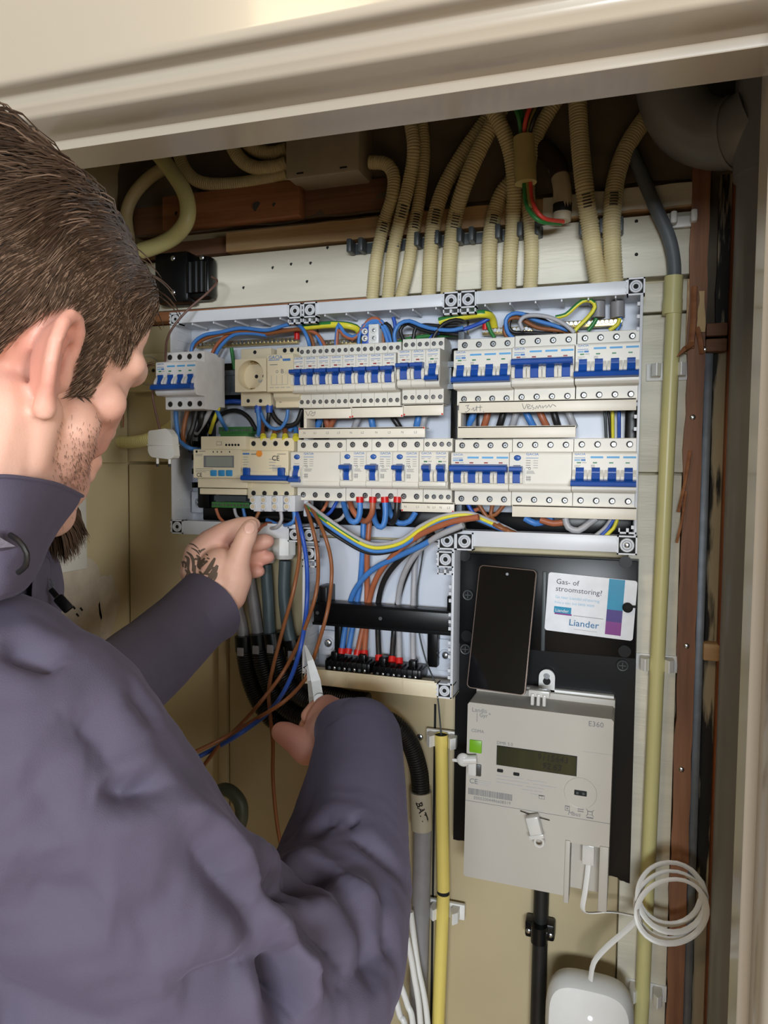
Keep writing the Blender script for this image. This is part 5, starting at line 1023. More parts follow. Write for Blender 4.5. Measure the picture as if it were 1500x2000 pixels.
# lower enclosure, heavy wires with red ferrules
hv = .0039; RF = (M_red, 'end')
for (m, pts, lb) in ((M_wblue, [(900, 1020, .90), (830, 1062, .905), (775, 1088, .92), (725, 1115, .935), (692, 1155, .95), (679, 1200, .955), (668, 1268, .94)], 'thick blue wire sweeping from the right to the leftmost red ferrule'),
    (M_wblue, [(710, 1015, .945), (708, 1080), (703, 1140, .955), (693, 1200), (681, 1268, .94)], 'thick blue wire dropping straight to the second red ferrule'),
    (M_wcopper, [(935, 1010, .89), (880, 1020, .895), (820, 1045, .905), (770, 1083, .92), (735, 1130, .94), (717, 1190, .955), (699, 1271, .94)], 'thick brown wire sweeping from the right to the third red ferrule'),
    (M_wcopper, [(722, 1015, .945), (717, 1080), (717, 1150, .955), (716, 1210), (712, 1272, .94)], 'thick brown wire dropping straight to the fourth red ferrule'),
    (M_wblack, [(900, 1032, .90), (840, 1055, .91), (790, 1085, .925), (755, 1125, .94), (740, 1170, .955), (738, 1220), (740, 1281, .94)], 'thick black wire sweeping to the fifth red ferrule'),
    (M_wblack, [(845, 1040, .93), (815, 1080, .945), (790, 1130, .955), (776, 1180), (770, 1230), (766, 1284, .94)], 'thick black wire hidden behind the grey one, to the sixth red ferrule'),
    (M_wgrey, [(905, 1025, .892), (850, 1050, .90), (810, 1085, .92), (786, 1130, .94), (777, 1180, .955), (779, 1230), (780, 1287, .94)], 'thick light grey wire sweeping to the seventh red ferrule'),
    (M_wgrey, [(822, 1045, .94), (812, 1090, .955), (808, 1150), (806, 1220), (807, 1290, .94)], 'thick light grey wire dropping to the rightmost red ferrule')): W(pts, hv, m, lb, ferrule=RF, n=12)
W([(833, 1040, .93), (823, 1100, .95), (815, 1160, .955), (818, 1230, .95), (832, 1290, .935), (852, 1345, .92), (862, 1437, .945)], .0011, M_dgrey, 'thin bare draw wire going down into the bright yellow pipe')
for (m, pts, lb) in ((M_wblue, [(703, 980, .91), (703, 1002), (697, 1018), (686, 1018), (677, 1003, .93), (671, 982, .945)], 'thick blue loop with red ferrule under the first two-module breaker'), (M_wcopper, [(728, 980, .91), (727, 1000), (717, 1017, .92), (703, 1014, .93), (690, 998), (683, 980, .945)], 'thick brown loop with red ferrule under the first two-module breaker'), (M_wblue, [(752, 980, .905), (753, 1005), (749, 1026), (739, 1028), (731, 1012, .92), (728, 980, .945)], 'thick blue loop hanging lowest under the second two-module breaker'), (M_wblack, [(776, 980, .91), (774, 1005), (766, 1020, .92), (756, 1012, .93), (746, 985, .945)], 'thick black loop with red ferrule under the third two-module breaker')):
    W(pts, hv, m, lb, ferrule=(M_red, 'start'), n=12)
W([(812, 1000, .93), (800, 1018), (780, 1022), (765, 1008), (758, 985, .945)], hv, M_wblue, 'thick blue wire curving right of the black loop, under the printed cover')
W([(640, 1022, .94), (665, 1014), (677, 996), (682, 980, .95)], .0024, M_wgrey, 'thin grey wire rising under the first two-module breaker')
W([(610, 1010, .94), (640, 1005), (655, 985), (660, 975, .95)], .0024, M_wdblue, 'thin blue wire beside the loose brown ones under the wide breaker')
W([(604, 1003, .935), (625, 1002), (636, 988), (641, 974, .95)], .0024, M_wcopper, 'thin brown wire curving up under the wide four-pole breaker')
# slung bundle across the middle
base = [(600, 990), (640, 1020), (680, 1047), (715, 1066), (745, 1070), (785, 1060), (822, 1034), (865, 1012), (915, 1006), (960, 1022), (1000, 1040), (1035, 1060)]
bun = [(M_wyellow, M_wgreen, 0, 0, 'green-yellow earth wire slung across the lower enclosure in the bundle'), (M_wgrey, None, 0, -7, 'grey wire at the top of the slung bundle'), (M_wblue, None, 0, 7, 'blue wire at the bottom of the slung bundle'), (M_wcopper, None, -4, 4, 'brown wire in the slung bundle, left part'), (M_wblack, None, -7, 11, 'black wire at the back of the slung bundle')]
for k, (m, st_, dx, dy, lb) in enumerate(bun):
    W([(px+dx*(1-i/11), py+dy*(1 if i < 7 else .6), .905+(0, .001, .001, .007, .009)[k]+(0, 0, 0, 0, 0, 0, 0, 0, .004, .013, .024, .034)[i]+(.02 if i == 0 else 0)) for i, (px, py) in enumerate(base)], .0025, m, lb, stripe=st_, group='bundle slung between the enclosures')
for (m, pts, lb) in ((M_wbrown, [(985, 985, .93), (968, 1005), (950, 1012), (975, 1030, .915), (1010, 1043, .928), (1042, 1064, .94)], 'brown wire leaving the bundle under the right enclosure, upper one'), (M_wbrown, [(962, 985, .93), (960, 1010), (985, 1033, .918), (1015, 1046, .928), (1050, 1068, .94)], 'brown wire leaving the bundle under the right enclosure, lower one'), (M_wbrown, [(935, 985, .93), (950, 1008), (965, 1020), (1000, 1040, .924), (1030, 1064, .94)], 'brown wire fanning in from the left lower breaker'), (M_wdblue, [(914, 985, .93), (925, 1003), (945, 1015), (975, 1022)], 'short blue wire under the lower left breaker of the right enclosure'), (M_wcopper, [(940, 992, .935), (910, 1003), (890, 1010, .93)], 'thick brown wire going left under the right enclosure')): W(pts, .0027, m, lb)
for (m, st_, pts, lb) in ((M_wblue, None, [(1025, 1012, .93), (1045, 1022), (1065, 1018, .94), (1080, 1012)], 'thick blue wire below the bottom cover of the right enclosure'), (M_wcopper, None, [(1055, 1015, .93), (1080, 1022), (1100, 1020)], 'thick brown wire below the bottom cover of the right enclosure'), (M_wgrey, None, [(1104, 1012, .925), (1110, 1030), (1130, 1036), (1150, 1022), (1165, 1012)], 'thick grey wire loop below the bottom cover of the right enclosure')): W(pts, .0042, m, lb, stripe=st_)
for (m, st_, pts, lb) in ((M_wgrey, None, [(1195, 1012, .93), (1180, 1032), (1160, 1048), (1150, 1056)], 'grey wire at the bottom right corner of the right enclosure'), (M_wdblue, None, [(1200, 1012, .93), (1185, 1035), (1168, 1052)], 'blue wire at the bottom right corner of the right enclosure'), (M_wyellow, M_wgreen, [(1206, 1012, .93), (1198, 1032), (1180, 1048), (1172, 1054)], 'green-yellow wire at the bottom right corner of the right enclosure')): W(pts, .0024, m, lb, stripe=st_)
# top of the left enclosure
t = .0026
for (m, pts, lb) in ((M_wblue, [(372, 700, .93), (377, 672), (398, 655, .93), (430, 649), (470, 641), (520, 645), (555, 636), (578, 633), (593, 645, .92), (603, 668), (606, 690, .93)], 'long blue wire arching over the whole left enclosure to the first narrow breaker'), (M_wbrown, [(368, 700, .935), (380, 675), (405, 660), (445, 650), (485, 648), (520, 652), (560, 646, .93), (590, 644), (608, 660), (615, 690)], 'long brown wire arching just below the long blue one'), (M_wcopper, [(410, 700, .94), (425, 672), (450, 653), (500, 650), (545, 645), (595, 645), (618, 652), (632, 670), (639, 690)], 'second brown wire over the left enclosure, ending further right'), (M_wblue, [(420, 695, .935), (432, 675), (455, 655), (485, 651), (520, 655)], 'short blue wire behind the brown ones at the top left'), (M_wblue, [(618, 655, .94), (626, 670), (632, 690)], 'blue wire dropping into the second narrow breaker')): W(pts, t, m, lb)
W([(585, 640, .935), (620, 636), (655, 634), (685, 637), (700, 645, .945), (706, 668, .96)], .0048, M_wyellow, 'thick green-yellow cable at the top between the left and middle enclosures', stripe=M_wgreen)
W([(452, 680, .95), (455, 700), (458, 722)], .0028, M_wgreen, 'short green-yellow wire dropping left of the cream rail socket', stripe=M_wyellow)
# top of the middle enclosure
for (m, pts, lb) in ((M_wblue, [(655, 690, .93), (657, 660), (661, 633), (672, 650), (688, 658), (703, 652), (718, 636), (735, 629), (748, 640), (757, 668, .93), (760, 690)], 'blue wire zigzagging over the row of eight narrow breakers'), (M_wcopper, [(657, 690, .93), (660, 645), (672, 655), (690, 662), (706, 645), (720, 626), (735, 622), (748, 632)], 'brown wire zigzagging over the row of eight narrow breakers'), (M_wblue, [(700, 690, .93), (702, 655), (712, 635), (730, 626), (745, 628), (756, 645), (764, 665), (768, 685)], 'blue wire arching tightly over the spare white connector'), (M_wblack, [(740, 640, .93), (755, 632), (765, 645), (768, 665), (772, 690)], 'black wire right of the spare white connector'), (M_wbrown, [(738, 640, .94), (748, 650), (748, 690)], 'brown wire behind the spare white connector'), (M_wblue, [(777, 685, .92), (770, 655), (780, 633), (800, 627), (820, 635), (845, 642), (880, 645), (905, 640)], 'blue wire arching over the three rightmost narrow breakers'), (M_wblack, [(790, 668, .93), (782, 645), (795, 632), (815, 640), (840, 648), (870, 650), (900, 655)], 'black wire looping behind the arching blue wire'), (M_wblack, [(800, 680, .93), (808, 658), (812, 640), (830, 635), (860, 637), (895, 636)], 'upper black wire running right to the divider'), (M_wblack, [(838, 680, .92), (850, 652), (868, 632), (890, 625), (905, 628)], 'black wire crossing the thick green-yellow cable'), (M_wgreen, [(765, 690, .94), (780, 668), (810, 660), (850, 655), (900, 655)], 'dark green wire lying behind the black wires'), (M_wdblue, [(834, 690, .93), (840, 662), (862, 648), (900, 645), (945, 628, .94), (962, 615)], 'blue wire passing from the middle to the right enclosure'), (M_wdblue, [(762, 660, .94), (772, 640), (768, 620)], 'short blue wire going up out of the middle enclosure')): W(pts, t, m, lb)
W([(858, 628, .93), (880, 622), (910, 617), (945, 613), (960, 620, .945), (966, 645, .96)], .0050, M_wyellow, 'thick green-yellow cable between the middle and right enclosures', stripe=M_wgreen)
# top of the right enclosure
for (m, st_, pts, lb) in ((M_wblue, None, [(1012, 668, .93), (992, 650), (988, 625), (1000, 613), (1020, 613), (1045, 625), (1080, 635), (1110, 645)], 'blue wire looping above the left breaker of the right enclosure'), (M_wblack, None, [(1110, 665, .94), (1070, 630), (1035, 616), (1005, 616), (994, 632), (1000, 648), (1030, 650), (1080, 652)], 'black wire looping inside the blue loop'), (M_wbrown, None, [(1000, 668, .935), (985, 650), (990, 628), (1010, 620), (1050, 640), (1100, 646), (1130, 652)], 'brown wire looping above the left breaker of the right enclosure'), (M_wgrey, None, [(1022, 645, .92), (1015, 630), (1025, 618), (1050, 616), (1080, 622), (1105, 635), (1122, 650)], 'grey wire arching in front of the looping wires'), (M_wyellow, M_wgreen, [(1085, 620, .93), (1105, 615), (1120, 602), (1138, 588), (1155, 588), (1162, 600), (1150, 618), (1130, 638), (1120, 650)], 'green-yellow wire rising in a tall loop above the corner breaker'), (M_wgreen, M_wyellow, [(952, 630, .94), (957, 645), (966, 660)], 'short green-yellow wire at the left terminal bar'), (M_wyellow, M_wgreen, [(1210, 622, .94), (1206, 634), (1190, 645)], 'green-yellow wire leaving the right grey cable stub'), (M_wblue, None, [(1212, 620, .945), (1210, 635), (1204, 645)], 'blue wire leaving the right grey cable stub'), (M_wgreen, None, [(1165, 622, .94), (1158, 634), (1148, 646)], 'dark green wire leaving the left grey cable stub')): W(pts, t, m, lb, stripe=st_)
for px, lb in ((1168, 'grey cable stub entering above the corner breaker, left one'), (1206, 'grey cable stub entering above the corner breaker, right one')): W([(px, 590, .945), (px, 605), (px, 621)], .0085, M_cable2, lb, name='grey_cable', n=14)
# between the rows
k = 0
for (m, x0_, x1_, r) in ((M_wblue, 628, 618, .0045), (M_wcopper, 636, 642, .0045), (M_wcopper, 655, 642, .0042), (M_wgrey, 702, 690, .0045), (M_wblue, 724, 730, .0045), (M_wblue, 818, 812, .0045), (M_wgrey, 830, 824, .0042), (M_wblack, 765, 785, .004)): W([(x0_, 812, .945), ((x0_+x1_)/2, 826), (x1_, 842, .95)], r, m, '%s wire crossing the gap between the middle rows, %s' % (m.name.split('_')[0], ('at its far left', 'left of centre', 'second brown one', 'pale one left of centre', 'centre one', 'near its right end', 'pale one near its right end', 'slanting to the right')[k])); k += 1
k = 0
for (m, x0_, x1_, r) in ((M_wblue, 928, 915, .0045), (M_wcopper, 955, 945, .0045), (M_wblack, 985, 975, .0045), (M_wgrey, 1010, 1000, .0045), (M_wblue, 1025, 1042, .0045), (M_wcopper, 1052, 1068, .0045), (M_wblack, 1080, 1090, .0045), (M_wgrey, 1108, 1122, .0045), (M_dgrey, 1180, 1184, .0018), (M_wblack, 1187, 1193, .0018), (M_wyellow, 1196, 1197, .0022), (M_wdblue, 1209, 1209, .0022)): W([(x0_, 800, .945), ((x0_+x1_)/2, 818), (x1_, 834 if k < 8 else 862, .95)], r, m, '%s wire in the gap between the right enclosure rows, %s' % (m.name.split('_')[0], ('leftmost', 'second from left', 'third from left', 'fourth from left', 'fifth from left', 'sixth from left', 'seventh from left', 'eighth from left', 'first of the thin ones', 'second of the thin ones', 'third of the thin ones', 'last of the thin ones')[k])); k += 1
# left enclosure, between the rows
for (m, st_, r, pts, lb) in ((M_wblue, None, .0032, [(343, 795, .90), (345, 830), (353, 862), (372, 876), (400, 878, .94)], 'blue wire hanging from the loose breaker to the energy meter'), (M_wbrown, None, .0032, [(368, 795, .90), (360, 830), (358, 858), (372, 872, .93)], 'brown wire hanging from the loose breaker'), (M_wblack, None, .0036, [(385, 795, .905), (378, 830), (368, 860), (372, 880, .94)], 'black wire hanging from the loose breaker, left one'), (M_wblack, None, .0036, [(395, 795, .905), (392, 825), (382, 850, .94)], 'black wire hanging from the loose breaker, right one'), (M_wgrey, None, .0036, [(412, 798, .91), (398, 825), (384, 846, .93)], 'grey wire hanging from the loose breaker'), (M_wblue, None, .003, [(420, 795, .91), (432, 820), (442, 838, .94)], 'blue wire running behind the loose breaker to the green connector'), (M_wyellow, M_wgreen, .0026, [(428, 795, .91), (418, 820), (410, 845, .94)], 'green-yellow wire hanging from the loose breaker'), (M_wblack, None, .0032, [(415, 830, .95), (435, 808), (462, 802), (485, 815), (500, 840, .95)], 'black wire arching between the rows of the left enclosure'), (M_wdblue, None, .0036, [(432, 786, .945), (455, 784), (480, 786, .95)], 'thick blue wire lying behind the loose breaker'), (M_wblue, None, .0026, [(507, 798, .925), (515, 820), (530, 836), (548, 836), (560, 818), (562, 800)], 'blue wire looping under the cream rail socket'), (M_wblack, None, .0034, [(528, 798, .93), (540, 820), (560, 832), (580, 825), (590, 800)], 'black wire looping under the rail module'), (M_wblack, None, .0030, [(526, 798, .925), (524, 820), (520, 840, .94)], 'short black wire under the right blue ferrule'), (M_wblue, None, .0030, [(503, 798, .92), (506, 825), (505, 850, .93)], 'blue wire dropping under the left blue ferrule'), (M_wbrown, None, .0034, [(509, 815, .935), (512, 835), (514, 852, .922)], 'brown wire with yellow ferrule, first on the orange-button breaker'), (M_wbrown, None, .0034, [(545, 840, .935), (538, 838), (535, 852, .922)], 'brown wire with yellow ferrule, second on the orange-button breaker'), (M_wbrown, None, .0034, [(550, 838, .935), (556, 836), (557, 852, .922)], 'brown wire with yellow ferrule, third on the orange-button breaker'), (M_wblue, None, .0034, [(566, 842, .935), (572, 832), (578, 838), (578, 852, .922)], 'blue wire with yellow ferrule, last on the orange-button breaker')):
    r_ = W(pts, r, m, lb, stripe=st_, ferrule=(M_wyellow, 'end') if 'yellow ferrule' in lb else None)
for i, px in enumerate((504, 526)): c = P(px, 799, .922); r_ = thing('wire_ferrule', ('left', 'right')[i]+' dark blue twin ferrule below the cream rail socket', 'ferrule', c); s = MB(); s.cyl(c+Vector((0, 0, -.005)), c+Vector((0, 0, .006)), .0045, M_wdblue, 12, r2=.0052); s.build('collar', r_)
for i, (px, py) in enumerate(((580, 655), (712, 643), (948, 635))): c = P(px, py, .945); r_ = thing('wire_ferrule', ('red end cap on the terminal bar of the left enclosure', 'red end cap left of the spare white connector', 'red end cap at the left end of the right terminal bar')[i], 'ferrule', c); s = MB(); s.cyl(c+Vector((0, 0, -.006)), c+Vector((0, 0, .006)), .004, M_red, 10); s.build('collar', r_)
# wires at the connectors and around the fingers
for (m, r, pts, lb) in ((M_wbrown, .0024, [(506, 1000, .897), (500, 1012, .893), (492, 1030, .89), (478, 1050, .885)], 'brown wire held between thumb and finger at the first connector'), (M_wgrey, .0026, [(548, 998, .905), (550, 1015), (540, 1030), (520, 1032, .93)], 'grey wire bending left under the third white connector'), (M_wblue, .0028, [(574, 998, .905), (575, 1015), (565, 1024), (545, 1025, .93), (520, 1015)], 'blue wire bending left under the last white connector'), (M_wcopper, .0026, [(570, 1026, .94), (540, 1022), (515, 1025, .91), (500, 1040, .9)], 'brown wire running left behind the fingertips'), (M_wblack, .0028, [(575, 1018, .945), (540, 1010), (505, 1012, .95)], 'black wire lying behind the white connectors'), (M_wcopper, .0024, [(422, 993, .93), (428, 1010), (440, 1022, .93)], 'reddish wire from the green connector down behind the hand'), (M_wgrey, .0024, [(458, 993, .93), (462, 1008), (475, 1018, .93)], 'grey wire from the green connector down behind the hand'), (M_wblue, .0024, [(475, 993, .93), (478, 1008), (482, 1020, .93)], 'blue wire from the green connector down behind the hand')): W(pts, r, m, lb)
# ---------------------------------------------------------------- the electrician
import numpy as np
from mathutils.bvhtree import BVHTree
EYE = Vector((0, -CD, CZ))
def K(px, py, z): return EYE + RW @ Vector(((px-750)/F*z, (py-1000)/F*z, z))
M_skin = mat('skin', (222, 172, 152), .5, rgb2=(232, 188, 168), scale=18, bump=.15, bscale=700, sub=.12)
M_jacket = mat('plum_grey_softshell', (80, 74, 93), .8, var=.07, scale=14, bump=.25, bscale=1400)
_pb = M_jacket.node_tree.nodes['Principled BSDF']; _pb.inputs['Sheen Weight'].default_value = .15; _pb.inputs['Sheen Roughness'].default_value = .4; _pb.inputs['Sheen Tint'].default_value = (.55, .5, .75, 1)
M_jdark = mat('jacket_inner_grey', (98, 92, 102), .85, var=.2, scale=500)
M_hair = mat('brown_hair', (50, 37, 29), .34, rgb2=(86, 66, 51), scale=55)
M_hair2 = mat('light_brown_hair', (92, 71, 56), .38, rgb2=(66, 50, 39), scale=55)
M_hair3 = mat('fair_hair_strand', (134, 110, 92), .4, var=.1)
M_tat = mat('tattoo_ink', (98, 82, 70), .6, var=.1)
M_nail = mat('fingernail', (232, 186, 170), .3, var=.02)
M_trouser = mat('dark_work_trousers', (40, 42, 50), .85, var=.1)
def blob(prims, step=.25):
    """prims: chains of (point, radius[, radius scale xyz]); returns a MB full of overlapping balls"""
    mb = MB()
    for ch in prims:
        for (a, ra), (b, rb) in zip(ch, ch[1:]):
            L = (b-a).length; n = max(1, int(L/(min(ra, rb)*step)))
            for i in range(n+1): t = i/n; mb.sphere(a.lerp(b, t), ra+(rb-ra)*t, M_skin, n=16, k=10)
        if len(ch) == 1: mb.sphere(ch[0][0], ch[0][1], M_skin, n=20, k=14)
    return mb
def ell(mb, c, rx, ry, rz, B, n=24, k=16):
    """ellipsoid in the local frame B (3x3)"""
    vs = []
    for j in range(k+1):
        th = PI*j/k
        for i in range(n): ph = 2*PI*i/n; vs.append(c+B @ Vector((math.sin(th)*math.cos(ph)*rx, math.sin(th)*math.sin(ph)*ry, math.cos(th)*rz)))
    mb.add(vs, [(j*n+i, (j+1)*n+i, (j+1)*n+(i+1) % n, j*n+(i+1) % n) for j in range(k) for i in range(n)], M_skin, True)
def remesh(mb, name, vox, m, sm=3, parent=None, deform=None):
    o = mb.build(name+'_raw'); md = o.modifiers.new('r', 'REMESH'); md.mode = 'VOXEL'; md.voxel_size = vox
    s2 = o.modifiers.new('s', 'SMOOTH'); s2.factor = .5; s2.iterations = sm
    dg = bpy.context.evaluated_depsgraph_get(); me = bpy.data.meshes.new_from_object(o.evaluated_get(dg)); raw = o.data
    bpy.data.objects.remove(o); bpy.data.meshes.remove(raw)
    me.name = name; me.materials.clear(); me.materials.append(m)
    me.polygons.foreach_set('use_smooth', [True]*len(me.polygons)); me.polygons.foreach_set('material_index', [0]*len(me.polygons))
    if deform: deform(me)
    if parent:
        off = ORG[parent.name]; me.transform(Matrix.Translation(-off))
    ob = bpy.data.objects.new(name, me); COL.objects.link(ob)
    if parent: ob.parent = parent; ORG[ob.name] = off
    return ob
# head frame in eye space -> world
a_, p_, ro = .4236, .1763, -.1298
Fc = Vector((math.sin(a_)*math.cos(p_), math.sin(p_), math.cos(a_)*math.cos(p_))); Rc = Vector((math.cos(a_), 0, -math.sin(a_))); Uc = Vector((math.sin(a_)*math.sin(p_), -math.cos(p_), math.cos(a_)*math.sin(p_)))
U2 = Uc*math.cos(ro)-Rc*math.sin(ro); R2_ = Rc*math.cos(ro)+Uc*math.sin(ro)
HB = Matrix((RW @ R2_, RW @ Fc, RW @ U2)).transposed()      # columns right, forward, up
ear0 = K(119.7, 735.6, .4245); HC = ear0 - HB @ Vector((.075, 0, 0))
def HL(x, y, z): return HC + HB @ Vector((x/1000, y/1000, z/1000))
shR, elR, mR1, mR2, wrR = K(50, 1480, .45), K(600, 1930, .58), K(670, 1700, .68), K(684, 1560, .75), K(672, 1432, .84)
shL = Vector((-.63, -.63, CZ-.12)); elL, mL, wrL = K(90, 1450, .68), K(255, 1325, .81), K(418, 1172, .93)
neckb = (shR+shL)/2+Vector((0.01, .01, .035)); pel = Vector((-.46, -.74, .93))
MANP = Vector((-.46, -.76, 0.0))
man = thing('person', 'person in plum-grey softshell jacket, short brown hair, tattooed hand reaching into the open enclosures', 'person', MANP)
bd = blob([[(shR, .044), (elR, .030), (mR1, .030), (mR2, .030), (wrR, .027)], [(shL, .048), (elL, .034), (mL, .034), (wrL, .027)],
           [(shR, .05), (neckb, .06), (shL, .05)], [(neckb, .075), (pel+Vector((0, .02, .15)), .10), (pel, .11)],
           [(HL(0, -22, -20), .060), (HL(0, -34, -75), .060), (neckb+Vector((0, 0, .03)), .062)], [(HL(42, -12, -28), .030), (HL(34, -8, -80), .034), (neckb+Vector((.03, .02, .03)), .040)], [(HL(-42, -12, -28), .030), (HL(-34, -8, -80), .034), (neckb+Vector((-.02, .02, .03)), .040)], [(HL(20, 22, -60), .034), (HL(14, 10, -105), .036)],
           [(pel+Vector((.09, 0, -.02)), .075), (Vector((-.37, -.72, .5)), .052), (Vector((-.36, -.76, .1)), .036), (Vector((-.36, -.72, .035)), .034), (Vector((-.34, -.60, .03)), .028)],
           [(pel+Vector((-.09, 0, -.02)), .075), (Vector((-.57, -.72, .5)), .052), (Vector((-.58, -.76, .1)), .036), (Vector((-.58, -.72, .035)), .034), (Vector((-.58, -.60, .03)), .028)]])
I3 = HB
ell(bd, HL(0, -4, 48), .075, .098, .078, I3, 32, 22); ell(bd, HL(0, 12, 30), .070, .085, .070, I3, 32, 22); ell(bd, HL(0, 42, 0), .060, .050, .066, I3)
ell(bd, HL(0, 36, 52), .064, .058, .05, I3)
ell(bd, HL(0, 44, 14), .063, .052, .060, I3, 32, 22); ell(bd, HL(0, 20, -36), .056, .048, .042, I3, 32, 20); ell(bd, HL(0, 42, -44), .036, .040, .036, I3)
for sg in (-1, 1): ell(bd, HL(sg*34, 46, -10), .024, .027, .032, I3); ell(bd, HL(sg*46, 52, 32), .018, .030, .024, I3); ell(bd, HL(sg*40, 54, 58), .024, .030, .034, I3); ell(bd, HL(sg*46, 24, -28), .018, .032, .036, I3)
HLc = lambda *t: HL(*t)
for sg in (-1, 1):
    bd_ch = [[(HL(sg*60, 0, -22), .016), (HL(sg*55, 4, -48), .016), (HL(sg*33, 40, -66), .016), (HL(sg*11, 70, -76), .017), (HL(0, 74, -76), .018)],
             [(HL(sg*58, 50, 0), .014), (HL(sg*42, 62, -4), .015), (HL(sg*28, 68, -20), .017)], [(HL(sg*56, 65, 31), .0105), (HL(sg*34, 87, 34), .013), (HL(0, 90, 34), .014)],
             [(HL(sg*56, 30, -20), .018), (HL(sg*34, 46, -42), .020), (HL(sg*12, 68, -54), .022)]]
    m2 = blob(bd_ch); bd.add(m2.v, m2.f, M_skin, True)
m2 = blob([[(HL(0, 92, 26), .010), (HL(0, 102, 4), .0095), (HL(0, 107, -7), .0105)], [(HL(-11, 98, -12), .008), (HL(11, 98, -12), .008)], [(HL(-16, 88, -34), .009), (HL(0, 95, -34), .010), (HL(16, 88, -34), .009)], [(HL(-14, 88, -44), .008), (HL(0, 93, -45), .010), (HL(14, 88, -44), .008)]]); bd.add(m2.v, m2.f, M_skin, True)
# ears: helix rim, antihelix, concha wall, tragus, lobe
def earpt(sg, y, z, out): return HL(sg*(72+out*.70), y*.72-3, z*.84+1)
for sg in (1, -1):
    hel = [(6, 6, 4), (7, 18, 7), (4, 30, 12), (-4, 37, 16), (-14, 36, 20), (-22, 28, 24), (-25, 15, 25), (-24, 2, 24), (-20, -9, 21), (-14, -18, 16)]
    ch = [[(earpt(sg, y*1.02, z, o_*1.05), .0042) for y, z, o_ in hel], [(earpt(sg, -14, -18, 15), .0050), (earpt(sg, -9, -27, 11), .0068), (earpt(sg, -4, -26, 7), .0055), (earpt(sg, -2, -18, 3), .004)],
          [(earpt(sg, -2, 26, 12), .0030), (earpt(sg, -12, 18, 16), .0036), (earpt(sg, -15, 6, 17), .0040), (earpt(sg, -12, -6, 15), .0040), (earpt(sg, -5, -12, 10), .0042)],
          [(earpt(sg, 7, 2, 3), .0055), (earpt(sg, 5, -6, 4), .0055)]]
    # back shell of the ear joining rim to skull
    for (y, z, o_) in hel[1:]: ch.append([(earpt(sg, y*1.0, z*.98, o_*.95), .0030), (earpt(sg, y*.55-4, z*.7, 0), .0040)])
    for (y, z, o_) in [((a1+b1)/2, (a2+b2)/2, (a3+b3)/2) for (a1, a2, a3), (b1, b2, b3) in zip(hel[1:], hel[2:])]: ch.append([(earpt(sg, y, z*.98, o_*.95), .0030), (earpt(sg, y*.55-4, z*.7, 0), .0040)])
    m2 = blob(ch, .4); bd.add(m2.v, m2.f, M_skin, True)
# left hand
def HK(*t): return [(K(px, py, z), r) for px, py, z, r in t]
lh = [HK((418, 1175, .93, .027), (428, 1140, .935, .030), (430, 1112, .938, .028)), HK((400, 1150, .937, .022), (388, 1115, .948, .024), (392, 1085, .955, .022)), HK((445, 1160, .93, .024), (455, 1130, .93, .024), (456, 1112, .93, .021)),
      HK((392, 1085, .955, .022), (412, 1062, .958, .019), (440, 1040, .956, .0145), (470, 1028, .952, .0122), (490, 1023, .948, .0100), (497, 1024, .946, .0080)),
      HK((456, 1118, .93, .020), (466, 1088, .925, .0150), (474, 1064, .924, .0128), (480, 1050, .925, .0132), (487, 1034, .929, .0112), (491, 1026, .932, .0085)),
      HK((400, 1085, .968, .018), (445, 1066, .985, .0138), (488, 1062, .984, .0118), (517, 1058, .978, .0108), (523, 1057, .977, .0090)),
      HK((405, 1100, .975, .017), (452, 1090, 1.0, .0130), (492, 1091, .998, .0115), (518, 1088, .992, .0105), (524, 1088, .991, .0088)),
      HK((412, 1118, .972, .015), (452, 1116, .995, .0110), (482, 1118, .99, .0098), (502, 1116, .985, .0088), (507, 1116, .984, .0074)),
      HK((425, 1100, .95, .025), (420, 1120, .955, .025), (440, 1100, .94, .018))]
m2 = blob(lh); bd.add(m2.v, m2.f, M_skin, True)
rh = [HK((672, 1432, .84, .027), (650, 1424, .87, .028), (632, 1430, .885, .025)), HK((650, 1410, .875, .024), (640, 1398, .89, .022), (628, 1410, .89, .02)),
      HK((628, 1455, .875, .021), (600, 1462, .875, .0195), (578, 1445, .878, .0165), (560, 1434, .882, .0145), (550, 1430, .884, .0125)),
      HK((655, 1392, .88, .017), (640, 1378, .90, .0135), (618, 1384, .915, .0115), (602, 1398, .915, .0095)), HK((645, 1405, .89, .016), (628, 1396, .915, .0125), (608, 1404, .925, .0112), (598, 1418, .92, .0095)),
      HK((640, 1420, .89, .016), (620, 1414, .915, .0120), (604, 1422, .92, .0108), (597, 1434, .912, .0092)), HK((638, 1438, .885, .015), (620, 1434, .905, .0105), (607, 1440, .908, .0095), (600, 1448, .90, .0082))]
m2 = blob(rh); bd.add(m2.v, m2.f, M_skin, True)
body = remesh(bd, 'body', .0023, M_skin, 4, man)
nv = len(body.data.vertices); bl = body.data.attributes.new('blush', 'FLOAT', 'POINT'); co_ = np.empty(nv*3, 'f'); body.data.vertices.foreach_get('co', co_); co_ = co_.reshape(-1, 3)+np.array(ORG[body.name])
val = np.zeros(nv)
for c, r, k in [(HL(88, -10, 22), .019, .55), (HL(86, -14, -8), .018, .45), (HL(-86, -12, 15), .024, .6), (HL(66, -24, 4), .022, .3), (HL(44, 62, -20), .034, .35), (HL(30, 40, -70), .03, .25), (K(525, 1056, .98), .014, .4), (K(524, 1088, .99), .014, .45), (K(507, 1116, .985), .013, .45), (K(430, 1050, .955), .020, .35), (K(560, 1432, .88), .03, .5), (K(600, 1480, .87), .03, .4), (K(650, 1370, .89), .03, .4)]:
    val += k*np.exp(-(np.linalg.norm(co_-np.array(c), axis=1)/r)**2)
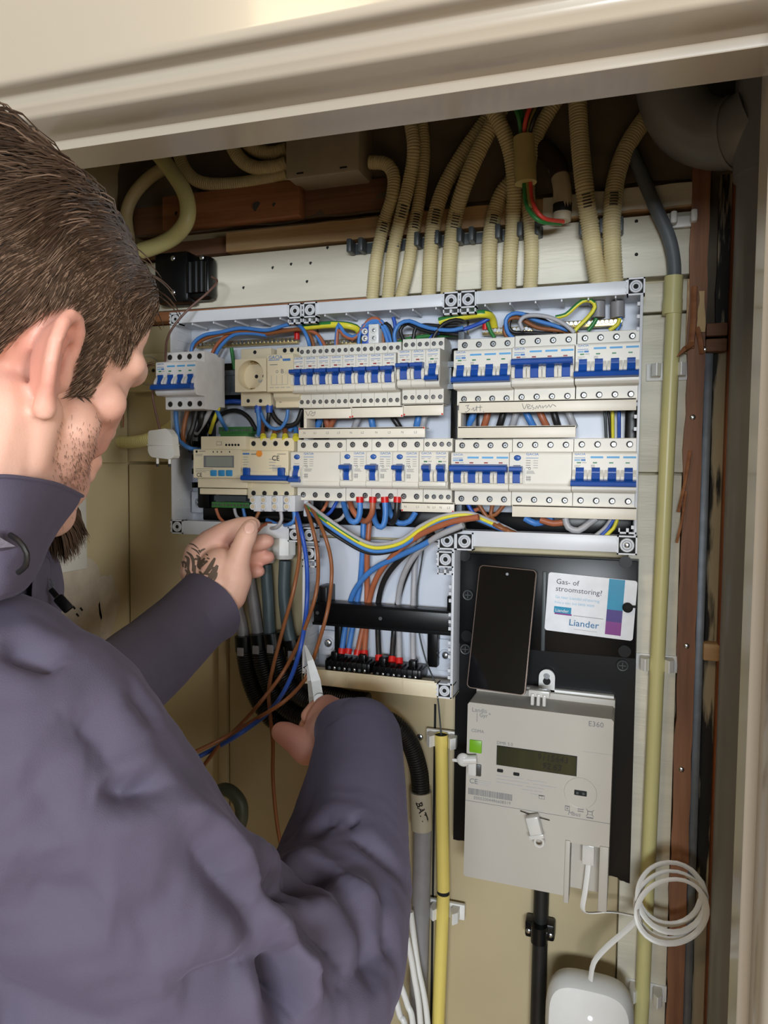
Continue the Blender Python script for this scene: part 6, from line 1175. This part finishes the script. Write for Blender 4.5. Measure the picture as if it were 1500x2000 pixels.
bl.data.foreach_set('value', np.clip(val, 0, 1).astype('f'))
nt = M_skin.node_tree; pb = nt.nodes['Principled BSDF']; src = pb.inputs['Base Color'].links[0].from_socket
at_ = nt.nodes.new('ShaderNodeAttribute'); at_.attribute_name = 'blush'; mx = nt.nodes.new('ShaderNodeMix'); mx.data_type = 'RGBA'; nt.links.new(at_.outputs['Fac'], mx.inputs[0]); nt.links.new(src, mx.inputs[6]); mx.inputs[7].default_value = (*lin((.80, .47, .42)), 1); nt.links.new(mx.outputs[2], pb.inputs['Base Color'])
# jacket
def K3(*t): return [(K(px, py, z), r) for px, py, z, r in t]
sL = [(shL, .085), (K(-60, 1540, .60), .066), (elL+Vector((0, -.01, 0)), .052), (K(190, 1375, .76), .050), (K(300, 1283, .85), .0475), (K(372, 1215, .905), .0455), (K(388, 1200, .917), .044)]
jk = blob([K3((-220, 1380, .44, .085), (-60, 1420, .44, .083), (50, 1478, .44, .080), (180, 1640, .455, .078), (310, 1780, .48, .073), (440, 1880, .52, .073), (575, 1945, .56, .074)),
           K3((575, 1945, .56, .074), (622, 1860, .60, .072), (662, 1740, .66, .066), (684, 1620, .72, .0585), (694, 1530, .765, .0530), (699, 1468, .80, .0500), (701, 1448, .812, .0480)),
           sL, [(shR+Vector((-.05, 0, .0)), .085), (neckb+Vector((0, 0, -.05)), .095), (shL, .085)],
           K3((-100, 1550, .52, .13), (-20, 1850, .54, .15), (40, 2150, .56, .16), (60, 2500, .58, .16)), K3((120, 1750, .50, .10), (260, 1980, .50, .10), (330, 2080, .5, .1)), K3((330, 2080, .5, .09), (520, 2080, .54, .08)),
           [(K(-110, 1250, .53), .075), (K(-75, 1160, .52), .066), (K(-80, 1120, .52), .06)], [(neckb+Vector((.0, .02, -.06)), .10), (pel+Vector((0, .02, .2)), .15), (pel+Vector((0, 0, .02)), .155)]])
folds = [([(495, 1712), (560, 1716), (640, 1712), (665, 1704)], 19, 12), ([(658, 1612), (720, 1652), (770, 1695), (806, 1735)], 6, 8), ([(600, 1640), (640, 1606), (660, 1612)], 5, 9), ([(680, 1598), (698, 1606)], 7, 8),
         ([(545, 1745), (600, 1790), (650, 1840), (688, 1900)], 9, 12), ([(560, 1765), (600, 1850), (655, 1950)], 6, 9), ([(545, 1850), (548, 1910), (560, 1960), (580, 1990)], 30, 10), ([(315, 1945), (400, 1915), (480, 1885), (545, 1865)], 10, 16), ([(190, 1556), (260, 1545), (335, 1535)], 9, 8),
         ([(0, 1258), (60, 1275), (130, 1300)], 8, 9), ([(720, 1700), (750, 1780), (760, 1880)], 5, 9), ([(690, 1760), (720, 1850), (730, 1950)], 5, 9), ([(340, 1600), (430, 1700), (520, 1830), (545, 1850)], 8, 9), ([(20, 1500), (90, 1560), (130, 1650)], 5, 20), ([(120, 1380), (200, 1440), (250, 1540)], 7, 16),
         ([(620, 1480), (600, 1560), (560, 1650)], 4, 14), ([(0, 1720), (120, 1760), (220, 1740)], 6, 24), ([(380, 1660), (330, 1760), (200, 1850)], 4, 26), ([(640, 1960), (700, 1900), (780, 1840)], 5, 12), ([(240, 1340), (280, 1380), (300, 1430)], 4, 8),
         ([(270, 1560), (380, 1590), (470, 1680), (520, 1770)], -7, 14), ([(520, 1690), (600, 1685), (700, 1740), (790, 1790)], -6, 14), ([(500, 1750), (540, 1800), (600, 1900)], -5, 10), ([(580, 1830), (600, 1900), (620, 1990)], -6, 12), ([(300, 1900), (420, 1870), (520, 1830)], -5, 16)]
def jdeform(me):
    n = len(me.vertices); co_ = np.empty(n*3, 'f'); me.vertices.foreach_get('co', co_); co_ = co_.reshape(-1, 3); no = np.empty(n*3, 'f'); me.vertices.foreach_get('normal', no); no = no.reshape(-1, 3)
    bv = BVHTree.FromPolygons([tuple(c) for c in co_], [tuple(p.vertices) for p in me.polygons]); disp = np.zeros(n)
    for pts, dep, wid in folds:
        q = smooth_path([Vector((a, b, 0)) for a, b in pts], 9); hit = []
        for k, v in enumerate(q):
            d = (K(v.x, v.y, 1)-EYE).normalized(); h_ = bv.ray_cast(EYE, d)
            if h_[0]: hit.append((np.array(h_[0]), min(1, 3.2*min(k+.4, len(q)-k-.6)/len(q))))
        best = np.full(n, 9.0); wt = np.zeros(n)
        for h_, w_ in hit:
            d = np.linalg.norm(co_-h_, axis=1); m_ = d < best; best[m_] = d[m_]; wt[m_] = w_
        w3 = wid*.001; disp -= dep*.0014*(.5*np.exp(-(best/w3)**2)+.62*np.exp(-best/(.75*w3))-.2*np.exp(-((best-2.1*w3)/w3)**2))*wt
    sc = np.array([noise.noise(Vector(c)*7)*.0025+noise.noise(Vector((c[0]*22, c[1]*22, c[2]*12)))*.0009 for c in co_])
    co_ += no*(disp+sc)[:, None]; me.vertices.foreach_set('co', co_.ravel()); me.update()
jacket = remesh(jk, 'jacket', .0040, M_jacket, 4, man, jdeform)
sm_ = jacket.modifiers.new('subsurf', 'SUBSURF'); sm_.levels = 1; sm_.render_levels = 1
jacket['label'] = 'plum-grey softshell jacket with deep folds at the elbow'
def loft(rows, name, m, parent, th=.0025, lab=None, step=.006):
    R_ = [resample(smooth_path(r, step), 1e9) if False else smooth_path(r, step) for r in rows]; n = 36
    def rs(p):
        L = [0]
        for a, b in zip(p, p[1:]): L.append(L[-1]+(b-a).length)
        o = []; j = 0
        for i in range(n):
            t = L[-1]*i/(n-1)
            while j < len(L)-2 and L[j+1] < t: j += 1
            o.append(p[j].lerp(p[j+1], min(1, (t-L[j])/max(1e-9, L[j+1]-L[j]))))
        return o
    R_ = [rs(p) for p in R_]; mb = MB(); mb.add([v for r in R_ for v in r], [(k*n+i, k*n+i+1, (k+1)*n+i+1, (k+1)*n+i) for k in range(len(R_)-1) for i in range(n-1)], m, True)
    o = mb.build(name, parent); s = o.modifiers.new('solid', 'SOLIDIFY'); s.thickness = th; s.offset = 0; s2 = o.modifiers.new('sub', 'SUBSURF'); s2.levels = s2.render_levels = 1
    if lab: o['label'] = lab
    return o
_off = ORG[body.name]; BV = BVHTree.FromPolygons([tuple(v.co+_off) for v in body.data.vertices], [tuple(p.vertices) for p in body.data.polygons])
def front(p, off=.009):
    d = (p-EYE).normalized(); h_ = BV.ray_cast(EYE, d)
    return EYE+d*(h_[3]-off) if h_[0] and h_[3]-off < (p-EYE).length else p
top = [K(-240, 1000, .50), K(-150, 960, .43), K(-60, 935, .412), K(0, 925, .415), K(60, 931, .432), K(112, 942, .458), K(161, 966, .492)]
m1 = [K(-250, 1060, .49), K(-150, 1030, .415), K(-60, 1010, .398), K(0, 1000, .40), K(60, 995, .42), K(105, 992, .455), K(142, 996, .495)]
m2_ = [K(-260, 1120, .49), K(-150, 1090, .41), K(-60, 1075, .395), K(0, 1065, .40), K(45, 1058, .425), K(85, 1045, .46), K(112, 1030, .50)]
bot = [K(-260, 1240, .48), K(-150, 1230, .40), K(-60, 1200, .39), K(0, 1178, .40), K(40, 1165, .43), K(68, 1130, .47), K(90, 1070, .505)]
top, m1, m2_ = [[front(p) for p in smooth_path(q, .012)] for q in (top, m1, m2_)]
loft([top, m1, m2_, bot], 'collar', M_jacket, jacket, .004, 'tall stiff jacket collar turned up')
loft([[p+(K(0, 925, .41)-K(0, 915, .41)) for p in top], top], 'collar_hem', M_jacket, jacket, .005)
mb = MB(); mb.tube(smooth_path([K(20, 1045, .395), K(38, 1058, .39), K(52, 1080, .39), K(50, 1105, .392), K(36, 1118, .396)], .003), .0016, M_bcorr, 8); o = mb.build('hanger_loop', jacket); o['label'] = 'dark elastic loop inside the collar fold'
mb = MB(); c = [K(-20, 1035, .392), K(10, 1055, .391), K(34, 1068, .392), K(0, 1072, .390), K(-25, 1074, .39)]; mb.add(c, [(0, 1, 2, 3, 4)], M_jdark); o = mb.build('lining_patch', jacket); s = o.modifiers.new('s', 'SOLIDIFY'); s.thickness = .002
mb = MB(); mb.tube([K(98, 1130, .50), K(106, 1145, .498), K(104, 1152, .498), K(98, 1140, .50)], .0006, M_dgrey, 6); mb.tube([K(100, 1152, .498), K(112, 1166, .496)], .0020, M_black, 8)
a, b_ = K(112, 1166, .495), K(136, 1192, .492); T = (b_-a); u = T.normalized(); v_ = u.cross((EYE-a).normalized()).normalized(); w_ = u.cross(v_)
Z = Matrix(((u.x, v_.x, w_.x, (a.x+b_.x)/2), (u.y, v_.y, w_.y, (a.y+b_.y)/2), (u.z, v_.z, w_.z, (a.z+b_.z)/2), (0, 0, 0, 1))); mb.box(-.0065, .0065, -.0036, .0036, -.0016, .0016, M_black, .0014, mtx=Z); o = mb.build('zip_pull', jacket); o['label'] = 'black zip pull hanging at the jacket front'
# front placket of the jacket
loft([[K(60, 1075, .50), K(98, 1090, .515), K(100, 1150, .515), K(104, 1215, .51)], [K(30, 1085, .47), K(60, 1110, .48), K(60, 1160, .48), K(60, 1240, .47)]], 'front_placket', M_jacket, jacket, .004)
# cuffs
def cuff(c0, c1, r0, r1, name, parent, lab):
    d = (c1-c0).normalized(); u = d.orthogonal().normalized(); w = d.cross(u); mb = MB(); n = 40; vs = []
    for q, rr in ((0, r0), (.5, (r0+r1)/2), (1, r1), (1, r1-.004), (.4, r0-.006)):
        for i in range(n): t = 2*PI*i/n; vs.append(c0.lerp(c1, q)+(u*math.cos(t)+w*math.sin(t))*rr*(1+.05*math.sin(3*t)))
    mb.add(vs, [(k*n+i, k*n+(i+1) % n, (k+1)*n+(i+1) % n, (k+1)*n+i) for k in range(4) for i in range(n)], M_jacket, True); o = mb.build(name, parent); o['label'] = lab
cuff(K(365, 1220, .90), K(414, 1183, .93), .0425, .0475, 'cuff', jacket, 'wide open cuff below the tattooed hand'); cuff(K(701, 1468, .795), K(690, 1432, .83), .0455, .0455, 'cuff', jacket, 'cuff of the arm holding the pliers')
# trousers and shoes
tr = blob([[(pel, .13), (pel+Vector((0, 0, -.06)), .125)], [(pel+Vector((.09, 0, -.04)), .092), (Vector((-.37, -.72, .5)), .070), (Vector((-.36, -.76, .12)), .056)], [(pel+Vector((-.09, 0, -.04)), .092), (Vector((-.57, -.72, .5)), .070), (Vector((-.58, -.76, .12)), .056)]])
t_ = remesh(tr, 'trousers', .008, M_trouser, 4, man)
for x in (-.35, -.58):
    s = blob([[(Vector((x, -.78, .05)), .048), (Vector((x, -.68, .046)), .045), (Vector((x, -.58, .038)), .037)]]); s.box(x-.045, x+.045, -.83, -.545, 0, .025, M_skin, .008); remesh(s, 'shoe', .005, M_black, 3, man)
# ---- rays onto the finished body for hair, beard, tattoo, nail
off = ORG[body.name]; bverts = [tuple(v.co+off) for v in body.data.vertices]; BV = BVHTree.FromPolygons(bverts, [tuple(p.vertices) for p in body.data.polygons])
rnd = random.Random(11)
CC = HL(0, -2, 40)
def headpt(phi, th):
    """phi: 0 = face forward, +90 = right side; th: elevation. point and normal on the skull"""
    d = HB @ Vector((math.sin(phi)*math.cos(th), math.cos(phi)*math.cos(th), math.sin(th)))
    h_ = BV.ray_cast(CC+d*.30, -d); return h_[0], h_[1]
def loc(p): v = HB.transposed() @ (p-HC)*1000; return v.x, v.y, v.z
def hairline(x, y, z):
    """hair where > 0, in mm above the line"""
    if y > 35 and z < 30: return -1
    ph = abs(math.degrees(math.atan2(x, y+2)))
    T_ = [(0, 88), (25, 84), (38, 66), (46, 42), (52, 14), (57, -4), (66, -12), (72, 2), (77, 22), (84, 42), (95, 42), (106, 22), (118, -10), (135, -30), (180, -48)]
    for (a, za), (b, zb) in zip(T_, T_[1:]):
        if a <= ph <= b: return z-(za+(zb-za)*(ph-a)/(b-a))
    return -1
def longness(x, y, z): return max(0.0, min(1.0, (z-62)/40))
# hair cap
cap = MB(); nph, nth = 140, 90; idx = {}; vs = []; fs = []
for i in range(nph):
    for j in range(nth+1):
        ph = -PI+2*PI*i/nph; th = math.radians(-42)+(math.radians(132))*j/nth; p, nrm = headpt(ph, th)
        if p is None: continue
        x, y, z = loc(p); hl = hairline(x, y, z)
        if abs(x) > 80 or (hl < 0): continue
        t = min(1, hl/14)*(.0012+.0095*longness(x, y, z))-.0006*(hl < 2); nn_ = noise.noise(p*45)*.003*longness(x, y, z)
        dirn = (p-CC).normalized(); idx[(i, j)] = len(vs); vs.append(p+dirn*(t+nn_))
for i in range(nph):
    for j in range(nth):
        q = [(i, j), ((i+1) % nph, j), ((i+1) % nph, j+1), (i, j+1)]
        if all(k in idx for k in q): fs.append([idx[k] for k in q])
cap.add(vs, fs, mat('scalp_hair_base', (54, 41, 33), .6, rgb2=(80, 62, 50), scale=90, stretch=(1, 1, .3)), True)
hc = cap.build('hair', man); hc['label'] = 'short brown hair combed back, sides cropped'
st = MB(); cnt = 0
def flow(x, y, z):
    ph = math.atan2(abs(x), y); s_ = 1 if x >= 0 else -1; L_ = longness(x, y, z)
    top_ = Vector((s_*.25, -1, .0)); side = Vector((0, -.55, -1)) if y < 38 else Vector((0, -.12, -1))
    return (HB @ (top_*L_+side*(1-L_))).normalized()
clump = [Vector((rnd.uniform(-1, 1), rnd.uniform(-1, 1), rnd.uniform(-1, 1))) for _ in range(200)]
for k in range(90000):
    if cnt >= 21000: break
    ph = rnd.uniform(math.radians(-40), math.radians(195)); s0 = rnd.uniform(-.62, 1); th = math.asin(s0)
    p, nrm = headpt(ph, th)
    if p is None: continue
    x, y, z = loc(p); hl = hairline(x, y, z)
    if hl < rnd.uniform(0, 6) or abs(x) > 82 or (z < 28 and y > 35) or (z < 0 and y > 28): continue
    L_ = longness(x, y, z); f = flow(x, y, z); dirn = (p-CC).normalized(); ck = noise.noise(p*38); ck2 = noise.noise(p*38+Vector((9, 3, 1)))
    ln_ = (.010+.036*L_)*rnd.uniform(.7, 1.25)*(1.0 if z > 5 else 1.1); ck *= min(1, max(.15, (z-5)/40)); cx = (f.cross(dirn)*(ck*1.0)+dirn*(.28+.35*ck2)*(.25+L_)); base = p+dirn*((.0020+.0120*L_*rnd.uniform(.75, 1.15))*min(1, hl/14)+.0004); pts = []; n_ = 5
    q = base; dd = (f+cx*.6+Vector((rnd.uniform(-1, 1), rnd.uniform(-1, 1), rnd.uniform(-1, 1)))*.14).normalized()
    for i in range(n_):
        pts.append(q.copy()); q = q+dd*ln_/(n_-1); rad = (q-CC).normalized()
        dd = (dd-rad*(.22+.2*L_)*(1 if L_ > .3 else .7)+f*.12).normalized()
        h_ = BV.find_nearest(q)
        if h_[0]:
            ct = .0013+.0105*longness(*loc(q)) if hl > 6 else .0008
            if (q-h_[0]).dot(h_[1]) < ct: q = h_[0]+h_[1]*(ct+.0016*rnd.random())
    w0 = rnd.uniform(.0002, .00036)+.00018*L_
    st.tube(pts, [w0, w0, w0*.9, w0*.6, w0*.15], (M_hair if rnd.random() < .55 else M_hair2) if rnd.random() < (.93 if L_ > .4 else .78) else M_hair3, 3, cap=False); cnt += 1
# loose front locks
for k in range(60):
    ph = math.radians(rnd.uniform(-25, 40)); th = math.radians(rnd.uniform(24, 60)); p, nrm = headpt(ph, th)
    if p is None: continue
    d = (p-CC).normalized(); f = (HB @ Vector((rnd.uniform(.1, .6), .45, -.5))).normalized(); q = p+d*.010; dd = (f*.6+d*.5).normalized(); pts = []
    for i in range(6): pts.append(q.copy()); q += dd*.0048; dd = (dd+f*.25-d*.16).normalized()
    st.tube(pts, [.0006, .0006, .0006, .0005, .0004, .0001], M_hair, 3, cap=False)
so = st.build('hair_strands', hc); so['kind'] = 'stuff'
# stubble and beard
sb = MB()
for k in range(420):
    t = rnd.random(); yy = rnd.gauss(28+t*30, 9); zz_ = rnd.gauss(-28-t*36, 11); h_ = BV.ray_cast(HL(130, yy, zz_), HB @ Vector((-1, 0, 0)))
    if not h_[0]: continue
    p = h_[0]; n_ = h_[1]; x, y, z = loc(p)
    if x < 22 or y < 6: continue
    d = (HB @ Vector((rnd.uniform(-.3, .3), rnd.uniform(-.2, .6), -1))+n_*.4).normalized(); sb.tube([p, p+d*.0012, p+d*rnd.uniform(.0018, .0034)], [.00012, .0001, .00003], M_hair, 3, cap=False)
o = sb.build('stubble', body); o['kind'] = 'stuff'
br = MB()
for k in range(1500):
    a = rnd.uniform(-.9, .9); p0 = HL(20*math.sin(a), 76+8*math.cos(a), rnd.uniform(-90, -64)); h_ = BV.find_nearest(p0)
    p = h_[0]; n_ = h_[1]; d = (n_*.7+HB @ Vector((rnd.uniform(-.3, .3), rnd.uniform(.1, .5), -1))).normalized(); br.tube([p-n_*.001, p+d*.006, p+(d+Vector((0, 0, -.3)))*rnd.uniform(.009, .018)], [.0004, .0004, .0001], M_hair, 3, cap=False)
o = br.build('beard', body); o['kind'] = 'stuff'
mb = MB()
for sg in (-1, 1): mb.sphere(HL(sg*31, 74, 17), .0118, M_white, n=18, k=12)
eb = MB()
for sg in (-1, 1):
    e = MB(); c = HL(sg*31, 76, 16); e.sphere(c, .0125, M_white, n=18, k=12); f = HB @ Vector((0, 1, -.25)); e.cyl(c+f.normalized()*.0115, c+f.normalized()*.0128, .0052, mat('blue_grey_iris', (70, 88, 100), .3), 16); e.build('eye', body)
    for k in range(70): t = rnd.random(); q = HL(sg*(18+30*t), 97-10*t*t*1.6, 34+3*math.sin(t*3)); h_ = BV.find_nearest(q); d = (HB @ Vector((sg*1, -.2, .1))+h_[1]*.3).normalized(); eb.tube([h_[0], h_[0]+d*.004, h_[0]+d*.007], [.0003, .0003, .0001], M_hair, 3, cap=False)
o = eb.build('eyebrow', body); o['kind'] = 'stuff'
# tattoo strokes laid on the back of the left hand, thumb nail
tt = MB()
def stroke(pts, w_, close=False):
    q = smooth_path([Vector((a, b, 0)) for a, b in pts], 2.0); L = []
    for i, v in enumerate(q):
        t_ = (q[min(i+1, len(q)-1)]-q[max(i-1, 0)]).normalized(); n_ = Vector((-t_.y, t_.x, 0)); r = []
        for sg in (-1, 1):
            u = v+n_*w_*sg*(.35+.65*math.sin(PI*(i+.5)/len(q))); d = (K(u.x, u.y, 1)-EYE).normalized(); h_ = BV.ray_cast(EYE, d); r.append(h_[0]+h_[1]*.0004 if h_[0] else None)
        L.append(r)
    for a, b in zip(L, L[1:]):
        if None not in a and None not in b and (a[0]-b[0]).length < .02: tt.add([a[0], a[1], b[1], b[0]], [(0, 1, 2, 3)], M_tat, True)
for pts, w_ in (([(420, 1090), (408, 1112), (398, 1122)], 4.5), ([(398, 1120), (410, 1122), (418, 1122)], 2.5), ([(425, 1104), (414, 1124), (404, 1140)], 6), ([(412, 1128), (402, 1144)], 5), ([(424, 1118), (418, 1134)], 3), ([(396, 1094), (388, 1104), (392, 1112)], 3.5), ([(400, 1090), (394, 1100), (398, 1104)], 3), ([(360, 1072), (357, 1090), (358, 1108)], 2.5), ([(365, 1078), (374, 1086), (378, 1100), (376, 1116)], 3), ([(368, 1062), (378, 1064), (388, 1072)], 1.3), ([(390, 1078), (396, 1074), (401, 1072)], 2), ([(388, 1074), (392, 1080)], 2), ([(362, 1112), (370, 1122), (378, 1130)], 2.5), ([(366, 1120), (363, 1130), (368, 1138)], 2), ([(382, 1104), (380, 1118), (386, 1130)], 3.2), ([(376, 1094), (384, 1092), (390, 1096)], 2.2), ([(408, 1148), (418, 1144), (430, 1156), (434, 1168)], 2.2), ([(412, 1152), (420, 1152), (428, 1164)], 1.8), ([(404, 1152), (412, 1160), (420, 1170)], 1.8), ([(372, 1130), (384, 1134), (392, 1132)], 2.4), ([(358, 1096), (364, 1102), (362, 1110)], 2.6), ([(402, 1082), (407, 1085)], 1.5), ([(404, 1090), (410, 1092)], 1.5), ([(362, 1086), (368, 1092), (366, 1104)], 3), ([(370, 1096), (368, 1112), (374, 1124)], 2.5), ([(384, 1084), (390, 1092), (386, 1100)], 3), ([(392, 1108), (398, 1100), (406, 1096)], 3.5), ([(390, 1116), (396, 1126), (394, 1138)], 3.5), ([(400, 1128), (396, 1140), (400, 1150)], 3), ([(374, 1070), (384, 1076), (390, 1084)], 1.6), ([(416, 1098), (420, 1092)], 2.5), ([(410, 1104), (416, 1110), (426, 1110)], 3)): stroke(pts, w_)
tt.build('tattoo', body)['label'] = 'dark tattoo with a lightning bolt on the back of the hand'
mb = MB(); h_ = BV.ray_cast(EYE, (K(488, 1031, 1)-EYE).normalized())
if h_[0]:
    n_ = h_[1]; u = (K(491, 1022, .93)-K(483, 1042, .93)).normalized(); u = (u-n_*u.dot(n_)).normalized(); v_ = n_.cross(u); c = h_[0]-n_*.0012; B3 = Matrix((v_, u, n_)).transposed(); ell(mb, c, .0070, .0090, .0026, B3)
    mb.m = [mb.mi(M_nail)]*len(mb.m)
    mb.build('thumbnail', body)
# pliers in the right hand
pr = thing('pliers', 'slim steel pliers held up in the right hand beside the lower enclosure', 'pliers', K(612, 1400, .905)); mb = MB()
def taper(mb, pts, ws, th, m):
    q = [K(a, b, z) for a, b, z in pts]; vs = []
    for i, c in enumerate(q):
        T = (q[min(i+1, len(q)-1)]-q[max(i-1, 0)]).normalized(); e = (EYE-c).normalized(); s_ = T.cross(e).normalized(); e = s_.cross(T)
        for a, b in ((-1, -1), (1, -1), (1, 1), (-1, 1)): vs.append(c+s_*ws[i]*a+e*th*b)
    n = len(q); mb.add(vs, [(i*4+j, i*4+(j+1) % 4, i*4+4+(j+1) % 4, i*4+4+j) for i in range(n-1) for j in range(4)]+[(0, 1, 2, 3), tuple(4*n-4+j for j in (3, 2, 1, 0))], m)
taper(mb, [(596, 1261, .93), (606, 1290, .925), (617, 1330, .92), (622, 1362, .915), (621, 1392, .91)], [.0012, .0040, .0058, .0060, .0050], .003, M_steel); mb.build('jaw', pr)
mb = MB(); taper(mb, [(601, 1300, .935), (606, 1330, .93), (610, 1362, .922), (612, 1395, .912)], [.0015, .0036, .0045, .0045], .003, M_steel); mb.build('jaw', pr)
mb = MB(); mb.cyl(K(624, 1366, .905), K(624, 1366, .915), .007, M_steel, 16); mb.build('pivot', pr)
for dx in (0, 16): mb = MB(); mb.tube(smooth_path([K(612+dx*.5, 1390, .91), K(622+dx, 1420, .905), K(640+dx*1.2, 1465, .90), K(660+dx*1.4, 1500, .89)], .006), .0055, M_red if False else M_black, 10); mb.build('handle', pr)
